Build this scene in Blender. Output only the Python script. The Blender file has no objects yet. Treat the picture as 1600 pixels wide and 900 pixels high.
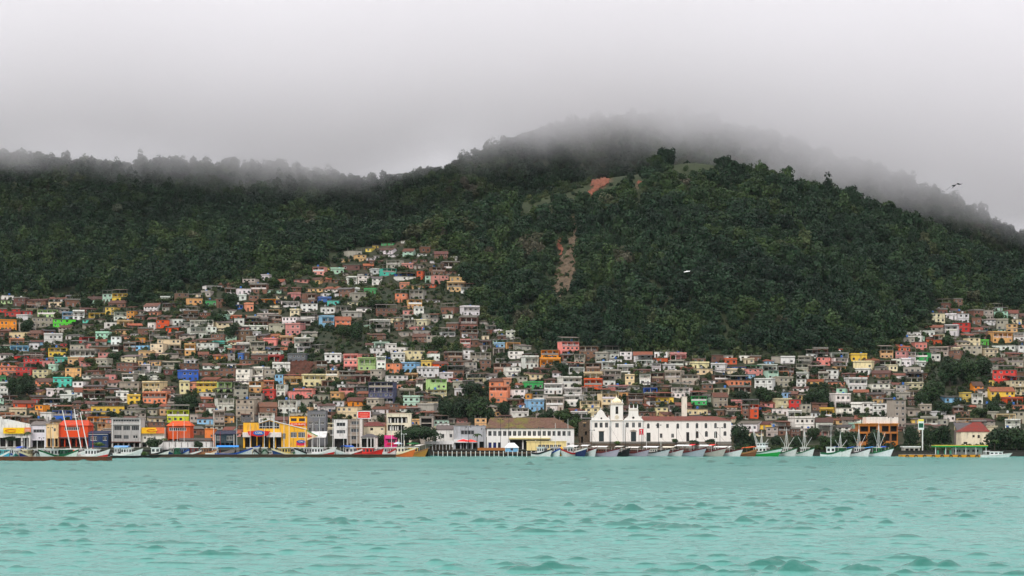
import bpy, math, random
import numpy as np
from mathutils import Vector, Matrix
R = math.radians
random.seed(7)
RNG = np.random.default_rng(11)
sc = bpy.context.scene
COL = sc.collection
F, HOR, CAMH = 3600.0, 675.0, 10.56     # focal length in photo pixels, horizon row, eye height (m)

def at(px, py, Y):
    return Vector(((px - 800) / F * Y, Y, CAMH + (HOR - py) / F * Y))
def mpp(Y): return Y / F                  # metres per photo pixel at depth Y

# ---------------------------------------------------------------- helpers
def tag(o, label=None, cat=None, group=None, kind=None):
    if label: o['label'] = label
    if cat: o['category'] = cat
    if group: o['group'] = group
    if kind: o['kind'] = kind
    return o
def empty(name, loc=(0, 0, 0), rz=0.0, parent=None):
    o = bpy.data.objects.new(name, None)
    o.empty_display_size = 0.5
    o.location = loc; o.rotation_euler = (0, 0, rz)
    COL.objects.link(o)
    if parent: o.parent = parent
    return o
class MB:
    """collects boxes, tubes, lofts; build() links them as one mesh object"""
    def __init__(s): s.v = []; s.f = []; s.m = []
    def poly(s, pts, mi=0):
        n = len(s.v); s.v += [tuple(p) for p in pts]; s.f.append(tuple(range(n, n + len(pts)))); s.m.append(mi); return s
    def raw(s, vs, fs, mi=0):
        n = len(s.v); s.v += [tuple(p) for p in vs]
        for f in fs: s.f.append(tuple(i + n for i in f)); s.m.append(mi)
        return s
    def box(s, x0, x1, y0, y1, z0, z1, mi=0):
        vs = [(x0,y0,z0),(x1,y0,z0),(x1,y1,z0),(x0,y1,z0),(x0,y0,z1),(x1,y0,z1),(x1,y1,z1),(x0,y1,z1)]
        return s.raw(vs, [(0,3,2,1),(4,5,6,7),(0,1,5,4),(1,2,6,5),(2,3,7,6),(3,0,4,7)], mi)
    def tube(s, pts, r, n=6, mi=0, r1=None, cap=True):
        pts = [Vector(p) for p in pts]; rings = []
        L = len(pts)
        for i, p in enumerate(pts):
            d = (pts[min(i+1, L-1)] - pts[max(i-1, 0)]).normalized()
            a = d.orthogonal().normalized(); b = d.cross(a)
            rr = r if r1 is None else r + (r1 - r) * i / max(1, L - 1)
            rings.append([p + (a*math.cos(2*math.pi*k/n) + b*math.sin(2*math.pi*k/n))*rr for k in range(n)])
        vs = [q for ring in rings for q in ring]; fs = []
        for i in range(L-1):
            for k in range(n):
                fs.append((i*n+k, i*n+(k+1)%n, (i+1)*n+(k+1)%n, (i+1)*n+k))
        if cap: fs += [tuple(range(n-1, -1, -1)), tuple((L-1)*n+k for k in range(n))]
        return s.raw(vs, fs, mi)
    def prism(s, outline, y0, y1, mi=0):
        """outline in (x,z), extruded along y"""
        n = len(outline)
        vs = [(x, y0, z) for x, z in outline] + [(x, y1, z) for x, z in outline]
        fs = [tuple(range(n)), tuple(range(2*n-1, n-1, -1))]
        fs += [(i, n+i, n+(i+1) % n, (i+1) % n) for i in range(n)]
        return s.raw(vs, fs, mi)
    def xprism(s, outline, x0, x1, mi=0):
        """outline in (y,z), extruded along x"""
        n = len(outline)
        vs = [(x0, y, z) for y, z in outline] + [(x1, y, z) for y, z in outline]
        fs = [tuple(range(n)), tuple(range(2*n-1, n-1, -1))]
        fs += [(i, n+i, n+(i+1) % n, (i+1) % n) for i in range(n)]
        return s.raw(vs, fs, mi)
    def lathe(s, prof, n=12, mi=0, c=(0, 0, 0)):
        vs = []; fs = []
        for r, z in prof:
            for k in range(n):
                vs.append((c[0]+r*math.cos(2*math.pi*k/n), c[1]+r*math.sin(2*math.pi*k/n), c[2]+z))
        for i in range(len(prof)-1):
            for k in range(n):
                fs.append((i*n+k, i*n+(k+1) % n, (i+1)*n+(k+1) % n, (i+1)*n+k))
        fs += [tuple(range(n-1, -1, -1)), tuple((len(prof)-1)*n+k for k in range(n))]
        return s.raw(vs, fs, mi)
    def mesh(s, name, mats, smooth=False):
        me = bpy.data.meshes.new(name)
        me.from_pydata(s.v, [], s.f)
        if not isinstance(mats, (list, tuple)): mats = [mats]
        for m in mats: me.materials.append(m)
        if len(mats) > 1: me.polygons.foreach_set('material_index', s.m)
        if smooth: me.polygons.foreach_set('use_smooth', [True]*len(me.polygons))
        me.update(); return me
    def build(s, name, mats, parent=None, loc=None, color=None, smooth=False):
        return link(name, s.mesh(name, mats, smooth), parent, loc, color)
def link(name, me, parent=None, loc=None, color=None):
    o = bpy.data.objects.new(name, me)
    COL.objects.link(o)
    if parent: o.parent = parent
    if loc is not None: o.location = loc
    if color is not None: o.color = (*color, 1)
    return o
def copy_tree(o, parent=None):
    c = o.copy(); COL.objects.link(c)
    if parent: c.parent = parent
    for ch in list(o.children): copy_tree(ch, c)
    return c
def arr_mesh(name, V, Q, mat, smooth=False):
    me = bpy.data.meshes.new(name)
    nv, nf = len(V), len(Q)
    me.vertices.add(nv); me.vertices.foreach_set('co', np.asarray(V, dtype=np.float32).ravel())
    k = Q.shape[1]
    me.loops.add(nf*k); me.loops.foreach_set('vertex_index', np.asarray(Q, dtype=np.int32).ravel())
    me.polygons.add(nf); me.polygons.foreach_set('loop_start', np.arange(0, nf*k, k, dtype=np.int32))
    try: me.polygons.foreach_set('loop_total', np.full(nf, k, dtype=np.int32))
    except Exception: pass
    if smooth: me.polygons.foreach_set('use_smooth', np.ones(nf, dtype=bool))
    for m in (mat if isinstance(mat, (list, tuple)) else [mat]): me.materials.append(m)
    me.update(calc_edges=True); me.validate(); return me
def grid_faces(nr, nc):
    i = np.arange(nr-1)[:, None]*nc + np.arange(nc-1)[None, :]
    return np.stack([i, i+1, i+nc+1, i+nc], -1).reshape(-1, 4)

def outward(me):
    import bmesh
    bm = bmesh.new(); bm.from_mesh(me); bmesh.ops.recalc_face_normals(bm, faces=bm.faces); bm.to_mesh(me); bm.free()
def srgb(r, g, b):
    def f(c):
        c /= 255.0
        return c/12.92 if c <= 0.04045 else ((c+0.055)/1.055)**2.4
    return (f(r), f(g), f(b))

# ---------------------------------------------------------------- node helpers
class NT:
    def __init__(s, tree): s.t = tree; s.n = tree.nodes; s.l = tree.links
    def add(s, typ, **kw):
        n = s.n.new(typ)
        for k, v in kw.items():
            if k == 'inp':
                for i, val in v.items():
                    sock = n.inputs[i]
                    if hasattr(val, 'is_output') or isinstance(val, bpy.types.NodeSocket): s.l.new(val, sock)
                    else: sock.default_value = val
            else: setattr(n, k, v)
        return n
    def math(s, op, a, b=None, c=None, clamp=False):
        n = s.n.new('ShaderNodeMath'); n.operation = op; n.use_clamp = clamp
        for i, x in enumerate((a, b, c)):
            if x is None: continue
            if isinstance(x, bpy.types.NodeSocket): s.l.new(x, n.inputs[i])
            else: n.inputs[i].default_value = x
        return n.outputs[0]
    def mix(s, fac, a, b, blend='MIX'):
        n = s.n.new('ShaderNodeMix'); n.data_type = 'RGBA'; n.blend_type = blend; n.clamp_factor = True
        for i, x in ((0, fac), (6, a), (7, b)):
            if isinstance(x, bpy.types.NodeSocket): s.l.new(x, n.inputs[i])
            elif i == 0: n.inputs[i].default_value = x
            else: n.inputs[i].default_value = (*x, 1) if len(x) == 3 else x
        return n.outputs[2]
    def noise(s, vec, scale, detail=3, rough=0.55, dim='3D'):
        n = s.n.new('ShaderNodeTexNoise'); n.noise_dimensions = dim
        n.inputs['Scale'].default_value = scale; n.inputs['Detail'].default_value = detail; n.inputs['Roughness'].default_value = rough
        if vec is not None: s.l.new(vec, n.inputs['Vector'])
        return n
    def ramp(s, fac, stops):
        n = s.n.new('ShaderNodeValToRGB'); s.l.new(fac, n.inputs[0])
        el = n.color_ramp.elements
        while len(el) < len(stops): el.new(0.5)
        for e, (p, c) in zip(el, stops): e.position = p; e.color = (*c, 1)
        return n.outputs[0]
    def smooth(s, x, lo, hi):
        n = s.n.new('ShaderNodeMapRange'); n.interpolation_type = 'SMOOTHSTEP'
        s.l.new(x, n.inputs[0]); n.inputs[1].default_value = lo; n.inputs[2].default_value = hi
        return n.outputs[0]
def new_mat(name):
    m = bpy.data.materials.new(name); m.use_nodes = True
    nt = NT(m.node_tree); b = nt.n['Principled BSDF']
    b.inputs['Roughness'].default_value = 0.8
    b.inputs['Specular IOR Level'].default_value = 0.25
    return m, nt, b

# ---------------------------------------------------------------- materials
def mat_painted(name='painted_plaster', amt=1.0):
    """painted plaster in the object's own colour with weather stains"""
    m, nt, b = new_mat(name)
    oi = nt.add('ShaderNodeObjectInfo')
    geo = nt.add('ShaderNodeNewGeometry')
    mp = nt.add('ShaderNodeMapping', inp={0: geo.outputs['Position'], 3: (0.9, 0.9, 0.16)})
    st = nt.noise(mp.outputs[0], 1.1, 5, 0.65)
    big = nt.noise(geo.outputs['Position'], 0.35, 4, 0.6)
    k = nt.smooth(st.outputs[0], 0.47, 0.72)
    c = nt.mix(nt.math('MULTIPLY', k, 0.52*amt), oi.outputs['Color'], (0.11, 0.10, 0.085))
    k2 = nt.smooth(big.outputs[0], 0.5, 0.75)
    c = nt.mix(nt.math('MULTIPLY', k2, 0.28*amt), c, (0.28, 0.25, 0.21))
    nt.l.new(c, b.inputs['Base Color']); b.inputs['Roughness'].default_value = 0.85
    return m
def mat_brick():
    m, nt, b = new_mat('bare_brick')
    oi = nt.add('ShaderNodeObjectInfo')
    tc = nt.add('ShaderNodeTexCoord')
    n = nt.noise(tc.outputs['Object'], 0.8, 5, 0.65)
    sx = nt.add('ShaderNodeSeparateXYZ', inp={0: tc.outputs['Object']})
    cmb = nt.add('ShaderNodeCombineXYZ', inp={0: nt.math('ADD', sx.outputs[0], sx.outputs[1]), 1: sx.outputs[2]})
    br = nt.add('ShaderNodeTexBrick', inp={0: cmb.outputs[0], 'Scale': 1.0, 'Mortar Size': 0.025, 'Brick Width': 0.55, 'Row Height': 0.28})
    br.inputs['Color1'].default_value = (0.26, 0.105, 0.06, 1); br.inputs['Color2'].default_value = (0.18, 0.077, 0.048, 1); br.inputs['Mortar'].default_value = (0.20, 0.16, 0.13, 1)
    c = nt.mix(nt.math('MULTIPLY', nt.smooth(n.outputs[0], 0.48, 0.7), 0.6), br.outputs['Color'], (0.13, 0.085, 0.07))
    c = nt.mix(1.0, c, oi.outputs['Color'], 'MULTIPLY')
    nt.l.new(c, b.inputs['Base Color']); b.inputs['Roughness'].default_value = 0.9
    return m
def mat_roof():
    """corrugated sheet or tiles in the object's own colour"""
    m, nt, b = new_mat('roof_covering')
    oi = nt.add('ShaderNodeObjectInfo')
    tc = nt.add('ShaderNodeTexCoord')
    w = nt.add('ShaderNodeTexWave', inp={0: tc.outputs['Object'], 'Scale': 1.6, 'Distortion': 0.6, 'Detail': 1.0})
    w.bands_direction = 'X'
    n = nt.noise(tc.outputs['Object'], 0.55, 5, 0.65)
    c = nt.mix(nt.math('MULTIPLY', nt.smooth(n.outputs[0], 0.42, 0.7), 0.55), oi.outputs['Color'], (0.075, 0.062, 0.055))
    c = nt.mix(nt.math('MULTIPLY', w.outputs['Fac'], 0.22), c, (0.05, 0.045, 0.04))
    nt.l.new(c, b.inputs['Base Color']); b.inputs['Roughness'].default_value = 0.8
    bm = nt.add('ShaderNodeBump', inp={'Height': w.outputs['Fac'], 'Strength': 0.5, 'Distance': 0.08})
    nt.l.new(bm.outputs[0], b.inputs['Normal'])
    return m
def mat_plain(name, col=None, rough=0.7, var=0.25, metal=0.0):
    """own colour of the object (col None) or a fixed colour, with slight mottling"""
    m, nt, b = new_mat(name)
    geo = nt.add('ShaderNodeNewGeometry')
    n = nt.noise(geo.outputs['Position'], 1.7, 4, 0.6)
    if col is None: src = nt.add('ShaderNodeObjectInfo').outputs['Color']
    else:
        rgb = nt.add('ShaderNodeRGB'); rgb.outputs[0].default_value = (*col, 1); src = rgb.outputs[0]
    dk = nt.mix(1.0, src, (0.55, 0.52, 0.48), 'MULTIPLY')
    c = nt.mix(nt.math('MULTIPLY', nt.smooth(n.outputs[0], 0.4, 0.72), var*1.6), src, dk)
    nt.l.new(c, b.inputs['Base Color']); b.inputs['Roughness'].default_value = rough; b.inputs['Metallic'].default_value = metal
    return m
def mat_glass():
    m, nt, b = new_mat('dark_window_pane')
    oi = nt.add('ShaderNodeObjectInfo')
    c = nt.ramp(oi.outputs['Random'], [(0, (0.012, 0.013, 0.015)), (0.6, (0.03, 0.032, 0.035)), (1, (0.10, 0.105, 0.11))])
    nt.l.new(c, b.inputs['Base Color']); b.inputs['Roughness'].default_value = 0.25; b.inputs['Specular IOR Level'].default_value = 0.4
    return m
def mat_leaf(name, dark, mid, light, odd=None):
    m, nt, b = new_mat(name)
    oi = nt.add('ShaderNodeObjectInfo'); at_ = nt.add('ShaderNodeAttribute', attribute_name='tone')
    pn = nt.noise(oi.outputs['Location'], 0.016, 4, 0.6)                      # stands of different kinds
    q = nt.math('ADD', nt.math('MULTIPLY', oi.outputs['Random'], 0.45), nt.math('MULTIPLY', nt.smooth(pn.outputs[0], 0.35, 0.65), 0.55))
    c1 = nt.ramp(q, [(0, dark), (0.5, mid), (0.86, light)] + ([(0.985, odd)] if odd else []))
    v = nt.math('ADD', nt.math('MULTIPLY', at_.outputs['Fac'], 1.1), 0.45)
    cc = nt.add('ShaderNodeCombineXYZ', inp={0: v, 1: v, 2: v})
    c = nt.mix(1.0, c1, cc.outputs[0], 'MULTIPLY')
    nt.l.new(c, b.inputs['Base Color']); b.inputs['Roughness'].default_value = 0.65; b.inputs['Specular IOR Level'].default_value = 0.15
    return m
M = {}
M['paint'] = mat_painted(); M['limewash'] = mat_painted('limewashed_plaster', 0.3); M['brick'] = mat_brick(); M['roof'] = mat_roof(); M['glass'] = mat_glass()
M['plain'] = mat_plain('painted_surface'); M['gloss'] = mat_plain('boat_paint', None, 0.4, 0.25)
M['concrete'] = mat_plain('weathered_concrete', (0.22, 0.205, 0.18), 0.9, 0.5)
M['white'] = mat_plain('white_trim', (0.72, 0.71, 0.68), 0.6, 0.2)
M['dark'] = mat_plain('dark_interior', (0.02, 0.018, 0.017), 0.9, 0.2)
M['metal'] = mat_plain('dark_metal', (0.05, 0.05, 0.055), 0.5, 0.2)
M['wood'] = mat_plain('weathered_wood', (0.14, 0.085, 0.05), 0.8, 0.4)
M['bark'] = mat_plain('bark', (0.075, 0.06, 0.047), 0.9, 0.4)
M['leaf_forest'] = mat_leaf('forest_leaf', (0.008, 0.019, 0.011), (0.015, 0.036, 0.015), (0.038, 0.064, 0.017), (0.075, 0.068, 0.045))
M['leaf_town'] = mat_leaf('garden_leaf', (0.016, 0.030, 0.014), (0.022, 0.044, 0.017), (0.036, 0.064, 0.018))
M['leaf_scrub'] = mat_leaf('scrub_leaf', (0.035, 0.048, 0.020), (0.040, 0.060, 0.020), (0.085, 0.10, 0.035))
M['leaf_bright'] = mat_leaf('palm_leaf', (0.05, 0.10, 0.02), (0.07, 0.13, 0.025), (0.09, 0.15, 0.03))
M['leaf_pale'] = mat_leaf('pale_leaf', (0.10, 0.12, 0.08), (0.12, 0.13, 0.09), (0.14, 0.15, 0.11))

def text_mesh(body, size, bold):
    cu = bpy.data.curves.new('lettering', 'FONT'); cu.body = body; cu.size = size; cu.extrude = 0.04; cu.align_x = 'CENTER'; cu.align_y = 'CENTER'; cu.offset = bold; cu.resolution_u = 2
    o = bpy.data.objects.new('lettering', cu); COL.objects.link(o); dg = bpy.context.evaluated_depsgraph_get()
    me = bpy.data.meshes.new_from_object(o.evaluated_get(dg)); bpy.data.objects.remove(o); me.materials.clear(); me.materials.append(M['white']); return me
TEXT = {('CSAL', 1.5): text_mesh('CSAL', 1.5, .03), ('CSAL', 1.0): text_mesh('CSAL', 1.0, .02)}
# ---------------------------------------------------------------- camera, light, sky
cam = bpy.data.cameras.new('camera'); camo = bpy.data.objects.new('camera', cam); COL.objects.link(camo)
camo.location = (0, 0, CAMH); camo.rotation_euler = (R(90), 0, 0)
cam.sensor_width = 36; cam.lens = 36*F/1600; cam.shift_y = (HOR-450)/1600
cam.clip_start = 1; cam.clip_end = 20000
sc.camera = camo
w = bpy.data.worlds.new('World'); sc.world = w; w.use_nodes = True
nt = NT(w.node_tree); bg = nt.n['Background']
SUN_EL, SUN_AZ = 38, 200                  # degrees; behind the viewer's right shoulder
sky = nt.add('ShaderNodeTexSky', sky_type='NISHITA'); sky.sun_disc = False
sky.sun_elevation = R(SUN_EL); sky.sun_rotation = R(SUN_AZ); sky.air_density = 1.0; sky.dust_density = 3.0
hs = nt.add('ShaderNodeHueSaturation', inp={'Saturation': 0.25, 'Color': sky.outputs[0]})
tc = nt.add('ShaderNodeTexCoord'); sx = nt.add('ShaderNodeSeparateXYZ', inp={0: tc.outputs['Generated']})
el = nt.math('MAXIMUM', sx.outputs[2], 0.0)
lum = nt.math('ADD', nt.math('MULTIPLY', nt.smooth(el, 0.16, 0.95), 9.5), 6.7)     # overcast: zenith over twice the horizon
nz = nt.noise(tc.outputs['Generated'], 2.2, 4, 0.5)
lum = nt.math('MULTIPLY', lum, nt.math('ADD', nt.math('MULTIPLY', nz.outputs[0], 0.2), 0.9))
gc = nt.add('ShaderNodeCombineXYZ', inp={0: lum, 1: nt.math('MULTIPLY', lum, 0.985), 2: nt.math('MULTIPLY', lum, 1.03)})
c = nt.mix(0.95, hs.outputs[0], gc.outputs[0])
nt.l.new(c, bg.inputs[0]); bg.inputs[1].default_value = 0.1
sun = bpy.data.lights.new('sun', 'SUN'); suno = bpy.data.objects.new('sun', sun); COL.objects.link(suno)
sun.energy = 1.5; sun.angle = R(12); sun.color = (1, 0.96, 0.9)
az = R(SUN_AZ); e_ = R(SUN_EL)
dsun = Vector((math.sin(az)*math.cos(e_), math.cos(az)*math.cos(e_), math.sin(e_)))
suno.rotation_euler = dsun.to_track_quat('Z', 'Y').to_euler()
suno.location = (0, -200, 400)
vs = sc.view_settings; vs.view_transform = 'Standard'; vs.look = 'None'; vs.exposure = 0.14; vs.gamma = 1.0; vs.use_curve_mapping = False
sc.cycles.volume_bounces = 24; sc.cycles.max_bounces = 24; sc.cycles.diffuse_bounces = 3; sc.cycles.glossy_bounces = 2
sc.cycles.volume_step_rate = 1.0; sc.cycles.volume_max_steps = 64
sc.cycles.use_denoising = True
sc.cycles.caustics_reflective = False; sc.cycles.caustics_refractive = False

# ---------------------------------------------------------------- terrain
PXK = np.array([-900,-400, 0, 240, 300, 420, 500, 600, 640, 700, 760, 870, 950, 1000, 1060, 1100, 1180, 1250, 1330, 1430, 1500, 1600, 2000, 2500], float)
def tab(d): 
    k = sorted(d); return np.interp(PXK, k, [d[i] for i in k])
C1Y = tab({-400:1370, 500:1370, 640:1390, 800:1440, 2000:1440})
C1P = tab({-400:455, 0:455, 240:448, 300:440, 500:405, 600:385, 640:378, 700:355, 760:336, 870:300, 950:282, 1000:268, 1060:255, 1100:250, 1180:268, 1250:288, 1330:310, 1430:352, 1500:382, 1600:425, 2000:540})
VD  = tab({-400:0, 500:2, 640:18, 800:45, 1000:55, 1250:70, 2000:60})
C2P = tab({-900:300, -400:272, 0:264, 240:258, 300:270, 420:280, 600:284, 640:266, 700:252, 760:244, 870:212, 950:194, 1000:188, 1100:192, 1180:210, 1250:234, 1330:262, 1430:300, 1500:335, 1600:378, 2000:480})
TY = np.arange(1013, 2405, 4.0)
TP = np.arange(-900, 2501, 10.0)
def fbm2(x, y, seed, octaves=4, gain=0.5):
    rg = np.random.default_rng(seed); out = np.zeros_like(x); a = 1.0; f = 1.0
    for o in range(octaves):
        for k in range(5):
            th = rg.uniform(0, 2*math.pi); ph = rg.uniform(0, 2*math.pi); ff = f*rg.uniform(0.7, 1.4)
            out += a*0.42*np.sin((x*math.cos(th)+y*math.sin(th))*ff + ph + 0.7*np.sin((y*math.cos(th)-x*math.sin(th))*ff*0.6+ph*2))
        a *= gain; f *= 2.0
    return out
def build_terrain_grid():
    Z = np.zeros((len(TY), len(TP)))
    c1y = np.interp(TP, PXK, C1Y); c1p = np.interp(TP, PXK, C1P); vd = np.interp(TP, PXK, VD); c2p = np.interp(TP, PXK, C2P)
    for j in range(len(TP)):
        z1 = CAMH + (HOR-c1p[j])/F*c1y[j]
        y2 = 1720.0; z2 = CAMH + (HOR-c2p[j])/F*y2
        ym = (c1y[j]+y2)/2 if vd[j] > 3 else (c1y[j]+y2)/2
        zm = (z1+z2)/2 - vd[j]
        zi = 5 + (z1-5)*0.52
        ys = [1013, 1050, 1078, 1078+(c1y[j]-1078)*0.5, c1y[j], ym, y2, 1900, 2400]
        zs = [2.1, 2.8, 5.0, zi, z1, zm, z2, z2-25, z2-160]
        Z[:, j] = np.interp(TY, ys, zs)
    # soften creases along depth, then across
    k = np.hanning(13); k /= k.sum()
    Zp = np.pad(Z, ((6, 6), (0, 0)), mode='edge')
    S = sum(k[i]*Zp[i:i+len(TY)] for i in range(13))
    wgt = np.clip((TY-1090)/60, 0, 1)[:, None]
    Z = Z*(1-wgt) + S*wgt
    k = np.hanning(9); k /= k.sum()
    Zp = np.pad(Z, ((0, 0), (4, 4)), mode='edge')
    Z = sum(k[i]*Zp[:, i:i+len(TP)] for i in range(9))
    X = (TP[None, :]-800)/F*TY[:, None]; Y = np.repeat(TY[:, None], len(TP), 1)
    wgt = np.clip((TY-1120)/140, 0, 1)[:, None]
    Z += wgt*(fbm2(X/48, Y/80, 3, 4)*5.4)
    return X, Y, Z
TX, TYY, TZ = build_terrain_grid()
def ground(px, Y):
    """terrain height for azimuth column px and depth Y"""
    fi = np.clip((np.asarray(Y)-TY[0])/4.0, 0, len(TY)-1.001); fj = np.clip((np.asarray(px)-TP[0])/10.0, 0, len(TP)-1.001)
    i = fi.astype(int); j = fj.astype(int); a = fi-i; b = fj-j
    return (TZ[i,j]*(1-a)*(1-b)+TZ[i+1,j]*a*(1-b)+TZ[i,j+1]*(1-a)*b+TZ[i+1,j+1]*a*b)
_YS = np.arange(1052.0, 1760.0, 1.0)
def hit(px, py):
    """first depth at which the line of sight through (px,py) meets the terrain"""
    g = ground(np.full_like(_YS, px), _YS); ray = CAMH + (HOR-py)/F*_YS
    k = np.nonzero(g >= ray)[0]
    return float(_YS[k[0]]) if len(k) else None
def zat(x, Y): return float(ground(np.array([800+x/Y*F]), np.array([Y]))[0])

# land use, by where the ground shows: 0 forest 1 town 2 grass 3 bare earth
TOWN_K = [-900,-110,-50, 0, 60, 110, 170, 215, 250, 300, 350, 400, 450, 500, 560, 620, 690, 722, 750, 790, 850, 940, 1100, 1250, 1300, 1370, 1400, 1445, 1470, 1520, 1600, 1660, 1720, 2500]
TOWN_V = [720, 720, 452, 452, 460, 458, 455, 478, 462, 452, 438, 430, 428, 412, 384, 372, 378, 420, 482, 520, 543, 540, 552, 548, 545, 548, 535, 500, 472, 474, 480, 480, 720, 720]
def town_top(px): return np.interp(px, TOWN_K, TOWN_V)
def pyof(x, Y, z): return HOR-(z-CAMH)/Y*F
def in_poly(px, py, poly):
    px = np.asarray(px, float); py = np.asarray(py, float); c = np.zeros(px.shape, bool); n = len(poly)
    for i in range(n):
        x0, y0 = poly[i]; x1, y1 = poly[(i+1) % n]
        cond = ((y0 > py) != (y1 > py)) & (px < (x1-x0)*(py-y0)/((y1-y0) or 1e-9)+x0)
        c ^= cond
    return c
EARTH = [[(919,303),(926,281),(938,275),(953,273),(951,287),(938,297),(930,312),(921,314)],
         [(992,288),(998,282),(1004,287),(1000,294),(993,294)],
         [(891,342),(900,338),(903,372),(901,402),(898,430),(894,452),(889,463),(884,459),(879,470),(873,462),(862,468),(867,432),(872,410),(889,388)],
         [(868,372),(880,372),(880,402),(873,402)],
         [(447,566),(478,564),(491,567),(489,586),(470,590),(449,588)]]
GRASS = [[(800,313),(860,293),(920,275),(985,258),(1012,251),(1012,259),(985,267),(930,285),(880,302),(830,318)], [(1040,244),(1110,238),(1128,248),(1060,253)]]

X, Y, Z = TX, TYY, TZ
V = np.stack([X, Y, Z], -1).reshape(-1, 3)
PYG = HOR-(Z-CAMH)/Y*F; PXG = np.repeat(TP[None, :], len(TY), 0)
earth = np.zeros(PYG.shape); grass = np.zeros(PYG.shape)
front = (Y < np.interp(PXG, PXK, C1Y)+14)
for p in EARTH[:2]+EARTH[4:]: earth[in_poly(PXG, PYG, p) & front] = 1
for p in GRASS: grass[in_poly(PXG, PYG, p) & front] = 1
town = ((PYG > town_top(PXG)) & front).astype(float)
def mat_ground():
    m, nt, b = new_mat('hill_ground')
    geo = nt.add('ShaderNodeNewGeometry')
    n = nt.noise(geo.outputs['Position'], 0.06, 6, 0.65); n2 = nt.noise(geo.outputs['Position'], 0.5, 5, 0.7)
    base = nt.ramp(n2.outputs[0], [(0.3, (0.018, 0.028, 0.013)), (0.7, (0.045, 0.055, 0.024))])
    tw = nt.ramp(n.outputs[0], [(0.38, (0.020, 0.029, 0.014)), (0.56, (0.036, 0.038, 0.021)), (0.72, (0.085, 0.06, 0.04))])
    gr = nt.ramp(n2.outputs[0], [(0.34, (0.02, 0.033, 0.013)), (0.5, (0.042, 0.056, 0.02)), (0.7, (0.075, 0.085, 0.03))])
    ea = nt.ramp(n2.outputs[0], [(0.3, (0.05, 0.045, 0.025)), (0.5, (0.12, 0.075, 0.045)), (0.75, (0.2, 0.13, 0.08))])
    def A(nm): return nt.add('ShaderNodeAttribute', attribute_name=nm).outputs['Fac']
    c = nt.mix(A('town'), base, tw); c = nt.mix(A('grass'), c, gr); c = nt.mix(A('earth'), c, ea)
    nt.l.new(c, b.inputs['Base Color']); b.inputs['Roughness'].default_value = 0.95
    return m
me = arr_mesh('hillside_terrain', V, grid_faces(len(TY), len(TP)), mat_ground(), smooth=True)
for nm, a in (('earth', earth), ('grass', grass), ('town', town)):
    me.attributes.new(nm, 'FLOAT', 'POINT').data.foreach_set('value', a.ravel().astype(np.float32))
tag(link('hillside_terrain', me), 'steep green mountain slopes rising behind the town', kind='structure')

# landslide scars and the red bank: real skins of bare soil lying on the slope
def earth_patch(poly, nm, pale, dk=1.0):
    xs = [p[0] for p in poly]; ys = [p[1] for p in poly]
    pts = []; fs = []
    NX = max(4, int((max(xs)-min(xs))/1.5)); NY = max(4, int((max(ys)-min(ys))/1.5))
    gx = np.linspace(min(xs), max(xs), NX); gy = np.linspace(min(ys), max(ys), NY)
    idx = {}
    for j, py in enumerate(gy):
        for i, px in enumerate(gx):
            q = px + 3.0*math.sin(py*0.31+px*0.11)+2.0*math.sin(py*0.83+px*.4)
            if in_poly(np.array([q]), np.array([py]), poly)[0]:
                yy = hit(px, py)
                if yy is None: continue
                p = at(px, py, yy); idx[(i, j)] = len(pts)
                pts.append((p.x, p.y-0.5, p.z+0.9+0.35*math.sin(px*0.9)*math.cos(py*0.7)))
    for (i, j), a in idx.items():
        q = [idx.get((i, j+1)), idx.get((i+1, j+1)), idx.get((i+1, j))]
        if None not in q: fs.append((a, *q))
    m, nt, b = new_mat(nm)
    geo = nt.add('ShaderNodeNewGeometry')
    mp = nt.add('ShaderNodeMapping', inp={0: geo.outputs['Position'], 3: (1, 0.5, 0.35)})
    n2 = nt.noise(mp.outputs[0], 0.45, 6, 0.7)
    if pale: st = [(0.34, (0.035, 0.04, 0.02)), (0.45, (0.085, 0.058, 0.036)), (0.58, (0.115, 0.082, 0.052)), (0.72, (0.19, 0.15, 0.10))]
    else: st = [(0.36, (0.035, 0.035, 0.018)), (0.45, (0.16, 0.055, 0.032)), (0.75, (0.23, 0.085, 0.05))]
    st = [(a_, tuple(dk*v for v in c_)) for a_, c_ in st]
    nt.l.new(nt.ramp(n2.outputs[0], st), b.inputs['Base Color']); b.inputs['Roughness'].default_value = 0.95
    mb = MB(); mb.raw(pts, fs); return mb.build(nm, m, smooth=True)
tag(earth_patch(EARTH[0], 'landslide_scar', False), 'short red landslide scar high below the grassy ridge', kind='structure')
tag(earth_patch(EARTH[1], 'landslide_scar', False), 'tiny red soil scar beside the ridge grass', kind='structure')
tag(earth_patch(EARTH[2], 'landslide_scar', True), 'long pale landslide scar running down the wooded slope', kind='structure')
tag(earth_patch(EARTH[3], 'landslide_scar', False), 'thin red scar along the long landslide', kind='structure')
tag(earth_patch(EARTH[4], 'earth_bank', False, 0.42), 'dark red earth bank between the hillside houses', kind='structure')
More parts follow.
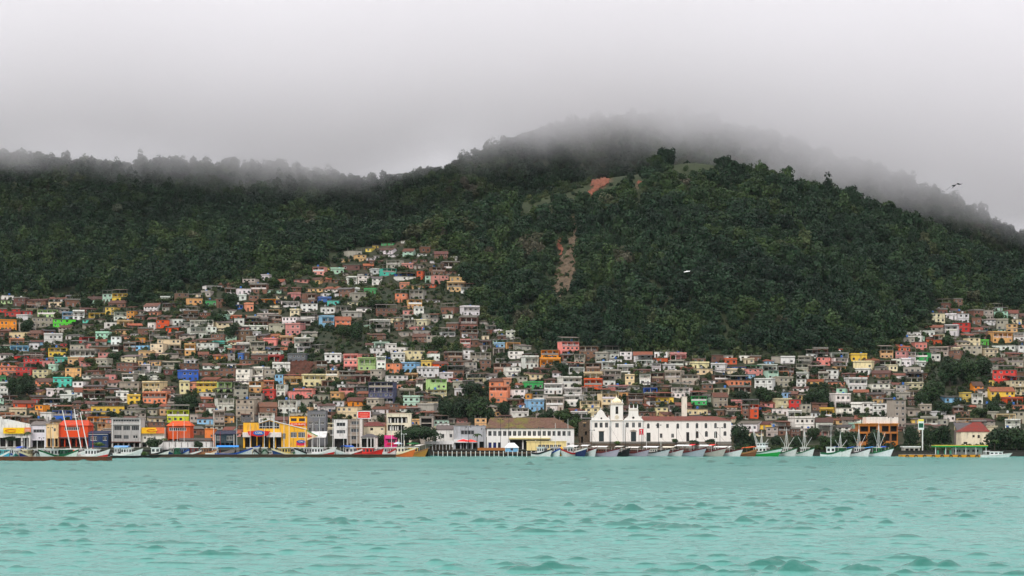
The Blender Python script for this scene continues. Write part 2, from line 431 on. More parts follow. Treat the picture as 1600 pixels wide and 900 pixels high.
# ---------------------------------------------------------------- foliage
def crown_mesh(name, mat, seed, rx, rz, z0, nleaf, leaf, nlobe=9, flat=0.0, low=-0.5):
    """a crown of many leaf-clump faces spread over uneven lobes; tone varies by clump"""
    rg = np.random.default_rng(seed)
    L = rg.normal(size=(nlobe, 3)); L /= np.linalg.norm(L, axis=1)[:, None]
    L[:, 2] = np.clip(L[:, 2], low, 1)
    L *= rg.uniform(0.25, 0.72, (nlobe, 1)); L[0] = (0, 0, 0.15)
    rad = rg.uniform(0.30, 0.52, nlobe); rad[0] = 0.55
    tone = rg.uniform(0.25, 0.75, nlobe)
    k = rg.choice(nlobe, nleaf, p=rad**2/np.sum(rad**2))
    d = rg.normal(size=(nleaf, 3)); d[:, 2] += 0.25; d /= np.linalg.norm(d, axis=1)[:, None]
    rr = rad[k]*rg.uniform(0.72, 1.06, nleaf)
    P = L[k] + d*rr[:, None]
    P = P*np.array([rx, rx, rz]) + np.array([0, 0, z0])
    P[:, 2] = np.maximum(P[:, 2], z0-rz*0.85)
    nrm = d + rg.normal(size=(nleaf, 3))*0.55; nrm[:, 2] += 0.35; nrm /= np.linalg.norm(nrm, axis=1)[:, None]
    t = np.cross(nrm, rg.normal(size=(nleaf, 3))); t /= np.linalg.norm(t, axis=1)[:, None]
    b = np.cross(nrm, t)
    s = leaf*rg.uniform(0.6, 1.3, (nleaf, 1)); s2 = s*rg.uniform(0.55, 0.95, (nleaf, 1))
    V = np.stack([P-t*s, P-b*s2*0.9+nrm*s*0.15, P+t*s, P+b*s2], 1).reshape(-1, 3)
    Q = np.arange(nleaf*4).reshape(-1, 4)
    me = arr_mesh(name, V, Q, mat)
    tn = np.clip(tone[k] + rg.normal(size=nleaf)*0.13, 0.05, 1).astype(np.float32)
    if len(me.polygons) == nleaf: me.attributes.new('tone', 'FLOAT', 'FACE').data.foreach_set('value', tn)
    return me
def scatter(name, variants, pts, idx, scl, rot):
    """one object: copies of the variants standing at pts"""
    vc = bpy.data.collections.new(name+'_variants')
    for i, me in enumerate(variants):
        vc.objects.link(bpy.data.objects.new('%s_variant_%02d' % (name, i), me))
    me = bpy.data.meshes.new(name); me.vertices.add(len(pts)); me.vertices.foreach_set('co', np.asarray(pts, np.float32).ravel())
    me.attributes.new('idx', 'INT', 'POINT').data.foreach_set('value', np.asarray(idx, np.int32))
    me.attributes.new('scl', 'FLOAT_VECTOR', 'POINT').data.foreach_set('vector', np.asarray(scl, np.float32).ravel())
    me.attributes.new('rot', 'FLOAT_VECTOR', 'POINT').data.foreach_set('vector', np.asarray(rot, np.float32).ravel())
    me.update(); o = link(name, me)
    g = bpy.data.node_groups.new(name, 'GeometryNodeTree')
    g.interface.new_socket('Geometry', in_out='INPUT', socket_type='NodeSocketGeometry'); g.interface.new_socket('Geometry', in_out='OUTPUT', socket_type='NodeSocketGeometry')
    N = g.nodes; Lk = g.links
    gi = N.new('NodeGroupInput'); go = N.new('NodeGroupOutput')
    ci = N.new('GeometryNodeCollectionInfo'); ci.inputs[0].default_value = vc; ci.inputs[1].default_value = True; ci.inputs[2].default_value = True
    ip = N.new('GeometryNodeInstanceOnPoints'); ip.inputs['Pick Instance'].default_value = True
    def na(nm, typ):
        n = N.new('GeometryNodeInputNamedAttribute'); n.data_type = typ; n.inputs[0].default_value = nm
        return [s for s in n.outputs if s.enabled and s.name == 'Attribute'][0]
    Lk.new(gi.outputs[0], ip.inputs['Points']); Lk.new(ci.outputs[0], ip.inputs['Instance'])
    Lk.new(na('idx', 'INT'), ip.inputs['Instance Index']); Lk.new(na('rot', 'FLOAT_VECTOR'), ip.inputs['Rotation']); Lk.new(na('scl', 'FLOAT_VECTOR'), ip.inputs['Scale'])
    Lk.new(ip.outputs[0], go.inputs[0])
    md = o.modifiers.new('scatter', 'NODES'); md.node_group = g
    return o

# forest over both ridges
fv = [crown_mesh('forest_crown_%d' % i, M['leaf_forest'], 100+i, 4.6+0.5*(i % 3), 3.9+0.7*(i % 4), 4.6, 620, 0.62, 8+i % 4) for i in range(8)]
step = 5.6
px_, yy_ = [], []
for yv in np.arange(1084, 1800, step):
    dpx = step/yv*F
    a = np.arange(-760, 2350, dpx)
    px_.append(a + RNG.uniform(-0.45, 0.45, a.size)*dpx); yy_.append(yv + RNG.uniform(-0.45, 0.45, a.size)*step)
px_ = np.concatenate(px_); yy_ = np.concatenate(yy_)
gz = ground(px_, yy_); gpy = HOR-(gz-CAMH)/yy_*F
frontm = yy_ < np.interp(px_, PXK, C1Y)+14
keep = ~(frontm & (gpy > town_top(px_)+RNG.uniform(-4, 9, px_.size)))
# trees that would hide the top of the landslides stand off a little: test at their own foot and a crown's height lower down the picture
small = np.zeros(px_.size, bool)
for p in EARTH+GRASS:
    for off in ((0, -4, -8, -12, -16, -20) if p in EARTH[:4] else (0, -4, -8, -12)):
        m_ = frontm & in_poly(px_, gpy+off, p); odd_ = RNG.uniform(size=px_.size) < (0.16 if off < 0 else 0.10); keep &= ~(m_ & ~odd_); small |= m_ & odd_
    for off in (-16, -20, -24, -28): small |= frontm & in_poly(px_, gpy+off, p)
keep &= ~(~frontm & (yy_ < np.interp(px_, PXK, C1Y)+45) & (px_ > 815) & (px_ < 1190))
keep &= ~(small & (RNG.uniform(size=px_.size) < 0.2))
px_, yy_, gz, small = px_[keep], yy_[keep], gz[keep], small[keep]
n = px_.size
pts = np.stack([(px_-800)/F*yy_, yy_, gz-0.8], -1)
s0 = np.clip(np.exp(RNG.normal(-0.2, 0.32, n)), 0.38, 1.3)
s0 = np.where(small, s0*0.42, s0)
scl = np.stack([s0, s0, s0*RNG.uniform(0.8, 1.35, n)], -1)
rot = np.stack([RNG.uniform(-0.12, 0.12, n), RNG.uniform(-0.12, 0.12, n), RNG.uniform(0, 6.28, n)], -1)
fo = scatter('forest', fv, pts, RNG.integers(0, len(fv), n), scl, rot)
tag(fo, 'dense dark green rainforest covering the mountain slopes', kind='stuff')
print('forest trees', n)
# scrub between the houses
sv = [crown_mesh('scrub_crown_%d' % i, M['leaf_scrub'] if i % 2 else M['leaf_town'], 300+i, 2.0+0.4*(i % 2), 1.5+0.3*(i % 3), 1.2, 240, 0.34, 6) for i in range(6)]
m = 14000
px_ = RNG.uniform(-120, 1720, m); yy_ = RNG.uniform(1090, 1400, m)
gz = ground(px_, yy_); gpy = HOR-(gz-CAMH)/yy_*F
keep = (gpy > town_top(px_)-4) & (yy_ < np.interp(px_, PXK, C1Y)) & (gpy < 660) & ~in_poly(px_, gpy, EARTH[4])
px_, yy_, gz = px_[keep], yy_[keep], gz[keep]
ex_ = RNG.uniform(-100, 1700, 26000); ey_ = RNG.uniform(1090, 1420, 26000); ez_ = ground(ex_, ey_); ep_ = HOR-(ez_-CAMH)/ey_*F; tt_ = town_top(ex_)
ke = (ep_ > tt_-8) & (ep_ < tt_+13) & (ey_ < np.interp(ex_, PXK, C1Y)) & (RNG.uniform(size=ex_.size) < 0.55)      # thicket along the forest edge
n_edge0 = px_.size; px_ = np.concatenate([px_, ex_[ke]]); yy_ = np.concatenate([yy_, ey_[ke]]); gz = np.concatenate([gz, ez_[ke]]); n_edge1 = px_.size
gx_ = RNG.uniform(790, 1140, 9000); gy_ = RNG.uniform(1200, 1452, 9000); gzz = ground(gx_, gy_); gp_ = HOR-(gzz-CAMH)/gy_*F
km = np.zeros(gx_.size, bool)
for p in GRASS: km |= in_poly(gx_, gp_-2, p)
for p in EARTH[:2]: km &= ~(in_poly(gx_, gp_-2, p) | in_poly(gx_, gp_-6, p))
kb = np.zeros(gx_.size, bool)
for off in (-5, -10, -15, -20): kb |= in_poly(gx_, gp_+off, EARTH[2])
km |= kb & ~in_poly(gx_, gp_-1, EARTH[2]) & (RNG.uniform(size=gx_.size) < 0.8)
km |= in_poly(gx_, gp_, EARTH[2]) & (RNG.uniform(size=gx_.size) < 0.25)
km &= RNG.uniform(size=gx_.size) < 0.5; px_ = np.concatenate([px_, gx_[km]]); yy_ = np.concatenate([yy_, gy_[km]]); gz = np.concatenate([gz, gzz[km]])
sx2 = RNG.uniform(1150, 1640, 420); sy2 = RNG.uniform(1022, 1046, 420)          # rough hedge along the far quay
px_ = np.concatenate([px_, sx2]); yy_ = np.concatenate([yy_, sy2]); gz = np.concatenate([gz, ground(sx2, sy2)]); n = px_.size
s0 = RNG.uniform(0.4, 1.15, n); s0[n_edge0:n_edge1] *= 1.5
so = scatter('scrub', sv, np.stack([(px_-800)/F*yy_, yy_, gz-0.3], -1), RNG.integers(0, 6, n), np.stack([s0, s0, s0*RNG.uniform(0.7, 1.3, n)], -1), np.stack([0*s0, 0*s0, RNG.uniform(0, 6.28, n)], -1))
tag(so, 'low green scrub and weeds between the hillside houses', kind='stuff')
print('scrub', n)

# ---------------------------------------------------------------- water
def build_water():
    ys = [-600, -200, 0, 60, 90, 120]
    y = 130.0
    while y < 1025: ys.append(y); y += max(0.4, y*y/(F*CAMH)*(0.45 if y < 520 else 0.9))
    ys.append(1030)
    ys = np.array(ys)
    pxs = np.concatenate([[-9000, -4000, -2000, -1000, -500], np.arange(-260, 1861, 3.2), [2200, 2800, 3600, 5600, 10600]])
    PXm, Ym = np.meshgrid(pxs, ys)
    Xm = (PXm-800)/F*np.maximum(Ym, 130)
    Xw, Yw = Xm, Ym
    rg = np.random.default_rng(5)
    Z = np.zeros_like(Xw); DX = np.zeros_like(Xw); DY = np.zeros_like(Xw)
    for wl, amp, n in ((19, .020, 5), (8.5, .034, 9), (5.2, .042, 14), (3.2, .034, 16), (2.0, .020, 14)):
        for i in range(n):
            th = R(-96) + rg.normal()*0.5
            l = wl*rg.uniform(0.75, 1.3); k = 2*math.pi/l
            kx, ky = k*math.cos(th), k*math.sin(th); ph = rg.uniform(0, 6.28)
            env = 0.5+0.5*np.sin(Xw*k*0.09*rg.uniform(.5, 1.5)+rg.uniform(0, 6))*np.sin(Yw*k*0.07*rg.uniform(.5, 1.5)+rg.uniform(0, 6))
            a = amp*rg.uniform(0.6, 1.3)*env
            arg = kx*Xw+ky*Yw+ph
            Z += a*np.cos(arg); DX -= a*0.8*math.cos(th)*np.sin(arg); DY -= a*0.8*math.sin(th)*np.sin(arg)
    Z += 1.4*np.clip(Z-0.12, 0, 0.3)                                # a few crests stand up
    g = np.clip(fbm2(Xw/20, Yw/16, 9, 3)*0.35+0.9, 0.5, 1.5); Z *= g; DX *= g; DY *= g       # gusts: some patches choppier
    ok = ((PXm > -300) & (PXm < 1900) & (Ym > 125) & (Ym < 1022))
    Z *= ok; DX *= ok; DY *= ok
    V = np.stack([Xw+DX, Yw+DY, Z], -1).reshape(-1, 3)
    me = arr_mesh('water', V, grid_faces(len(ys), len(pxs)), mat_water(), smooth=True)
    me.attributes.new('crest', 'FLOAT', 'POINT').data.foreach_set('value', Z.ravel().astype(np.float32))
    return me
def mat_water():
    m, nt, b = new_mat('turquoise_water')
    geo = nt.add('ShaderNodeNewGeometry')
    mp = nt.add('ShaderNodeMapping', inp={0: geo.outputs['Position'], 3: (0.5, 1.0, 1)})
    big = nt.noise(mp.outputs[0], 0.012, 4, 0.55)
    c = nt.ramp(big.outputs[0], [(0.32, (0.056, 0.245, 0.205)), (0.5, (0.07, 0.275, 0.232)), (0.68, (0.092, 0.29, 0.245))])
    mpf = nt.add('ShaderNodeMapping', inp={0: geo.outputs['Position'], 3: (0.30, 0.075, 1)})              # noise flecks of darker green, drawn out in depth
    fl = nt.noise(mpf.outputs[0], 1.0, 5, 0.68)
    c = nt.mix(nt.math('MULTIPLY', nt.smooth(fl.outputs[0], 0.54, 0.68), 0.42), c, (0.026, 0.155, 0.125))
    cr = nt.add('ShaderNodeAttribute', attribute_name='crest')               # wave crests tinted darker green: their weaker sky reflection put into the colour
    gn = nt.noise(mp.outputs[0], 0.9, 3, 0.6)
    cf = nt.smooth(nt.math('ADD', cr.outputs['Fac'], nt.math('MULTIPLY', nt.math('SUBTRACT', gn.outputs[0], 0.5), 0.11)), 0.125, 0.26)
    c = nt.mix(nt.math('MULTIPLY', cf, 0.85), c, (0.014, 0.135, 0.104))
    # small breaking crests, more of them off the quay
    mp2 = nt.add('ShaderNodeMapping', inp={0: geo.outputs['Position'], 3: (0.35, 1.0, 1)})
    fn = nt.noise(mp2.outputs[0], 0.22, 7, 0.72); fm = nt.noise(geo.outputs['Position'], 0.02, 2, 0.5)
    sep = nt.add('ShaderNodeSeparateXYZ', inp={0: geo.outputs['Position']})
    foam = nt.math('MULTIPLY', nt.smooth(fn.outputs[0], 0.70, 0.78), nt.smooth(fm.outputs[0], 0.5, 0.62))
    foam = nt.math('MULTIPLY', foam, nt.smooth(sep.outputs[1], 500, 760))
    c = nt.mix(nt.math('MULTIPLY', foam, 0.8), c, (0.75, 0.78, 0.77))
    nt.l.new(c, b.inputs['Base Color'])
    b.inputs['Roughness'].default_value = 0.27; b.inputs['IOR'].default_value = 1.33; b.inputs['Specular IOR Level'].default_value = 0.6
    mp3 = nt.add('ShaderNodeMapping', inp={0: geo.outputs['Position'], 3: (0.8, 0.5, 1)})
    n1 = nt.noise(mp3.outputs[0], 1.3, 4, 0.6); n2 = nt.noise(mp3.outputs[0], 0.42, 3, 0.55)
    h = nt.math('ADD', nt.math('MULTIPLY', n1.outputs[0], 0.30), n2.outputs[0])
    bm = nt.add('ShaderNodeBump', inp={'Height': h, 'Strength': 0.9, 'Distance': 0.6})
    nt.l.new(bm.outputs[0], b.inputs['Normal'])
    return m
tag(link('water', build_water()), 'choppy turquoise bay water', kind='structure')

# ---------------------------------------------------------------- low cloud on the mountain
def build_cloud():
    x0, x1, y0, y1, z1 = -900, 900, 1440, 1790, 345
    # lumpy closed body: flat sides, underside following the cloud base
    CK = [-1300, -200, 0, 240, 330, 450, 600, 700, 850, 1000, 1100, 1200, 1300, 1400, 1480, 1560, 1700, 2900]
    CP = [268, 264, 262, 266, 288, 310, 304, 272, 262, 262, 274, 298, 326, 338, 330, 342, 380, 420]
    base = lambda x: CAMH + (HOR-np.interp(800+x/1600*F, CK, CP))/F*1600
    xs = np.linspace(x0, x1, 46); n = len(xs); vs = []; fs = []
    for yv in (y0, y1):
        for x in xs: vs.append((x, yv, float(base(x))-14))
    for yv in (y0, y1):
        for x in xs: vs.append((x, yv, z1))
    for i in range(n-1):
        fs += [(i, i+1, n+i+1, n+i), (2*n+i, 3*n+i, 3*n+i+1, 2*n+i+1), (i, 2*n+i, 2*n+i+1, i+1), (n+i, n+i+1, 3*n+i+1, 3*n+i)]
    fs += [(0, n, 3*n, 2*n), (n-1, 3*n-1, 4*n-1, 2*n-1)]
    m = bpy.data.materials.new('low_cloud'); m.use_nodes = True; nt = NT(m.node_tree); nt.n.remove(nt.n['Principled BSDF'])
    out = nt.n['Material Output']
    geo = nt.add('ShaderNodeNewGeometry'); sep = nt.add('ShaderNodeSeparateXYZ', inp={0: geo.outputs['Position']})
    u = nt.math('MULTIPLY_ADD', sep.outputs[0], 1/1800.0, 0.5)
    fc = nt.add('ShaderNodeFloatCurve', inp={'Value': u}); cu = fc.mapping.curves[0]
    for k, x in enumerate(np.linspace(-640, 640, 24)):
        p = (float(x)/1800+0.5, (float(base(x))-100)/200.0)
        cu.points.new(*p)
    cu.points[0].location = (0, (float(base(-640))-100)/200); cu.points[-1].location = (1, (float(base(640))-100)/200)
    fc.mapping.update()
    zb = nt.math('MULTIPLY_ADD', fc.outputs[0], 200.0, 100.0)
    n1 = nt.noise(geo.outputs['Position'], 0.012, 4, 0.6)
    n2 = nt.noise(geo.outputs['Position'], 0.0045, 2, 0.5)
    off = nt.math('ADD', nt.math('MULTIPLY', nt.math('SUBTRACT', n1.outputs[0], 0.5), 105.0), nt.math('MULTIPLY', nt.math('SUBTRACT', n2.outputs[0], 0.5), 70.0))
    h = nt.math('ADD', nt.math('SUBTRACT', sep.outputs[2], zb), off)
    n3 = nt.noise(geo.outputs['Position'], 0.007, 5, 0.6)
    d = nt.math('MULTIPLY', nt.math('MULTIPLY_ADD', nt.smooth(n3.outputs[0], 0.3, 0.7), 0.9, 0.5), nt.math('MULTIPLY', nt.smooth(h, -8.0, 54.0), 0.0155))
    pv = nt.add('ShaderNodeVolumePrincipled', inp={'Density': d, 'Color': (0.985, 0.98, 0.985, 1), 'Anisotropy': 0.62})
    nt.l.new(pv.outputs[0], out.inputs['Volume'])
    mb = MB(); mb.raw(vs, fs); o = mb.build('low_cloud', m); outward(o.data)
    tag(o, 'pale grey cloud lying over the mountain tops', kind='stuff')
build_cloud()

# ---------------------------------------------------------------- air
def build_haze():
    m = bpy.data.materials.new('haze'); m.use_nodes = True; nt = NT(m.node_tree); nt.n.remove(nt.n['Principled BSDF'])
    pv = nt.add('ShaderNodeVolumePrincipled', inp={'Density': 0.00001, 'Color': (0.93, 0.96, 1.0, 1)})
    nt.l.new(pv.outputs[0], nt.n['Material Output'].inputs['Volume'])
    mb = MB(); mb.box(-1700, 1700, -700, 2420, -4.5, 268); o = mb.build('haze', m); outward(o.data); tag(o, 'thin damp air between the viewer and the hills', kind='stuff')
build_haze()
# ---------------------------------------------------------------- buildings: one generator of facades with real openings
PAL = {  # code: (sRGB, word)
 'w': ((226,222,214), 'white'), 'c': ((226,206,160), 'cream'), 'y': ((238,196,74), 'yellow'), 'o': ((240,146,40), 'orange'),
 'e': ((226,84,34), 'red-orange'), 'r': ((206,52,46), 'red'), 'p': ((226,134,124), 'pink'), 's': ((232,138,98), 'salmon'),
 'b': ((52,106,204), 'bright blue'), 'l': ((138,188,222), 'light blue'), 't': ((76,200,178), 'turquoise'), 'm': ((168,214,184), 'mint green'),
 'g': ((60,168,88), 'green'), 'L': ((86,206,52), 'vivid green'), 'Y': ((196,214,48), 'lime yellow'), 'G': ((176,206,136), 'pale green'),
 'k': ((255,255,255), 'bare brick'), 'n': ((172,162,146), 'grey concrete'), 'd': ((96,98,104), 'dark grey'), 'v': ((206,204,222), 'lilac white'),
 'u': ((226,172,108), 'ochre'), 'i': ((84,84,116), 'slate blue'), 'q': ((38,62,96), 'navy blue'), 'a': ((150,136,122), 'taupe')}
TILE = [(140,70,46), (118,62,46), (108,68,54), (154,76,42), (92,56,46)]
SHEET = [(104,97,90), (82,76,71), (120,109,96), (98,80,70), (66,59,56)]
def jit(c, a=0.06, rg=random, sat=0.84):
    g = sum(c)/3; c = tuple(g+(x-g)*sat for x in c)
    k = 1 + rg.uniform(-a, a)
    return tuple(min(255, max(0, x*k*(1+rg.uniform(-a/3, a/3)))) for x in c)

# shared window and door bodies, 1 x 1, standing in the plane y=0 and facing -y
def win_mesh(name, fr, bars, shut=None):
    mb = MB(); f = 0.09
    mb.poly([(-.5,.04,0),(.5,.04,0),(.5,.04,1),(-.5,.04,1)], 1)
    for a in ((-.5,-.5+f,0,1),(.5-f,.5,0,1),(-.5+f,.5-f,0,f),(-.5+f,.5-f,1-f,1)): mb.box(a[0],a[1],-.03,.05,a[2],a[3],0)
    for i in range(bars):
        x = -.5+(i+1)/(bars+1); mb.box(x-.03,x+.03,-.01,.035,f,1-f,0)
    if shut is not None:
        mb.box(-.5+f,-.12,-.02,.03,f,1-f,2)
    return mb.mesh(name, [fr, M['glass']] + ([shut] if shut else []))
M['frame_w'] = mat_plain('white_frame', (0.62,0.61,0.58), 0.6); M['frame_b'] = mat_plain('brown_frame', (0.10,0.06,0.04), 0.7); M['frame_g'] = mat_plain('grey_frame', (0.26,0.26,0.26), 0.6)
WINS = [win_mesh('window_a', M['frame_w'], 1), win_mesh('window_b', M['frame_b'], 1), win_mesh('window_c', M['frame_g'], 2), win_mesh('window_d', M['frame_w'], 0, M['frame_b']), win_mesh('window_e', M['frame_g'], 0)]
_d = MB(); _d.box(-.5,.5,0,.06,0,1,0); _d.box(-.42,.42,-.02,0,.55,.93,0); _d.box(-.42,.42,-.02,0,.07,.48,0)
DOOR = _d.mesh('door', [M['frame_b']]); _d = MB(); _d.box(-.5,.5,0,.06,0,1,0); _d.box(-.40,.40,-.02,0,.1,.9,0); DOORW = _d.mesh('door_pale', [M['frame_g']])

class Spec:
    """parts of one building before they become objects: (name, mesh-builder, material keys, colour, parent name, smooth)"""
    def __init__(s): s.parts = []; s.inst = []
    def add(s, name, mb, mats, color=None): s.parts.append((name, mb, mats, color))
    def put(s, name, mesh, x, y, z, sx, sz): s.inst.append((name, mesh, x, y, z, sx, sz))

def wall_with_openings(mb, x0, x1, z0, z1, ops, y=0.0, mi=0):
    """front wall in plane y, openings (xa,xb,za,zb,depth); quads round each opening plus its reveals and back"""
    ops = sorted(ops); x = x0
    for xa, xb, za, zb, dp in ops:
        if xa > x+1e-3: mb.poly([(x,y,z0),(xa,y,z0),(xa,y,z1),(x,y,z1)], mi)
        if za > z0+1e-3: mb.poly([(xa,y,z0),(xb,y,z0),(xb,y,za),(xa,y,za)], mi)
        if zb < z1-1e-3: mb.poly([(xa,y,zb),(xb,y,zb),(xb,y,z1),(xa,y,z1)], mi)
        b = y+dp
        mb.poly([(xa,y,za),(xa,y,zb),(xa,b,zb),(xa,b,za)], mi); mb.poly([(xb,y,za),(xb,b,za),(xb,b,zb),(xb,y,zb)], mi)
        mb.poly([(xa,y,zb),(xb,y,zb),(xb,b,zb),(xa,b,zb)], mi); mb.poly([(xa,y,za),(xa,b,za),(xb,b,za),(xb,y,za)], mi)
        mb.poly([(xa,b,za),(xb,b,za),(xb,b,zb),(xa,b,zb)], mi)
        x = xb
    if x < x1-1e-3: mb.poly([(x,y,z0),(x1,y,z0),(x1,y,z1),(x,y,z1)], mi)
def shell(mb, x0, x1, D, z0, z1, mi=0):
    mb.poly([(x0,D,z0),(x0,0,z0),(x0,0,z1),(x0,D,z1)], mi); mb.poly([(x1,0,z0),(x1,D,z0),(x1,D,z1),(x1,0,z1)], mi)
    mb.poly([(x1,D,z0),(x0,D,z0),(x0,D,z1),(x1,D,z1)], mi); mb.poly([(x0,0,z1),(x1,0,z1),(x1,D,z1),(x0,D,z1)], mi)

def house_spec(W, H, D, code, roof, floors, rg, found=3.0, sat=1.0):
    """W,H as seen; returns Spec in local space: front wall in plane y=0 from x=-W/2..W/2, ground at z=0"""
    S = Spec(); wallmat = 'brick' if code == 'k' else 'paint'
    col = srgb(*jit(PAL[code][0], 0.07 if code != 'k' else 0.18, rg, sat))
    x0, x1 = -W/2, W/2
    pitched = roof in 't a h'.split()
    rh = 0.0
    if roof == 't' or roof == 'h': rh = min(2.2, H*0.36)
    if roof == 'a': rh = min(1.4, H*0.28)
    if roof == 'x': rh = 0
    Hw = H-rh if pitched else H
    fh = Hw/floors
    mb = MB()
    mb.box(x0+0.02, x1-0.02, 0.03, D-0.02, -found, -0.003, 1)                     # footing against the slope
    shell(mb, x0, x1, D, 0, Hw)
    rail = MB(); cols = []
    for f in range(floors):
        z = f*fh; ops = []
        top = f == floors-1
        ver = (roof == 'V' and (top or (floors > 2 and f % 2 == 0 and rg.random() < 0.5))) or (roof == 'P' and f == 0)
        if ver:
            dp = min(D*0.35, 1.9 if roof != 'P' else 2.8); e = 0.22
            zt = z+fh*0.86; zb = z+0.02
            ops = [(x0+e, x1-e, zb, zt, dp)]
            wall_with_openings(mb, x0, x1, z, z+fh, ops)
            nb = max(1, int(W/3.0))
            for k in range(nb):
                xx = x0+e+(k+0.5)*(W-2*e)/nb
                if rg.random() < 0.4: S.put('door', rg.choice((DOOR, DOORW)), xx, dp-0.08, zb, min(0.9, W*.2), min(2.0, fh*.74))
                else: S.put('window', rg.choice(WINS), xx, dp-0.06, z+fh*.33, min(1.3, W*.3), min(1.1, fh*.4))
            if not (roof == 'P' and f == 0):
                rail = MB()
                style = rg.random(); rz = z+min(0.95, fh*0.36)
                if style < 0.6: rail.box(x0+e+.002, x1-e-.002, 0.02, 0.14, zb, rz)
                else:
                    rail.box(x0+e+.002, x1-e-.002, 0.03, 0.11, rz-.1, rz); n = int((W-2*e)/0.35)
                    for k in range(n): 
                        xx = x0+e+(k+0.5)*(W-2*e)/max(1, n); rail.box(xx-.05, xx+.05, 0.04, 0.10, zb, rz-.1)
                S.add('railing', rail, ['plain'], srgb(*jit(rg.choice(((226,222,214), PAL[code][0] if code != 'k' else (170,140,120), (150,140,130))), .08, rg)))
            for k in range(1, max(2, int(W/2.6))):
                cm = MB(); xx = x0+k*W/max(2, int(W/2.6)); cm.box(xx-.11, xx+.11, 0.16, 0.38, zb, zt)
                S.add('column', cm, ['plain'], srgb(*jit((206,198,184), .1, rg)))
        else:
            n = max(1, int(round(W/rg.uniform(2.3, 3.1)))); ww = min(1.35, W/n*0.5); wh = min(1.25, fh*0.45); zs = z+fh*0.34
            di = rg.randrange(n) if (f == 0 and rg.random() < 0.6) else -1
            for k in range(n):
                if rg.random() < 0.12 and n > 2: continue
                xx = x0+(k+0.5)*W/n + rg.uniform(-.12, .12)
                if k == di:
                    dw = min(0.9, W/n*.6); ops.append((xx-dw/2, xx+dw/2, z+0.02, z+min(2.05, fh*.76), 0.16)); S.put('door', rg.choice((DOOR, DOORW)), xx, 0.10, z+.02, dw, min(2.05, fh*.76)-.02)
                else:
                    ops.append((xx-ww/2, xx+ww/2, zs, zs+wh, 0.2)); S.put('window', rg.choice(WINS), xx, 0.13, zs, ww, wh)
            wall_with_openings(mb, x0, x1, z, z+fh, ops)
        if f > 0 and rg.random() < 0.7: mb.box(x0-.06, x1+.06, -0.07, -0.003, z-.09, z+.07, 1)
    S.add('wall', mb, [wallmat, 'concrete'], col)
    # one side window on each side wall
    rm = MB(); o = 0.35
    if roof in 'fVP':
        rm.box(x0-.18, x1+.18, -0.35, D+.1, Hw+.003, Hw+.17)
        S.add('roof_slab', rm, ['concrete'])
        q = rg.random()
        if q < 0.4:
            pm = MB(); ph = rg.uniform(.35, .8)
            for a in ((x0-.1, x1+.1, -.28, -.14), (x0-.1, x0+.04, -.138, D), (x1-.04, x1+.1, -.138, D)): pm.box(*a, Hw+.172, Hw+.17+ph)
            S.add('parapet', pm, [wallmat if code != 'k' else 'concrete'], col)
        elif q < 0.62:
            ph = 2.0; tb = MB(); tb.poly([(x0-.3,-.5,Hw+ph),(x1+.3,-.5,Hw+ph),(x1+.3,D,Hw+ph+.7),(x0-.3,D,Hw+ph+.7)]); tb.poly([(x0-.3,-.5,Hw+ph-.06),(x0-.3,D,Hw+ph+.64),(x1+.3,D,Hw+ph+.64),(x1+.3,-.5,Hw+ph-.06)])
            tb.poly([(x0-.3,-.5,Hw+ph-.06),(x1+.3,-.5,Hw+ph-.06),(x1+.3,-.5,Hw+ph),(x0-.3,-.5,Hw+ph)])
            S.add('terrace_roof', tb, ['roof'], srgb(*jit(rg.choice(TILE+SHEET+SHEET), .12, rg)))
            for xx in (x0+.15, 0, x1-.15):
                cm = MB(); cm.box(xx-.08, xx+.08, -.1, .06, Hw+.17, Hw+ph-.065+.02); S.add('post', cm, ['concrete'])
        if rg.random() < 0.3:
            tk = MB(); tx = rg.uniform(x0*.5, x1*.5); tr = .62
            tk.lathe([(tr*.8,0),(tr,.95),(tr*1.05,1.0),(tr*.5,1.2),(.1,1.25)], 10, 0, (tx, D*.5, Hw+.172))
            S.add('water_tank', tk, ['plain'], srgb(*rg.choice(((58,104,178), (70,120,190), (150,150,150), (206,206,204)))))
    elif roof == 'x':
        rm.box(x0-.1, x1+.1, -.12, D, Hw+.003, Hw+.17); S.add('roof_slab', rm, ['concrete'])
        n = max(2, int(W/2.4))
        for k in range(n+1):
            cm = MB(); xx = x0+.15+k*(W-.3)/n; cm.box(xx-.1, xx+.1, .05, .25, Hw+.172, Hw+rg.uniform(.9, 1.7)); S.add('column', cm, ['concrete'])
    elif roof == 't':
        zr = Hw+rh; yr = D*.5
        for a in ((-o, Hw-.12, yr, zr), (D+o, Hw-.12, yr, zr)):
            rm.poly([(x0-o,a[0],a[1]),(x1+o,a[0],a[1]),(x1+o,a[2],a[3]),(x0-o,a[2],a[3])]); rm.poly([(x0-o,a[0],a[1]-.12),(x0-o,a[2],a[3]-.12),(x1+o,a[2],a[3]-.12),(x1+o,a[0],a[1]-.12)])
        rm.poly([(x0-o,-o,Hw-.24),(x1+o,-o,Hw-.24),(x1+o,-o,Hw-.12),(x0-o,-o,Hw-.12)])
        for xx in (x0-o, x1+o): rm.poly([(xx,-o,Hw-.24),(xx,-o,Hw-.12),(xx,yr,zr),(xx,D+o,Hw-.12),(xx,D+o,Hw-.24),(xx,yr,zr-.12)])
        for xx in (x0+.01, x1-.01): S.add('gable', MB().poly([(xx,0,Hw+.002),(xx,D,Hw+.002),(xx,yr,zr-.13)]), [wallmat], col)
        S.add('roof', rm, ['roof'], srgb(*jit(rg.choice(TILE), .15, rg)))
    elif roof == 'h':
        zr = Hw+rh; yr = D*.5; i = min(W*.35, D*.5)
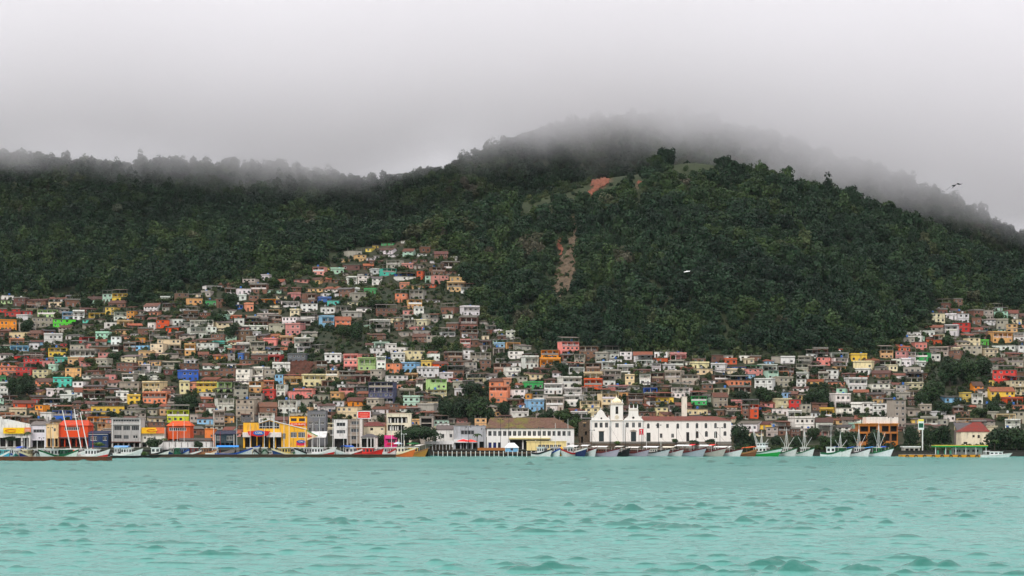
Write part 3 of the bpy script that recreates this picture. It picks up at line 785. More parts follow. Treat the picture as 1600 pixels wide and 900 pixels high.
        p = [(x0-o,-o,Hw+.01),(x1+o,-o,Hw+.01),(x1+o,D+o,Hw+.01),(x0-o,D+o,Hw+.01)]; ra = (x0+i,yr,zr); rb = (x1-i,yr,zr)
        rm.poly([p[0],p[1],rb,ra]); rm.poly([p[1],p[2],rb]); rm.poly([p[2],p[3],ra,rb]); rm.poly([p[3],p[0],ra]); rm.poly([p[3],p[2],p[1],p[0]])
        S.add('roof', rm, ['roof'], srgb(*jit(rg.choice(TILE), .15, rg)))
    elif roof == 'a':
        zb = Hw+rh
        rm.poly([(x0-o,-o-.2,Hw+.02),(x1+o,-o-.2,Hw+.02),(x1+o,D+.2,zb),(x0-o,D+.2,zb)]); rm.poly([(x0-o,-o-.2,Hw-.06),(x0-o,D+.2,zb-.08),(x1+o,D+.2,zb-.08),(x1+o,-o-.2,Hw-.06)])
        rm.poly([(x0-o,-o-.2,Hw-.06),(x1+o,-o-.2,Hw-.06),(x1+o,-o-.2,Hw+.02),(x0-o,-o-.2,Hw+.02)])
        for xx in (x0+.01, x1-.01): S.add('gable', MB().poly([(xx,0,Hw+.002),(xx,D,Hw+.002),(xx,D,zb-.12)]), [wallmat], col)
        S.add('roof', rm, ['roof'], srgb(*jit(rg.choice(SHEET+[TILE[2], TILE[4]]), .15, rg)))
    return S
def emit(S, root):
    for name, mb, mats, color in S.parts:
        if not mb.f: continue
        o = mb.build(name, [M[k] for k in mats], root, color=color)
        o['own'] = 1
        del o['own']
    for name, mesh, x, y, z, sx, sz in S.inst:
        o = link(name, mesh, root, (x, y, z)); o.scale = (sx, 1, sz)

# entries read off the photograph: block origin, then x0 y0 x1 y1 colour roof   (5.293 enlarged pixels per photo pixel)
BLK = {}
BLK[(0,430)] = """25,105,95,150,m,a 135,110,215,140,c,a 10,195,100,240,G,a 110,190,210,260,k,f 215,190,380,265,k,a 300,225,400,265,n,f 400,220,520,265,c,f
540,165,670,210,v,V 545,205,665,260,k,f 665,160,715,190,e,t 770,150,850,190,k,a 845,155,930,225,m,f 925,150,1055,220,y,V 890,205,1045,275,k,t
0,270,160,310,r,a 165,295,265,335,r,f 40,300,165,345,r,f 310,285,475,360,G,V 130,335,235,375,w,f 270,350,435,435,n,f 515,310,630,370,l,V
440,365,625,430,L,f 680,355,765,395,t,a 735,310,870,355,y,V 865,265,950,330,y,f 670,265,860,310,k,a 775,355,890,395,n,a 940,305,1050,375,w,V
1045,295,1110,360,o,f 1110,320,1185,380,k,a 0,375,135,465,o,f 0,440,80,510,k,a 75,470,250,530,c,f 540,485,690,530,w,a 675,510,795,560,r,V
790,480,900,545,m,f 880,525,985,560,t,a 1000,490,1080,530,s,t 1080,485,1145,520,w,f 910,460,985,490,o,a 1120,515,1200,560,o,f 1180,470,1220,520,k,t
1070,580,1235,630,l,f 85,580,235,640,l,V 260,535,420,580,l,t 240,560,320,620,w,f 400,600,550,675,y,V 410,565,515,600,y,a 515,565,575,600,r,f
575,575,700,625,n,f 575,620,790,680,n,V 0,570,90,620,m,a 0,640,110,700,w,a 115,650,240,705,r,a 200,690,355,760,r,f 0,705,130,760,s,a 0,760,140,830,s,f
130,760,260,835,r,f 350,705,450,755,p,f 310,680,460,720,y,a 450,685,560,730,t,f 460,725,590,770,o,a 560,685,660,740,u,f 540,765,670,850,u,f
265,780,400,850,c,f 400,750,460,820,m,f 680,780,845,830,k,a 680,815,845,860,w,a 790,700,890,770,n,f 960,725,1105,800,k,f 1145,705,1240,755,u,f
1170,745,1240,835,w,f 1000,820,1110,890,n,V 1105,790,1200,870,w,V 870,820,955,880,p,f 290,850,440,900,s,t 440,850,590,890,t,a 0,490,75,540,k,a 700,400,780,440,n,a"""
BLK[(230,430)] = """110,185,210,220,w,f 60,255,160,290,m,f 120,270,185,300,n,f 0,345,70,395,o,t 0,390,65,450,w,f 75,370,180,440,e,f 100,330,250,370,k,t
150,415,260,480,e,a 240,150,345,215,k,x 340,190,460,250,u,f 140,225,330,265,k,a 265,270,345,300,w,a 265,315,345,350,w,a 480,210,580,265,g,f
580,195,655,270,k,f 480,280,540,320,w,a 590,60,710,105,k,t 670,80,740,105,n,a 750,110,860,165,w,f 760,170,820,210,w,f 840,170,920,240,k,x
820,240,880,300,s,f 735,245,790,285,b,V 640,280,710,325,w,a 920,195,1060,240,o,V 1060,200,1110,235,b,a 985,240,1090,270,c,a 1110,215,1260,265,w,V
930,275,1000,325,w,a 690,325,820,360,e,t 720,355,800,415,w,f 820,345,920,380,n,f 800,385,1000,430,k,V 790,425,1000,460,w,f 630,370,710,395,w,a
260,390,360,465,w,V 350,370,550,430,w,V 355,430,490,525,w,V 720,460,850,545,k,f 840,475,940,510,w,f 1110,345,1240,430,w,f 1180,290,1255,360,c,f
1265,340,1385,395,w,f 1005,410,1135,480,n,f 560,430,640,465,c,a 525,490,635,555,k,x 960,530,1070,590,p,f 945,585,1050,615,b,a 85,530,275,615,c,P
275,530,400,575,c,t 400,560,560,630,w,f 560,555,640,600,t,f 600,590,660,640,w,a 310,575,395,665,u,V 230,600,310,660,k,a 100,665,180,700,c,f
250,670,480,700,n,a 295,695,400,740,w,f 500,650,665,700,o,t 670,645,725,715,n,f 750,655,790,710,b,f 790,645,845,700,k,f 860,660,1000,720,k,f
1000,630,1105,670,w,f 1000,665,1100,725,r,V 1215,525,1350,600,w,V 1300,490,1350,530,w,f 1240,590,1350,640,w,V 1160,655,1310,725,d,f 1350,610,1429,650,n,f
120,720,270,790,n,V 460,725,600,780,w,t 430,780,590,830,g,V 285,795,425,880,b,f 290,730,430,800,k,f 590,770,730,840,k,f 440,840,590,900,k,t
590,850,730,900,k,t 730,775,850,905,w,f 850,770,960,880,w,V 970,780,1060,880,n,x 1055,820,1125,910,l,f 1130,860,1290,900,u,V
1210,25,1330,65,p,a 1360,15,1429,75,u,t 940,0,1010,50,w,f 980,110,1110,150,m,a 1100,90,1270,140,k,a 1310,150,1400,230,k,x 280,740,300,800,k,a 0,705,115,755,u,f 0,750,95,830,w,V"""
BLK[(480,360)] = """480,135,530,180,y,a 555,115,590,150,y,a 610,95,715,125,g,a 770,75,890,105,w,a 1055,95,1160,125,n,a 940,135,1020,190,k,x 670,190,800,220,w,a
910,190,1060,215,w,a 265,225,380,265,u,a 490,215,560,250,w,a 510,240,625,275,k,t 870,235,990,265,k,a 1030,245,1130,275,w,a 1190,230,1235,260,w,f
780,280,875,320,p,f 890,275,970,320,n,a 195,320,305,365,m,f 410,345,540,385,w,a 415,375,505,440,w,f 540,325,620,365,w,f 620,315,740,375,t,V
740,350,905,388,b,a 745,380,905,415,w,f 905,335,955,410,e,f 1030,305,1150,370,k,V 1150,330,1260,360,k,a 770,440,845,485,s,f 955,435,1060,475,e,a
470,490,565,530,g,f 385,495,435,520,w,f 130,520,290,555,w,f 100,560,200,595,b,f 165,580,260,625,t,f 70,530,130,560,w,a 0,530,70,610,k,V
725,520,820,600,s,f 835,570,950,650,u,V 1000,570,1100,600,w,a 570,645,740,710,k,f 790,660,880,705,p,f 795,705,885,740,n,V 885,640,965,715,w,f
1100,635,1220,695,k,f 1110,695,1200,730,w,f 970,690,1085,740,n,f 1000,725,1080,770,n,f 1290,635,1429,710,w,V 1270,710,1400,800,k,V 120,715,225,815,l,V
230,710,360,805,s,t 545,745,690,805,w,V 490,780,560,815,m,f 570,810,685,850,n,f 800,740,890,810,n,V 720,755,800,830,k,f 780,840,875,880,n,f
960,780,1080,815,w,a 1150,770,1250,830,k,f 1110,840,1225,885,w,V 1270,820,1410,890,k,V 0,730,60,765,w,f 140,300,205,330,y,a 290,345,410,375,n,a 20,400,120,440,u,t 120,385,200,430,k,t 220,400,330,440,k,a"""
BLK[(460,460)] = """590,400,650,450,w,t 765,415,845,490,w,f 840,385,940,420,w,a 925,465,1080,545,c,x 1125,490,1205,555,w,x 730,495,810,530,b,a 405,500,525,635,p,V
530,530,675,640,G,V 680,520,755,640,w,V 755,570,875,655,s,f 810,490,915,570,w,f 880,570,1000,645,l,f 1045,555,1135,610,y,f 1145,550,1275,610,e,t
1015,610,1195,690,w,f 260,575,365,620,k,t 295,615,345,650,w,f 345,640,505,710,k,V 75,670,260,765,c,V 500,675,630,740,k,V 765,670,940,740,w,f
610,725,820,900,i,V 800,745,890,800,s,f 1120,700,1265,830,G,V 1310,725,1420,790,n,f 1325,785,1420,840,w,f 1005,740,1060,800,w,f 930,710,1035,750,k,t
860,790,1000,850,n,V 1100,790,1260,860,c,V 350,745,420,790,w,f 0,790,150,860,p,V 160,830,290,880,n,f 295,815,380,890,u,f 515,800,610,850,k,t 460,850,600,930,o,t 510,750,600,800,d,a 590,840,700,900,n,a"""
BLK[(700,460)] = """105,190,240,290,k,V 175,300,245,330,w,f 170,325,245,380,k,f 115,325,165,365,w,f 320,290,395,335,k,f 405,305,475,350,w,f 415,345,480,385,k,f
285,340,340,385,c,f 480,310,555,375,w,f 380,410,470,445,l,f 375,440,465,505,n,P 485,395,600,455,u,P 120,460,185,540,w,f 185,480,355,560,n,V 0,480,120,560,k,V
165,560,240,640,n,f 270,545,355,630,k,f 395,530,490,570,w,V 375,570,490,660,k,V 495,545,605,600,w,a 490,600,605,680,w,f 635,520,750,615,w,V 770,460,915,540,o,V
765,535,930,600,o,V 935,390,1090,505,p,V 1085,430,1235,550,k,V 1045,495,1130,580,n,V 1135,570,1260,650,k,V 670,640,865,705,c,a 865,625,950,685,w,t
1000,600,1130,660,w,V 1120,650,1280,710,c,V 1125,705,1275,790,e,V 335,690,460,770,s,t 460,700,525,765,s,f 340,765,495,900,s,V 660,730,790,790,g,f
800,690,950,745,k,a 795,745,945,830,w,V 945,690,1110,780,w,V 960,780,1110,860,w,V 495,785,640,865,w,f 500,680,590,740,w,P 680,830,795,905,w,V
1270,560,1385,640,w,V 1280,710,1385,770,w,f 225,745,300,785,s,a 1275,800,1415,900,c,V 615,480,740,525,k,a"""
BLK[(940,460)] = """150,475,250,545,w,x 290,490,350,530,k,f 435,475,545,525,w,x 425,525,545,570,e,f 550,475,670,520,n,x 415,570,490,640,w,V 510,585,610,630,w,f
690,550,745,585,w,a 750,530,860,570,k,x 750,570,890,620,c,f 770,615,920,670,c,f 650,590,750,640,k,t 905,500,1010,560,k,f 905,580,1020,650,w,f
1020,540,1120,580,e,f 1180,535,1265,575,c,f 1040,590,1190,625,b,a 1040,625,1190,665,c,f 1185,585,1325,625,g,V 1190,665,1255,700,l,f 1040,675,1190,710,b,a
1055,710,1245,765,s,f 1085,765,1240,825,k,V 660,665,800,750,n,V 830,690,940,745,w,t 830,745,920,790,k,f 410,650,515,735,k,V 520,640,655,740,n,V
315,660,405,750,w,V 195,670,270,760,c,f 575,770,730,860,w,V 350,770,460,825,b,V 130,590,260,650,w,V 0,545,110,620,n,a 740,840,870,920,g,V
925,810,1045,940,a,t 450,850,600,910,y,f 220,820,350,900,k,V 280,540,420,600,w,V 270,610,400,655,k,a 1120,640,1200,660,w,a 520,745,570,800,n,a"""
BLK[(1180,460)] = """85,535,160,585,l,h 55,585,190,640,w,f 210,520,330,585,w,f 335,575,440,655,n,V 340,650,440,700,w,f 255,610,325,680,k,V 480,450,605,515,k,V
510,520,620,590,p,f 630,480,775,530,w,V 655,525,775,600,w,V 690,455,765,485,e,f 795,500,925,565,y,f 810,560,965,625,c,f 890,580,950,625,b,f
825,620,945,665,w,f 710,645,830,690,k,a 835,670,935,705,k,t 770,700,930,800,w,V 965,625,1110,700,k,t 960,740,1120,820,w,P 1080,590,1175,635,c,f
1130,650,1265,700,w,t 1255,640,1360,700,k,f 1365,650,1429,710,k,f 1145,780,1230,815,c,V 1150,435,1280,480,e,f 1300,480,1429,555,g,V 1330,565,1415,600,w,f
340,700,420,770,w,f 420,700,560,750,u,t 190,690,320,770,n,f 65,700,160,745,e,t 230,810,300,860,l,f 645,830,770,900,n,f 580,690,710,730,n,a 560,600,640,640,n,a 1000,700,1120,745,n,a"""
BLK[(1330,460)] = """700,70,810,130,k,f 725,125,800,175,k,f 845,40,925,115,k,f 780,170,870,210,w,f 1100,105,1165,140,w,f 1180,105,1255,145,m,f 1185,140,1295,200,m,f
1320,170,1390,195,l,f 1330,205,1410,245,c,f 840,235,975,310,r,f 570,310,690,350,w,f 525,345,610,385,m,f 620,350,690,400,e,t 685,375,755,430,e,f
525,395,630,460,p,f 770,370,870,410,k,f 1170,280,1285,312,m,a 1165,315,1345,405,u,V 1345,315,1429,390,w,V 1165,420,1355,470,w,f 915,425,1080,500,n,x
1065,390,1140,420,L,f 840,450,910,490,c,f 645,440,800,510,n,V 1385,420,1429,510,w,f 1290,520,1429,600,n,V 1000,190,1075,250,k,f 870,140,950,190,k,f
1090,460,1170,490,n,f 1170,625,1355,750,r,f 1370,640,1429,700,k,f 950,120,1060,150,n,a 1370,250,1429,310,s,f"""
BLK[(1330,560)] = """1010,190,1095,290,o,t 1140,180,1175,225,y,f 1000,290,1090,380,w,V 1150,235,1355,360,y,t 1280,330,1429,390,e,V 1285,385,1429,425,s,f 920,290,995,360,y,f
770,305,915,370,l,a 970,385,1050,425,k,t 1205,455,1360,525,c,V 1340,440,1429,540,n,f 570,390,665,470,n,P 350,345,460,580,n,f 245,370,350,480,w,f
130,480,350,545,w,a 0,370,190,450,w,f 470,400,570,480,n,a 870,380,965,420,k,a 500,490,570,540,y,a"""
BLK[(1120,560)] = """205,380,345,500,e,V 320,380,400,430,b,t 600,340,695,440,r,f 700,380,780,490,n,x 850,420,965,480,y,V 975,300,1115,410,w,P 985,410,1130,490,w,P
400,450,570,515,n,a 170,515,335,605,w,a 330,520,455,590,y,t 455,535,575,600,w,f 640,495,815,600,w,f 1110,380,1200,450,w,f 780,430,860,490,w,a 590,440,700,495,w,V 820,490,960,590,w,t"""
BLK[(900,560)] = """600,355,770,400,w,V 660,405,760,480,c,f 520,425,655,490,k,a 210,290,340,420,c,V 340,280,430,350,u,f 30,350,195,410,c,V 75,410,190,490,c,f
920,420,1095,480,c,f 60,275,210,350,n,V 1370,390,1429,510,k,V 430,310,560,390,k,V 1090,430,1160,470,w,t"""
BLK[(680,560)] = """780,350,905,440,l,f 915,330,1060,440,n,V 1060,310,1200,400,w,V 1110,410,1235,450,r,t 1120,445,1255,515,w,P 660,365,740,410,w,t 625,410,780,490,w,V
1200,350,1360,440,c,V 745,290,790,400,o,f 950,390,1010,450,w,f"""
BLK[(460,560)] = """1035,480,1145,590,n,V 775,375,870,455,k,f 870,390,1015,450,w,t 1050,395,1100,445,w,f 340,400,525,500,c,f 445,330,600,400,o,t 595,340,700,420,n,f
540,530,740,630,u,t 160,350,240,420,w,a 610,440,720,530,n,a"""
BLK[(230,560)] = """440,370,560,460,w,t 580,330,720,435,w,V 725,340,890,525,n,f 930,360,1075,510,k,t 1080,345,1240,460,w,V 165,425,345,530,Y,V 410,480,545,550,l,a
350,460,420,530,n,f 555,440,640,570,n,V 630,450,720,540,u,a 270,195,350,295,c,f 410,205,575,285,y,V 455,280,580,330,w,f 585,195,700,290,G,V 835,190,950,285,u,V
960,190,1050,265,s,V 955,265,1050,340,r,f 1065,215,1140,320,w,V 1180,270,1365,335,p,f 720,230,835,350,n,V 840,290,950,360,n,V 480,590,555,665,o,f 920,450,1040,530,w,V
1060,480,1160,560,k,t 170,370,360,420,n,V 780,440,930,530,d,a 1130,160,1290,220,u,V 420,100,600,150,k,f 370,560,470,640,k,a"""
BLK[(0,560)] = """115,345,285,415,e,t 285,385,360,475,o,f 270,335,335,375,r,f 230,240,425,280,b,a 385,260,525,315,w,f 365,370,515,410,w,f 425,320,520,350,b,a
620,240,680,360,w,t 435,430,590,515,b,V 675,415,755,460,w,t 755,395,1025,460,y,f 995,425,1190,470,n,f 720,480,880,540,o,V 960,280,1060,370,w,f
1060,310,1160,380,y,f 1170,200,1330,290,c,V 1175,285,1380,375,s,V 985,200,1150,275,n,f 870,240,980,290,k,a 685,215,850,275,k,a 690,295,870,345,k,V
440,165,590,240,t,f 595,190,690,240,w,f 300,170,440,230,s,t 0,150,50,210,g,f 0,205,65,325,w,V 0,330,30,410,m,f 870,330,960,400,k,V 1180,400,1300,470,n,a 240,500,370,560,n,V 130,470,240,530,k,a"""
ENT = []
for (ox, oy), txt in BLK.items():
    for e in txt.split():
        a = e.split(','); x0, y0, x1, y1 = [float(v)/5.293 for v in a[:4]]
        ENT.append((ox+x0, oy+y0, ox+x1, oy+y1, a[4], a[5]))
print('entries', len(ENT))
NUM = ['', 'single-storey', 'two-storey', 'three-storey', 'four-storey', 'five-storey']
ROOFW = {'f': 'with flat roof', 't': 'with tiled gable roof', 'a': 'with low sheet roof', 'h': 'with hipped roof', 'V': 'with open veranda', 'x': 'with bare rooftop columns', 'P': 'raised on columns'}
HS = []
for i, (x0, y0, x1, y1, code, roof) in enumerate(ENT):
    cx = (x0+x1)/2; Y = hit(cx, min(y1, 692.0))
    if Y is None: print('no ground', x0, y0); continue
    Y = max(Y, 1079.0)
    W = (x1-x0)*mpp(Y); H = max(2.3, (y1-y0)*mpp(Y))
    rh = {'t': .3, 'h': .3, 'a': .2}.get(roof, 0)
    floors = max(1, int(round(H*(1-rh)/2.75)))
    HS.append(dict(x0=x0, x1=x1, y0=y0, y1=y1, cx=cx, cy=(y0+y1)/2, Y=Y, W=W, H=H, code=code, roof=roof, floors=min(floors, 5), area=(x1-x0)*(y1-y0)))
# fill the gaps of the town with smaller, mostly hidden houses
occ = np.zeros((900, 1600), bool)
for h in HS: occ[int(h['y0']):int(h['y1'])+1, max(0, int(h['x0'])):int(h['x1'])+1] = True
GREEN = [[(8,584),(52,584),(52,622),(8,622)], [(680,608),(767,608),(767,655),(680,660)], [(1143,602),(1218,602),(1218,630),(1143,630)], [(1254,600),(1301,600),(1301,632),(1254,632)],
         [(1440,560),(1547,553),(1547,600),(1520,635),(1430,660),(1430,610)], [(275,609),(319,609),(319,640),(275,640)], [(440,555),(500,555),(500,592),(440,592)], [(230,590),(290,585),(280,605),(232,605)],
         [(480,500),(590,490),(575,560),(490,560)], [(560,440),(640,440),(640,480),(570,490)], [(660,440),(760,470),(760,530),(690,545)], [(840,640),(908,640),(908,676),(870,660)], [(100,500),(170,505),(160,525),(100,520)],
         [(590,520),(760,545),(760,560),(600,545)]]
rgf = random.Random(21)
fill = []
for k in range(16000):
    px = rgf.uniform(0, 1600); py = rgf.uniform(392, 684); w = rgf.uniform(14, 29); hh = rgf.uniform(8, 17)
    if py-hh < town_top(px)+4: continue
    if any(in_poly(np.array([px]), np.array([py-hh/2]), g)[0] for g in GREEN): continue
    a, b, c_, d = int(py-hh), int(py), int(px-w/2), int(px+w/2)
    blk = occ[a:b, max(0, c_):d]
    if blk.size == 0 or blk.mean() > (0.44 if py > 500 or px > 1200 or px < 300 else 0.12): continue
    occ[a:b, max(0, c_):d] = True
    Y = hit(px, py)
    if Y is None: continue
    Y = max(Y, 1079.0)
    code = rgf.choice('kkkkkkkkknnnnnnwwwwwwwcccuusmp'); roof = rgf.choice('fffaaattVVVx')
    W = w*mpp(Y); H = max(2.4, hh*mpp(Y))
    fill.append(dict(x0=px-w/2, x1=px+w/2, y0=py-hh, y1=py, cx=px, cy=py-hh/2, Y=Y, W=W, H=H, code=code, roof=roof, floors=1 if H < 3.9 else 2, area=w*hh*0.5))
print('hand', len(HS), 'fill', len(fill))
HS.sort(key=lambda h: -h['area'])
NHOUSE = 305
single = HS[:NHOUSE]; rest = HS[NHOUSE:]+fill
# each house's label: look first, then what it stands beside
MARKS = [('bell tower', 965, 655), ('long convent wing', 1073, 672), ('mossy-roofed white hall', 829, 678), ('red-orange warehouse', 112, 670), ('grey glazed office block', 197, 674), ('yellow supermarket', 430, 670),
         ('red billboard', 569, 648), ('magenta kiosk', 610, 686), ('long pale landslide scar', 885, 405), ('red earth bank', 468, 577), ('orange-roofed hall', 278, 670), ('umbrella-shaped tree', 660, 680),
         ('white square tower', 1069, 635), ('tall petrol sign', 1443, 668), ('orange market building', 1372, 676), ('cream red-tiled house', 1524, 676)]
for h in single:
    q = PAL[h['code']][1]
    h['B'] = '%s %s house %s' % (NUM[h['floors']], q, ROOFW[h['roof']])
    h['short'] = '%s house' % q
from collections import Counter
cntB = Counter(h['B'] for h in single)
uniqS = [h for h in single if cntB[h['B']] == 1]
used = set()
def dirn(dx, dy):
    if abs(dx) > abs(dy)*1.2: return 'right of' if dx > 0 else 'left of'
    return 'below' if dy > 0 else 'above'
for h in single:
    lab = None
    if cntB[h['B']] == 1: lab = h['B']+' on the hillside'
    else:
        refs = [('the '+n, x, y) for n, x, y in MARKS] + [('the '+u['B'].split(' with ')[0].split(' raised')[0], u['cx'], u['cy']) for u in uniqS if u is not h]
        cn = Counter(r[0] for r in refs); refs = [r for r in refs if cn[r[0]] == 1 or r[0][4:] in [m[0] for m in MARKS]]
        short_all = Counter('the %s %s house' % (NUM[z['floors']], PAL[z['code']][1]) for z in single)
        refs = [r for r in refs if short_all.get(r[0], 1) == 1]
        refs.sort(key=lambda r: math.hypot(r[1]-h['cx'], (r[2]-h['cy'])*1.4))
        same = [z for z in single if z['B'] == h['B'] and z is not h]
        for n, x, y in refs:
            d = dirn(h['cx']-x, h['cy']-y); dist = math.hypot(h['cx']-x, h['cy']-y)
            if any(dirn(z['cx']-x, z['cy']-y) == d and math.hypot(z['cx']-x, z['cy']-y) < dist*1.05 for z in same): continue
            cand = '%s %s %s %s' % (h['B'], 'just' if dist < 60 else 'some way', d, n)
            if cand not in used and len(cand.split()) <= 16: lab = cand; break
        if lab is None: lab = h['B']+' in the hillside town'; print('weak label', lab)
    used.add(lab); h['label'] = lab
def place(h, seed):
    rg = random.Random(seed); Y = h['Y']; D = min(rg.uniform(5.5, 8.5), max(4.5, h['W']*1.4))
    p = at(h['cx'], h['y1'], Y); gz = min(p.z, zat(p.x, Y)+0.6)
    return rg, D, (p.x, Y, max(gz, zat(p.x, Y)-1.5)), rg.choice((-1, 1))*rg.uniform(0.03, 0.42)
for i, h in enumerate(single):
    rg, D, loc, rz = place(h, 1000+i)
    S = house_spec(h['W'], h['H'], D, h['code'], h['roof'], h['floors'], rg)
    nm = {'k': 'brick_house'}.get(h['code'], 'hillside_house')
    root = tag(empty(nm, loc, rz), h['label'], 'house', 'houses crowding the hillside')
    emit(S, root)
# the many smaller houses half hidden among them: one object
def own_color_nodes():
    for key in ('paint', 'brick', 'roof', 'plain'):
        m = M[key].copy(); m.name = M[key].name+'_small'; t = m.node_tree
        oi = [n for n in t.nodes if n.type == 'OBJECT_INFO'][0]
        a = t.nodes.new('ShaderNodeAttribute'); a.attribute_name = 'col'
        for l in list(t.links):
            if l.from_node == oi and l.from_socket.name == 'Color':
                to = l.to_socket; t.links.remove(l); t.links.new(a.outputs['Color'], to)
        M[key+'_small'] = m
own_color_nodes()
keys = ['paint_small', 'brick_small', 'roof_small', 'plain_small', 'concrete', 'glass', 'frame_w', 'frame_b', 'frame_g']
ki = {k: i for i, k in enumerate(keys)}; mat_i = {M[k].name: ki[k] for k in ('glass', 'frame_w', 'frame_b', 'frame_g')}
big = MB(); cols = []
for i, h in enumerate(rest):
    rg, D, loc, rz = place(h, 5000+i)
    S = house_spec(h['W'], h['H'], D, h['code'], h['roof'], h['floors'], rg, sat=0.78)
    T = Matrix.Translation(loc) @ Matrix.Rotation(rz, 4, 'Z')
    for name, mb, mats, color in S.parts:
        n0 = len(big.v); big.v += [tuple(T @ Vector(v)) for v in mb.v]
        for f, mi in zip(mb.f, mb.m):
            big.f.append(tuple(k+n0 for k in f)); k = mats[mi]; big.m.append(ki.get(k+'_small', ki.get(k, 4))); cols.append(color or (1, 1, 1))
    for name, mesh, x, y, z, sx, sz in S.inst:
        n0 = len(big.v); big.v += [tuple(T @ Vector((x+v.co.x*sx, y+v.co.y, z+v.co.z*sz))) for v in mesh.vertices]
        for p in mesh.polygons:
            big.f.append(tuple(k+n0 for k in p.vertices)); big.m.append(mat_i[mesh.materials[p.material_index].name]); cols.append((1, 1, 1))
o = big.build('small_houses', [M[k] for k in keys])
at_ = o.data.attributes.new('col', 'FLOAT_COLOR', 'FACE')
at_.data.foreach_set('color', np.array([(*c, 1) for c in cols], np.float32).ravel())
tag(o, 'crowd of small houses half hidden between the larger hillside houses', kind='stuff')
# ---------------------------------------------------------------- waterfront
def fixed(name, rgb, rough=0.7, var=0.2):
    if name not in M: M[name] = mat_plain(name, srgb(*rgb), rough, var)
    return M[name]
_strip = {}
def strip_win(frame, bars):
    k = (frame, bars)
    if k not in _strip: 
        mb = MB(); f = 0.03
        mb.poly([(-.5,.04,0),(.5,.04,0),(.5,.04,1),(-.5,.04,1)], 1)
        for a in ((-.5,-.5+f,0,1),(.5-f,.5,0,1),(-.5+f,.5-f,0,.09),(-.5+f,.5-f,.91,1)): mb.box(a[0],a[1],-.03,.05,a[2],a[3],0)
        for i in range(bars):
            x = -.5+(i+1)/(bars+1); w = .12/(bars+2); mb.box(x-w,x+w,-.01,.035,.09,.91,0)
        _strip[k] = mb.mesh('window_strip', [M[frame], M['glass']])
    return _strip[k]
_doors = {}
def door_mesh(rgb):
    if rgb not in _doors:
        d = MB(); d.box(-.5,.5,0,.08,0,1,0); d.box(-.44,-.04,-.03,-.002,.06,.94,0); d.box(.04,.44,-.03,-.002,.06,.94,0)
        _doors[rgb] = d.mesh('door', [fixed('door_%d_%d_%d' % rgb, rgb)])
    return _doors[rgb]
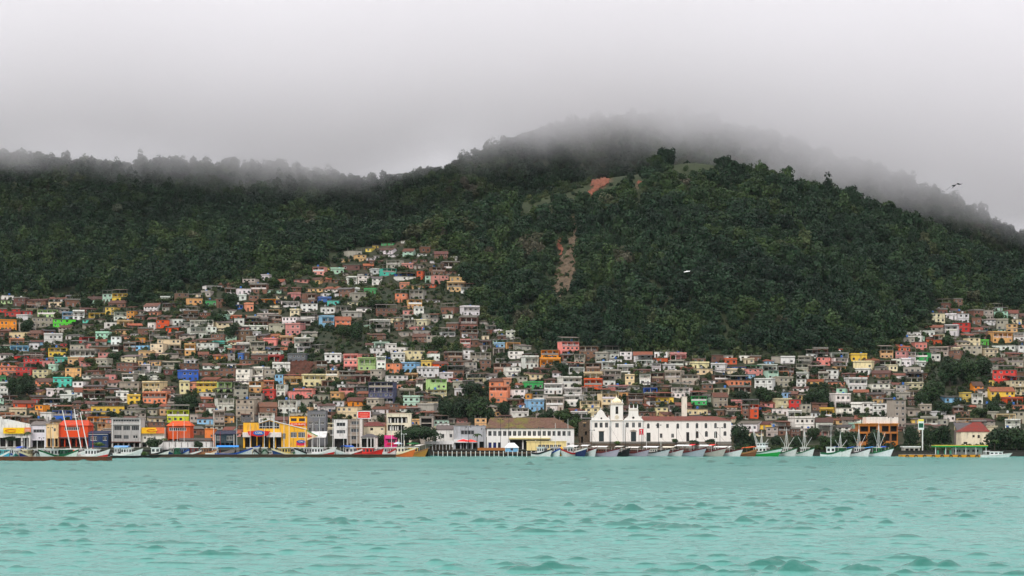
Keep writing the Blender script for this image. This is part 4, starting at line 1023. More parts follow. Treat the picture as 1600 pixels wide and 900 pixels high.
class Bld:
    """a waterfront building laid out in photo columns/rows on the vertical plane at depth Y"""
    def __init__(s, name, label, cat, x0, x1, ybot, Y, D, rgb, group=None, yaw=0.0, matkey='paint', z0=None):
        s.cx = (x0+x1)/2; s.Y = Y; s.D = D; s.k = mpp(Y); s.rgb = srgb(*rgb); s.matkey = matkey
        p = at(s.cx, ybot, Y); gz = zat(p.x, Y) if Y > 1013 else 2.1
        s.zb = p.z; s.found = max(0.5, p.z-gz+1.0)
        s.root = tag(empty(name, (p.x, Y, p.z), yaw), label, cat, group)
        s.x0, s.x1 = s.X(x0), s.X(x1); s.h = 0
    def X(s, px): return (px-s.cx)*s.k
    def Z(s, py): return CAMH+(HOR-py)/F*s.Y-s.zb
    def part(s, name, mb, mats, rgb=None, parent=None, smooth=False):
        return mb.build(name, [M[m] if isinstance(m, str) else m for m in (mats if isinstance(mats, list) else [mats])], parent or s.root, color=srgb(*rgb) if rgb else s.rgb, smooth=smooth)
    def body(s, ytop, bands, x0=None, x1=None, top=True, dy=0.0, rgb=None):
        """bands: (ytop, ybot, [(kind, xa, xb, ya, yb, arg)])"""
        xa, xb = (s.x0 if x0 is None else s.X(x0)), (s.x1 if x1 is None else s.X(x1))
        mb = MB(); zt = s.Z(ytop); s.h = max(s.h, zt)
        mb.box(xa+.01, xb-.01, .02+dy, s.D-.01, -s.found, -.003, 1)
        if top: shell(mb, xa, xb, s.D, 0, zt) if dy == 0 else [mb.poly([(xa,s.D,0),(xa,dy,0),(xa,dy,zt),(xa,s.D,zt)]), mb.poly([(xb,dy,0),(xb,s.D,0),(xb,s.D,zt),(xb,dy,zt)]), mb.poly([(xa,dy,zt),(xb,dy,zt),(xb,s.D,zt),(xa,s.D,zt)])]
        for yt, yb, ops in bands:
            L = []
            for o in ops:
                k, a, b, c, d = o[:5]; arg = o[5] if len(o) > 5 else None
                X0, X1, Z0, Z1 = s.X(a), s.X(b), s.Z(d), s.Z(c); dp = {'w': .22, 's': .25, 'd': .3, 'o': 2.2, 'v': 1.6}[k]
                L.append((X0, X1, max(Z0, s.Z(yb)+.005), min(Z1, s.Z(yt)-.005), dp))
                xm = (X0+X1)/2
                if k in 'ws':
                    me_ = strip_win(*(arg or ('frame_w', 1 if k == 'w' else 4))); w_ = link('window', me_, s.root, (xm, dp-.07+dy, Z0)); w_.scale = (X1-X0, 1, Z1-Z0)
                elif k == 'd':
                    w_ = link('door', door_mesh(arg or (40,40,46)), s.root, (xm, dp-.12+dy, Z0)); w_.scale = (X1-X0, 1, Z1-Z0)
            wall_with_openings(mb, xa, xb, s.Z(yb), s.Z(yt), L, dy)
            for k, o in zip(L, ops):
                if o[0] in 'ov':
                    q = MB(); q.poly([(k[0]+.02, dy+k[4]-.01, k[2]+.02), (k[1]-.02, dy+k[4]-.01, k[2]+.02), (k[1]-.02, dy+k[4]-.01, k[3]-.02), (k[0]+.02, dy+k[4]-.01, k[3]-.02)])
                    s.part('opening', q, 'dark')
        return s.part('wall', mb, [s.matkey, 'concrete'], rgb)
    def slab(s, py, th=0.25, over=0.25, rgb=(200,196,188), name='roof_slab', x0=None, x1=None):
        xa, xb = (s.x0 if x0 is None else s.X(x0)), (s.x1 if x1 is None else s.X(x1)); z = s.Z(py)+.004
        mb = MB(); mb.box(xa-over, xb+over, -over, s.D+over, z, z+th); return s.part(name, mb, 'plain', rgb)
    def hip(s, ye, yr, rgb, inset=None, over=0.5, x0=None, x1=None, moss=None):
        xa, xb = (s.x0 if x0 is None else s.X(x0))-over, (s.x1 if x1 is None else s.X(x1))+over
        z0, z1 = s.Z(ye)+.01, s.Z(yr); D = s.D; i = inset if inset is not None else D/2
        la, lb = (i if isinstance(i, tuple) else (i, i))
        mb = MB(); p = [(xa,-over,z0),(xb,-over,z0),(xb,D+over,z0),(xa,D+over,z0)]; a = (xa+la,D/2,z1); b = (xb-lb,D/2,z1)
        mb.poly([p[0],p[1],b,a]); mb.poly([p[1],p[2],b]); mb.poly([p[2],p[3],a,b]); mb.poly([p[3],p[0],a]); mb.poly(p[::-1])
        return s.part('roof', mb, moss or 'roof', rgb)
    def shed(s, yf, yb_, rgb, over=0.4, x0=None, x1=None):
        xa, xb = (s.x0 if x0 is None else s.X(x0))-over, (s.x1 if x1 is None else s.X(x1))+over; z0, z1 = s.Z(yf), s.Z(yb_); D = s.D
        mb = MB(); mb.poly([(xa,-over,z0),(xb,-over,z0),(xb,D+.2,z1),(xa,D+.2,z1)]); mb.poly([(xa,-over,z0-.12),(xa,D+.2,z1-.12),(xb,D+.2,z1-.12),(xb,-over,z0-.12)])
        mb.poly([(xa,-over,z0-.12),(xb,-over,z0-.12),(xb,-over,z0),(xa,-over,z0)]); mb.poly([(xa,-over,z0-.12),(xa,-over,z0),(xa,D+.2,z1),(xa,D+.2,z1-.12)]); mb.poly([(xb,-over,z0),(xb,-over,z0-.12),(xb,D+.2,z1-.12),(xb,D+.2,z1)])
        return s.part('roof', mb, 'roof', rgb)
def even(kind, x0, x1, n, frac, ya, yb, arg=None):
    w = (x1-x0)/n
    return [(kind, x0+(i+.5-frac/2)*w, x0+(i+.5+frac/2)*w, ya, yb, arg) for i in range(n)]
G_ = 'buildings along the waterfront'
LT = (206,202,196)

# quay wall, street, piers
mb = MB(); mb.box(-1500, 1500, 1012.2, 1014.5, -3, 2.25); mb.box(-1500, 1500, 1011.9, 1013.0, 2.254, 2.45)
tag(mb.build('quay_wall', mat_plain('shadow_toned_stone', (0.045,0.040,0.034), 0.9, 0.5)), 'long low grey stone quay wall at the edge of the bay', 'quay wall')  # stone colour darkened to hold the shadow band along the quay
mb = MB(); mb.box(-900, 900, 1026, 1034, 2.62, 2.66)
for i in range(-60, 60): mb.box(i*9.0, i*9.0+3.2, 1029.9, 1030.1, 2.664, 2.668, 1)
tag(mb.build('shore_road', [mat_plain('asphalt', (0.05,0.05,0.052), 0.9), M['white']]), 'asphalt shore road behind the quay', kind='structure')
p0, p1 = at(-60, 715, 852), at(168, 715, 852)
mb = MB(); mb.box(p0.x-40, p1.x, 850, 862, -2.5, 1.15); mb.box(p0.x-40, p1.x+.15, 849.85, 862, 1.154, 1.4)
for i in range(30): mb.box(p0.x-40+i*3.3, p0.x-40+i*3.3+.3, 849.7, 849.98, -2, 1.1)
tag(mb.build('timber_pier', mat_plain('rust_brown_timber', (0.13,0.055,0.028), 0.9, 0.5)), 'long low rust-brown pier with red and blue boats behind', 'pier')
p0, p1 = at(236, 715, 955), at(618, 715, 955)
mb = MB(); mb.box(p0.x, p1.x, 953, 958, -2.5, 1.0); mb.box(p0.x-.2, p1.x+.2, 952.8, 958.2, 1.004, 1.3)
for i in range(34): mb.box(p0.x+i*3.0, p0.x+i*3.0+.35, 952.6, 952.78, -2, 1.25)
tag(mb.build('timber_pier', mat_plain('dark_wet_timber', (0.07,0.048,0.032), 0.9, 0.5)), 'long low dark brown pier with small boats moored behind', 'pier')
# jetty on posts
p0, p1 = at(676, 710, 1002), at(868, 710, 1002)
jr = tag(empty('jetty', ((p0.x+p1.x)/2, 1004, 0)), 'timber jetty on white posts in front of the mossy-roofed hall', 'jetty')
hw = (p1.x-p0.x)/2
mb = MB(); mb.box(-hw, hw, -2, 6, 1.25, 1.6); mb.build('deck', M['wood'], jr)
mb = MB(); mb.box(-hw, hw, -1.9, -1.75, .6, 1.24); mb.build('beam', M['dark'], jr)
for i in range(27):
    mb = MB(); x = -hw+.4+i*(2*hw-.8)/26; mb.tube([(x, -2.25, -2), (x, -2.25, 2.3)], .17, 7); mb.build('post', M['white'], jr)
for i in range(8):
    mb = MB(); x = -hw+2+i*(2*hw-4)/7; mb.box(x-.3, x+.3, -1.2, 5.5, -2, 1.2); mb.build('pile', M['dark'], jr)
# ------------------------------------------------ buildings, left to right
b = Bld('shop_building', 'white waterfront shop with stepped sloping parapet beside the yellow signboard', 'shop', -30, 47, 700, 1058, 12, (232,230,224), G_)
b.body(664, [(664, 681, [('o', 8, 28, 669, 677)]), (681, 700, even('o', -26, 46, 6, .8, 684, 698))])
mb = MB(); mb.prism([(b.X(-30), b.Z(664)+.003), (b.X(46.5), b.Z(664)+.003), (b.X(46.5), b.Z(662.5)), (b.X(12), b.Z(655)), (b.X(3), b.Z(655)), (b.X(3), b.Z(651)), (b.X(-30), b.Z(651))], 0, .5); b.part('parapet', mb, 'paint')
b = Bld('shop_building', 'lilac-white shop wall with dark grey awning between two cream walls', 'shop', 47.4, 72, 700, 1060, 10, (226,220,226), G_)
b.body(664, [(664, 682, [('s', 52, 70, 671, 676, ('frame_g', 3))]), (682, 700, [('o', 50, 70, 688, 699)])]); b.shed(664, 658, (120,112,106))
b = Bld('shop_building', 'pale peach shop at the end of the red-orange warehouse', 'shop', 72.3, 91, 700, 1060, 10, (240,204,150), G_)
b.body(663, [(663, 682, [('w', 84, 87, 669, 674)]), (682, 700, even('o', 73, 91, 3, .8, 685, 698))]); b.slab(663, rgb=(216,184,140))
b = Bld('warehouse', 'red-orange warehouse with a white-framed strip of windows', 'warehouse', 91.5, 137.5, 699, 1062, 14, (228,76,32), G_)
b.body(665, [(665, 683, [('s', 101, 124, 667.2, 672.5, ('frame_w', 6))]), (683, 699, even('o', 92, 137, 5, .86, 685.5, 698))]); b.hip(665, 656.5, (214,70,30), inset=1.4)
mb = MB(); mb.box(b.x0-.4, b.x1+.4, -1.4, -.004, b.Z(684.5), b.Z(683.2)); b.part('awning', mb, 'plain', (92,90,92))
b = Bld('shop_building', 'navy blue shop with white-framed windows behind a hedge', 'shop', 138.3, 168.5, 699, 1056, 9, (34,58,98), G_)
b.body(677, [(677, 699, [('s', 141, 151.5, 681.5, 688.5, ('frame_w', 3)), ('s', 160.5, 167, 682, 688.5, ('frame_w', 2))])]); b.shed(677, 673, (24,38,74)); 
mb = MB(); mb.box(b.x0, b.x1, -.15, -.004, b.Z(679), b.Z(678.3)); b.part('trim', mb, 'white')
b = Bld('office_block', 'grey three-storey office block with bands of dark glazing and white pillars', 'office block', 174, 219.5, 699, 1058, 13, (176,172,168), G_)
b.body(654, [(654, 663, [('s', 176, 218, 655.6, 658.6, ('frame_g', 9))]), (663, 676, [('s', 178.5, 190, 665, 672.5, ('frame_g', 3)), ('s', 192.5, 203, 665, 672.5, ('frame_g', 3)), ('s', 206, 217, 665, 672.5, ('frame_g', 3))]),
   (676, 690, [('s', 178.5, 190, 679.5, 685.5, ('frame_g', 3)), ('s', 193, 201, 680, 686, ('frame_g', 2)), ('w', 208, 215, 680, 685)]), (690, 699, even('o', 176, 218, 5, .85, 691.5, 698.5))])
b.slab(654, .3, .35, (190,188,184)); mb = MB(); mb.box(b.x0-.2, b.x1+.2, -.5, -.005, b.Z(663.4), b.Z(662.6)); b.part('ledge', mb, 'white')
mb = MB(); mb.box(b.x0-.2, b.x1+.2, -.9, -.005, b.Z(691.3), b.Z(690)); b.part('canopy', mb, 'plain', (96,60,52))
for px in (176, 219): mb = MB(); mb.box(b.X(px)-.18, b.X(px)+.18, -.4, -.1, 0, b.Z(655)); b.part('pillar', mb, 'white')
b = Bld('shop_building', 'white low shop with yellow and orange signboard along its parapet', 'shop', 220.5, 257, 699, 1060, 10, (230,226,214), G_)
b.body(668, [(668, 690, [('w', 225, 228, 682, 686), ('w', 240, 243, 682, 686)]), (690, 699, even('o', 221, 257, 4, .85, 691, 698.5))])
b = Bld('hall', 'orange-roofed hall with a long white-framed window strip', 'hall', 262, 297, 699, 1064, 12, (216,84,30), G_)
b.body(665.5, [(665.5, 683, [('s', 264, 291, 668, 673.3, ('frame_w', 7))]), (683, 699, even('o', 263, 297, 4, .86, 686, 698))]); b.hip(665.5, 657.5, (228,88,24), inset=2.0, over=.7)
b = Bld('storage_shed', 'long white panelled shed with dark flat roof below the orange-roofed hall', 'shed', 249, 328, 706, 1042, 9, (228,224,220), G_)
b.body(689.5, [(689.5, 706, even('o', 250, 327, 8, .10, 691, 705))]); b.slab(689.5, .35, .3, (70,62,60)); mb = MB(); mb.box(b.X(278), b.x1, 3, b.D-.5, b.Z(689)+.3, b.Z(684.5)); b.part('upper_roof', mb, 'plain', (110,104,100))
b = Bld('shop_building', 'plain salmon-orange block beside the dark teal building', 'shop', 320, 335, 700, 1066, 9, (236,132,66), G_)
b.body(671, [(671, 686, [('w', 329, 332, 679, 683)]), (686, 700, [('o', 322, 333, 688, 699)])]); b.slab(671, rgb=(200,110,60))
b = Bld('shop_building', 'dark teal two-storey building with navy roof and white-framed windows', 'shop', 335.6, 366, 702, 1058, 10, (40,62,72), G_)
b.body(678, [(678, 690, [('s', 338, 344.5, 681, 688, ('frame_w', 2)), ('s', 354, 363.5, 681, 688, ('frame_w', 3))]), (690, 702, even('o', 337, 366, 4, .8, 692, 701))]); b.shed(678.5, 672.5, (30,36,66))
for px in (336.3, 365.6): mb = MB(); mb.box(b.X(px)-.14, b.X(px)+.14, -.3, -.05, 0, b.Z(678.5)); b.part('pillar', mb, 'white')
# supermarket
b = Bld('supermarket', 'yellow supermarket with wide glazed gable and dark open ground floor', 'supermarket', 380, 478.5, 702, 1056, 16, (244,182,48), G_)
b.body(674.5, [(674.5, 702, even('o', 382, 440, 6, .88, 677, 701) + [('s', 441.5, 446, 671+6, 686, ('frame_g', 1)), ('s', 454, 463.5, 675.2, 684, ('frame_w', 3)), ('s', 466, 476.5, 675.2, 684, ('frame_w', 3))])])
mb = MB(); mb.box(b.X(380), b.X(404), 0, 1.2, b.Z(674.4), b.Z(660.5)); b.part('parapet', mb, 'paint')
mb = MB(); mb.prism([(b.X(404.1), b.Z(674.4)), (b.X(478.5), b.Z(674.4)), (b.X(478.5), b.Z(671)), (b.X(452), b.Z(664.5)), (b.X(437.5), b.Z(661)), (b.X(421), b.Z(656)), (b.X(404.1), b.Z(661.5))], .0, 10); b.part('gable', mb, 'paint')
mb = MB(); mb.prism([(b.X(405), b.Z(669.6)), (b.X(436.5), b.Z(669.6)), (b.X(436.5), b.Z(662.2)), (b.X(421), b.Z(657.4)), (b.X(405), b.Z(662.4))], -.05, -.004); b.part('gable_glazing', mb, 'glass')
for px in (405, 410.3, 415.6, 421, 426.3, 431.6, 436.5):
    mb = MB(); zt = b.Z(np.interp(px, [405, 421, 436.5], [662.4, 657.4, 662.2])); mb.box(b.X(px)-.07, b.X(px)+.07, -.12, -.052, b.Z(669.6), zt); b.part('mullion', mb, 'frame_w')
mb = MB(); mb.box(b.X(405), b.X(436.5), -.13, -.056, b.Z(666.6), b.Z(666.0)); b.part('transom', mb, 'frame_w')
mb = MB(); mb.tube([(b.X(404), -.2, b.Z(661.3)), (b.X(421), -.2, b.Z(655.6)), (b.X(437.5), -.2, b.Z(660.6)), (b.X(478.8), -.2, b.Z(670.6))], .2, 6); b.part('roof_edge', mb, 'white')
for i, (pa, pb_) in enumerate(((380, 392), (417, 440))):
    mb = MB(); mb.box(b.X(pa), b.X(pb_), -2.2, -.01, b.Z(683), b.Z(675.5)); b.part('white_awning', mb, 'plain', (232,222,216))
# text on the oval board
def text(s, size, loc, parent, mat, name='lettering', ext=0.04, bold=0.0):
    o = link(name, TEXT[(s, size)], parent, loc); o.rotation_euler = (R(90), 0, 0); return o
def board(name, label, x0, x1, y0, y1, Y, cat, rgb, border=None, th=.25, legs=None):
    c = at((x0+x1)/2, y1, Y); k = mpp(Y); w_, h_ = (x1-x0)*k, (y1-y0)*k
    r = tag(empty(name, tuple(c)), label, cat); mb = MB(); mb.box(-w_/2, w_/2, 0, th, 0, h_); mb.build('panel', M['plain'], r, color=srgb(*rgb))
    if border:
        mb = MB(); e = border[1]
        for a in ((-w_/2-e, w_/2+e, -e, 0), (-w_/2-e, w_/2+e, h_, h_+e), (-w_/2-e, -w_/2, 0, h_), (w_/2, w_/2+e, 0, h_)): mb.box(a[0], a[1], -.06, th+.04, a[2], a[3])
        mb.build('frame', M['plain'], r, color=srgb(*border[0]))
    if legs:
        for x in legs:
            mb = MB(); mb.box(x-.12, x+.12, .05, th, zat(c.x, Y)-c.z-.5, -.003); mb.build('leg', M['metal'], r)
    return r, w_, h_
c = at(404.5, 681, 1052.6); r = tag(empty('oval_sign', tuple(c)), 'red awning board with white-lettered blue oval on the yellow supermarket', 'sign')
mb = MB(); mb.prism([(-4.6,.2),(-5.2,2.1),(-2.6,2.3),(2.6,2.3),(5.2,2.1),(4.0,.2),(0,-.4)], .0, .3); mb.build('panel', M['plain'], r, color=srgb(214,44,44))
mb = MB(); n = 28; mb.prism([(2.55*math.cos(2*math.pi*i/n), 1.35+1.12*math.sin(2*math.pi*i/n)) for i in range(n)], -.2, -.004); mb.build('oval', M['plain'], r, color=srgb(24,104,184))
text('CSAL', 1.5, (0, -.26, 1.35), r, M['white'], bold=.03)
c = at(470.5, 696, 1050); r = tag(empty('oval_sign', tuple(c)), 'small pink and blue awning board at the foot of the supermarket', 'sign')
mb = MB(); mb.prism([(-2.2,.1),(-2.2,2.0),(2.2,2.0),(2.2,.1),(0,-.2)], .0, .3); mb.build('panel', M['plain'], r, color=srgb(220,50,84))
mb = MB(); mb.prism([(2.0*math.cos(2*math.pi*i/n), 1.75+.72*math.sin(2*math.pi*i/n)) for i in range(n)], -.2, -.004); mb.build('oval', M['plain'], r, color=srgb(40,84,160))
text('CSAL', 1.0, (0, -.26, 1.75), r, M['white'], bold=.02)
for lx in (-1.9, 1.9): mb = MB(); mb.box(lx-.1, lx+.1, .05, .25, -3, 0); mb.build('leg', M['metal'], r)
b = Bld('shop_building', 'yellow upper-floor shop with orange lettered band behind the supermarket', 'shop', 452, 479.5, 690, 1078, 8, (248,190,40), G_)
b.body(650.5, [(650.5, 660, [('s', 454.5, 463.5, 653.5, 658.3, ('frame_b', 2)), ('s', 467, 476.5, 653.5, 658.3, ('frame_b', 2))]), (660, 690, [])]); b.slab(650.5, .25, .3, (120,80,50))
mb = MB(); mb.box(b.X(453), b.X(479), -.25, -.004, b.Z(665.5), b.Z(660.3)); b.part('sign_band', mb, 'plain', (224,84,34))
mb = MB(); rr = random.Random(4)
xx = 455.0
while xx < 477: mb.box(b.X(xx), b.X(xx+rr.uniform(.6, 1.6)), -.32, -.254, b.Z(663.9-rr.uniform(0, .8)), b.Z(662.0+rr.uniform(-.8, .5))); xx += 2.0
b.part('lettering', mb, 'white')
# signs
r, w_, h_ = board('shop_sign', 'long yellow signboard with an orange looping emblem over the white waterfront shop', 5, 38, 668.3, 677.5, 1056.6, 'sign', (250,206,28), None)
mb = MB(); mb.tube([(-1.2+2.6*math.cos(a)*(1 if abs(math.cos(a)) < .98 else 1.05), -.12, h_/2+.62*math.sin(a)) for a in np.linspace(.5, 5.6, 18)], .17, 6); mb.build('emblem', M['plain'], r, color=srgb(226,120,24))
r, w_, h_ = board('shop_sign', 'faded orange signboard next to the long yellow signboard', 38.2, 48, 668, 676.8, 1056.6, 'sign', (236,132,84), None)
mb = MB()
for q in (.35, .55): mb.box(-w_*.35, w_*.35, -.1, -.004, h_*q, h_*q+.18)
mb.build('lettering', M['white'], r)
r, w_, h_ = board('shop_sign', 'yellow and orange signboard beside the grey glazed office block', 221, 257, 668, 677.3, 1058.6, 'sign', (248,190,36), None)
mb = MB(); mb.box(1.4, w_/2-.02, -.05, -.004, .03, h_-.03); mb.build('orange_field', M['plain'], r, color=srgb(236,120,70))
mb = MB(); mb.tube([(-.5+2.2*math.cos(a), -.14, h_/2+.55*math.sin(a)) for a in np.linspace(.4, 5.4, 18)], .16, 6); mb.build('emblem', M['plain'], r, color=srgb(224,116,24))
mb = MB(); mb.lathe([(.05,-.5),(.42,-.2),(.42,.2),(.05,.5)], 12); o = mb.build('emblem', M['plain'], r, (1.5,-.2,h_/2), srgb(250,210,60))
r, w_, h_ = board('billboard', 'red billboard with white frame below the cream gable house', 559.5, 578, 643.5, 653, 1084, 'billboard', (226,44,34), ((232,230,230), .35), legs=(-1.9, 1.9))
mb = MB()
for q, s_ in ((.66, .36), (.42, .42), (.2, .3)): mb.box(-w_*s_, w_*s_, -.06, -.004, h_*q, h_*q+.2)
mb.build('lettering', M['plain'], r, color=srgb(250,170,150))
# blocks near the middle of the bay
b = Bld('apartment_building', 'grey-blue apartment block with dark window bands beside the yellow shop', 'apartments', 480.3, 509, 700, 1066, 11, (112,114,120), G_)
b.body(642, [(642, 656, [('s', 485, 493, 647.2, 651.6, ('frame_w', 2)), ('s', 494.5, 508, 647.2, 651.6, ('frame_w', 3))]), (656, 665, even('w', 481, 508, 3, .62, 658.5, 663, ('frame_w', 2))), (665, 700, even('w', 481, 508, 4, .4, 668, 674, ('frame_g', 1)))]); b.slab(642, .25, .2, (90,92,98))
b = Bld('canopy', 'white sloping canopy with green-edged triangular sign beside the supermarket', 'canopy', 480, 509, 700, 1050, 8, (236,234,230), G_)
b.shed(683.5, 674, (234,232,228), x0=486, x1=508)
for px in (487, 496, 507.5): mb = MB(); mb.box(b.X(px)-.1, b.X(px)+.1, .1, .3, 0, b.Z(684)); b.part('post', mb, 'white')
mb = MB(); mb.prism([(b.X(479.5), b.Z(688)), (b.X(497), b.Z(681.7)), (b.X(479.5), b.Z(673))], -.7, -.42); b.part('sign_panel', mb, 'plain', (236,202,160))
mb = MB(); mb.tube([(b.X(479.5), -.8, b.Z(672.6)), (b.X(497.4), -.8, b.Z(681.5))], .18, 6); b.part('sign_edge', mb, 'plain', (60,150,80))
mb = MB(); mb.prism([(b.X(480.5), b.Z(684.5)), (b.X(488), b.Z(682)), (b.X(481), b.Z(678))], -.78, -.704); b.part('sign_mark', mb, 'plain', (220,84,60))
b = Bld('office_block', 'white modern three-storey building with long black windows', 'office block', 521.3, 543, 702, 1056, 11, (230,226,222), G_)
b.body(656, [(656, 670.5, [('s', 526, 539.5, 660.4, 666, ('frame_g', 2))]), (670.5, 684, [('s', 526, 539.5, 672, 677.2, ('frame_g', 2))]), (684, 702, [('o', 522.3, 542, 685.5, 701)])]); b.slab(656, .2, .1, (200,198,196))
b = Bld('office_block', 'taupe three-storey building with dark ribbon windows and white corner pillar', 'office block', 543.4, 566, 702, 1057, 11, (152,138,126), G_)
b.body(655, [(655, 667, [('s', 549, 560.5, 658.2, 663.4, ('frame_g', 2))]), (667, 680, [('s', 548.5, 560.5, 669.8, 675.2, ('frame_g', 2))]), (680, 691, [('s', 549, 556.5, 681.4, 686.8, ('frame_g', 1))]), (691, 702, [('o', 545, 561, 693, 701)])])
mb = MB(); mb.box(b.X(562), b.X(566.3), -.3, -.004, 0, b.Z(655)); b.part('pillar', mb, 'plain', (222,214,206))
for y_ in (667, 680): mb = MB(); mb.box(b.x0, b.X(561.8), -.28, -.004, b.Z(y_+.8), b.Z(y_-.8)); b.part('ledge', mb, 'plain', (176,164,152))
b = Bld('house', 'cream house under a long maroon roof between taupe building and modern block', 'house', 567, 601, 702, 1072, 9, (236,222,190), G_)
b.body(666, [(666, 679, [('w', 578.5, 583, 668.5, 672.5, ('frame_b', 1)), ('w', 595, 599, 669, 672)]), (679, 702, [])]); b.hip(666, 659, (112,50,44), inset=3)
b = Bld('pavilion', 'small grey-roofed pavilion with white columns in front of maroon-roofed house', 'pavilion', 564, 590, 702, 1046, 7, (226,222,214), G_)
b.body(683, [(683, 702, [('o', 565, 573, 685, 701), ('o', 575, 579, 685, 701), ('o', 580.5, 584, 685, 701)])]); b.hip(683, 678, (92,88,90), inset=3)
for px in (574, 579.7, 585): mb = MB(); mb.box(b.X(px)-.16, b.X(px)+.16, -.5, -.15, 0, b.Z(683.2)); b.part('column', mb, 'white')
b = Bld('office_block', 'cream two-storey modern block with full-width dark balconies behind the magenta kiosk', 'office block', 604, 642, 702, 1068, 11, (232,222,196), G_)
b.body(646.5, [(646.5, 662, [('v', 606, 636.5, 651.5, 660.8)]), (662, 676, [('v', 606, 632, 664, 673)]), (676, 702, even('o', 606, 640, 4, .8, 680, 700))])
for px, w_ in ((606.8, .8), (610.2, .9), (617, .6), (621.5, .8), (628, .9), (634.5, .6)):
    mb = MB(); mb.box(b.X(px)-w_*.35, b.X(px)+w_*.35, .9, 1.0, b.Z(660.6), b.Z(653.5)); b.part('curtain', mb, 'white')
for px, w_ in ((610, .9), (614, .8), (618, .8), (621.5, .8), (631, .5)):
    mb = MB(); mb.box(b.X(px)-w_*.35, b.X(px)+w_*.35, .9, 1.0, b.Z(672.6), b.Z(666)); b.part('curtain', mb, 'white')
b.slab(646.5, .3, .2, (226,214,186))
b = Bld('kiosk', 'magenta two-tier kiosk at the foot of the modern cream block', 'kiosk', 600.5, 619.5, 700, 1040, 6, (224,46,124), None)
b.body(680, [(680, 686, []), (686, 700, [('w', 606, 611, 687.3, 691.5, ('frame_g', 1)), ('w', 612.5, 617.5, 687.3, 691.5, ('frame_g', 1))])])
mb = MB(); mb.box(b.X(602), b.x1+.5, -.9, -.004, b.Z(685.6), b.Z(681)); b.part('awning', mb, 'plain', (236,72,150)); mb = MB(); mb.box(b.X(605), b.x1+.1, -.3, -.004, b.Z(695), b.Z(692.5)); b.part('counter', mb, 'plain', (216,40,50))
b = Bld('house', 'grey framed two-storey house rising behind the umbrella-shaped tree', 'house', 655.5, 677, 700, 1076, 8, (168,158,148), G_)
b.body(651.5, [(651.5, 661, [('v', 658, 674.5, 653.5, 660.5)]), (661, 700, [('v', 658, 674.5, 662, 668)])]); b.slab(651.5, .3, .3, (150,142,136))
b = Bld('shop_building', 'low white shop with dark tiled roof next to the grey panelled building', 'shop', 682, 708.5, 702, 1060, 9, (230,226,220), G_)
b.body(671, [(671, 702, [('w', 702.5, 706.5, 678, 683.5, ('frame_g', 1)), ('w', 690, 694, 678, 683.5, ('frame_g', 1))])]); b.shed(671, 664.2, (104,92,88))
b = Bld('shop_building', 'grey panelled flat-roofed building with a dark window strip beside mossy-roofed hall', 'shop', 708.9, 759.6, 705, 1050, 12, (176,178,182), G_)
b.body(666, [(666, 686, [('s', 720, 741, 672.5, 679, ('frame_g', 3))]), (686, 705, even('o', 711, 747, 4, .84, 692, 704) + [('o', 749, 756, 690, 704)])]); b.slab(666, .25, .15, (160,162,168))
mb = MB(); mb.box(b.X(709), b.X(731), -1.6, -.004, b.Z(691.5), b.Z(686.5)); b.part('white_canopy', mb, 'plain', (236,234,232))
b = Bld('covered_market', 'long white open market canopy beside the umbrella-shaped tree', 'market', 664, 709, 706, 1030, 8, (234,232,228), G_)
mb = MB(); mb.box(b.x0, b.x1, -.3, b.D, b.Z(694), b.Z(689.5)); b.part('roof', mb, 'plain', (226,222,220))
for i in range(9): mb = MB(); x = b.x0+.3+i*(b.x1-b.x0-.6)/8; mb.box(x-.12, x+.12, 0, .24, 0, b.Z(694)-.002); b.part('column', mb, 'white')
mb = MB(); mb.box(b.x0+1, b.x1-1, 5, 5.4, 0, b.Z(694.3)); b.part('back_wall', mb, 'plain', (120,104,84))
def parasol(px, py, Y, rgb, label, rad=2.6):
    c = at(px, py, Y); g = max(2.3, zat(c.x, Y)) if Y > 1013 else 1.6; r = tag(empty('parasol', (c.x, Y, g)), label, 'parasol', 'parasols on the quay')
    h = c.z-g; mb = MB(); mb.lathe([(rad, -.5), (rad*.55, .1), (.05, .55)], 8, 0, (0, 0, h)); mb.build('canopy', M['plain'], r, color=srgb(*rgb)); mb = MB(); mb.tube([(0,0,0),(0,0,h+.4)], .06, 6); mb.build('pole', M['white'], r)
parasol(724, 688, 1034, (226,36,36), 'bright red parasol in front of the grey panelled building', 3.2)
parasol(736, 688.5, 1035, (236,60,40), 'orange-red parasol beside the small palm', 3.0)
parasol(646, 692, 1028, (96,196,120), 'green and white parasol under the umbrella-shaped tree', 3.4)
parasol(622, 692, 1026, (206,222,238), 'pale blue parasol beside the magenta kiosk', 2.2)
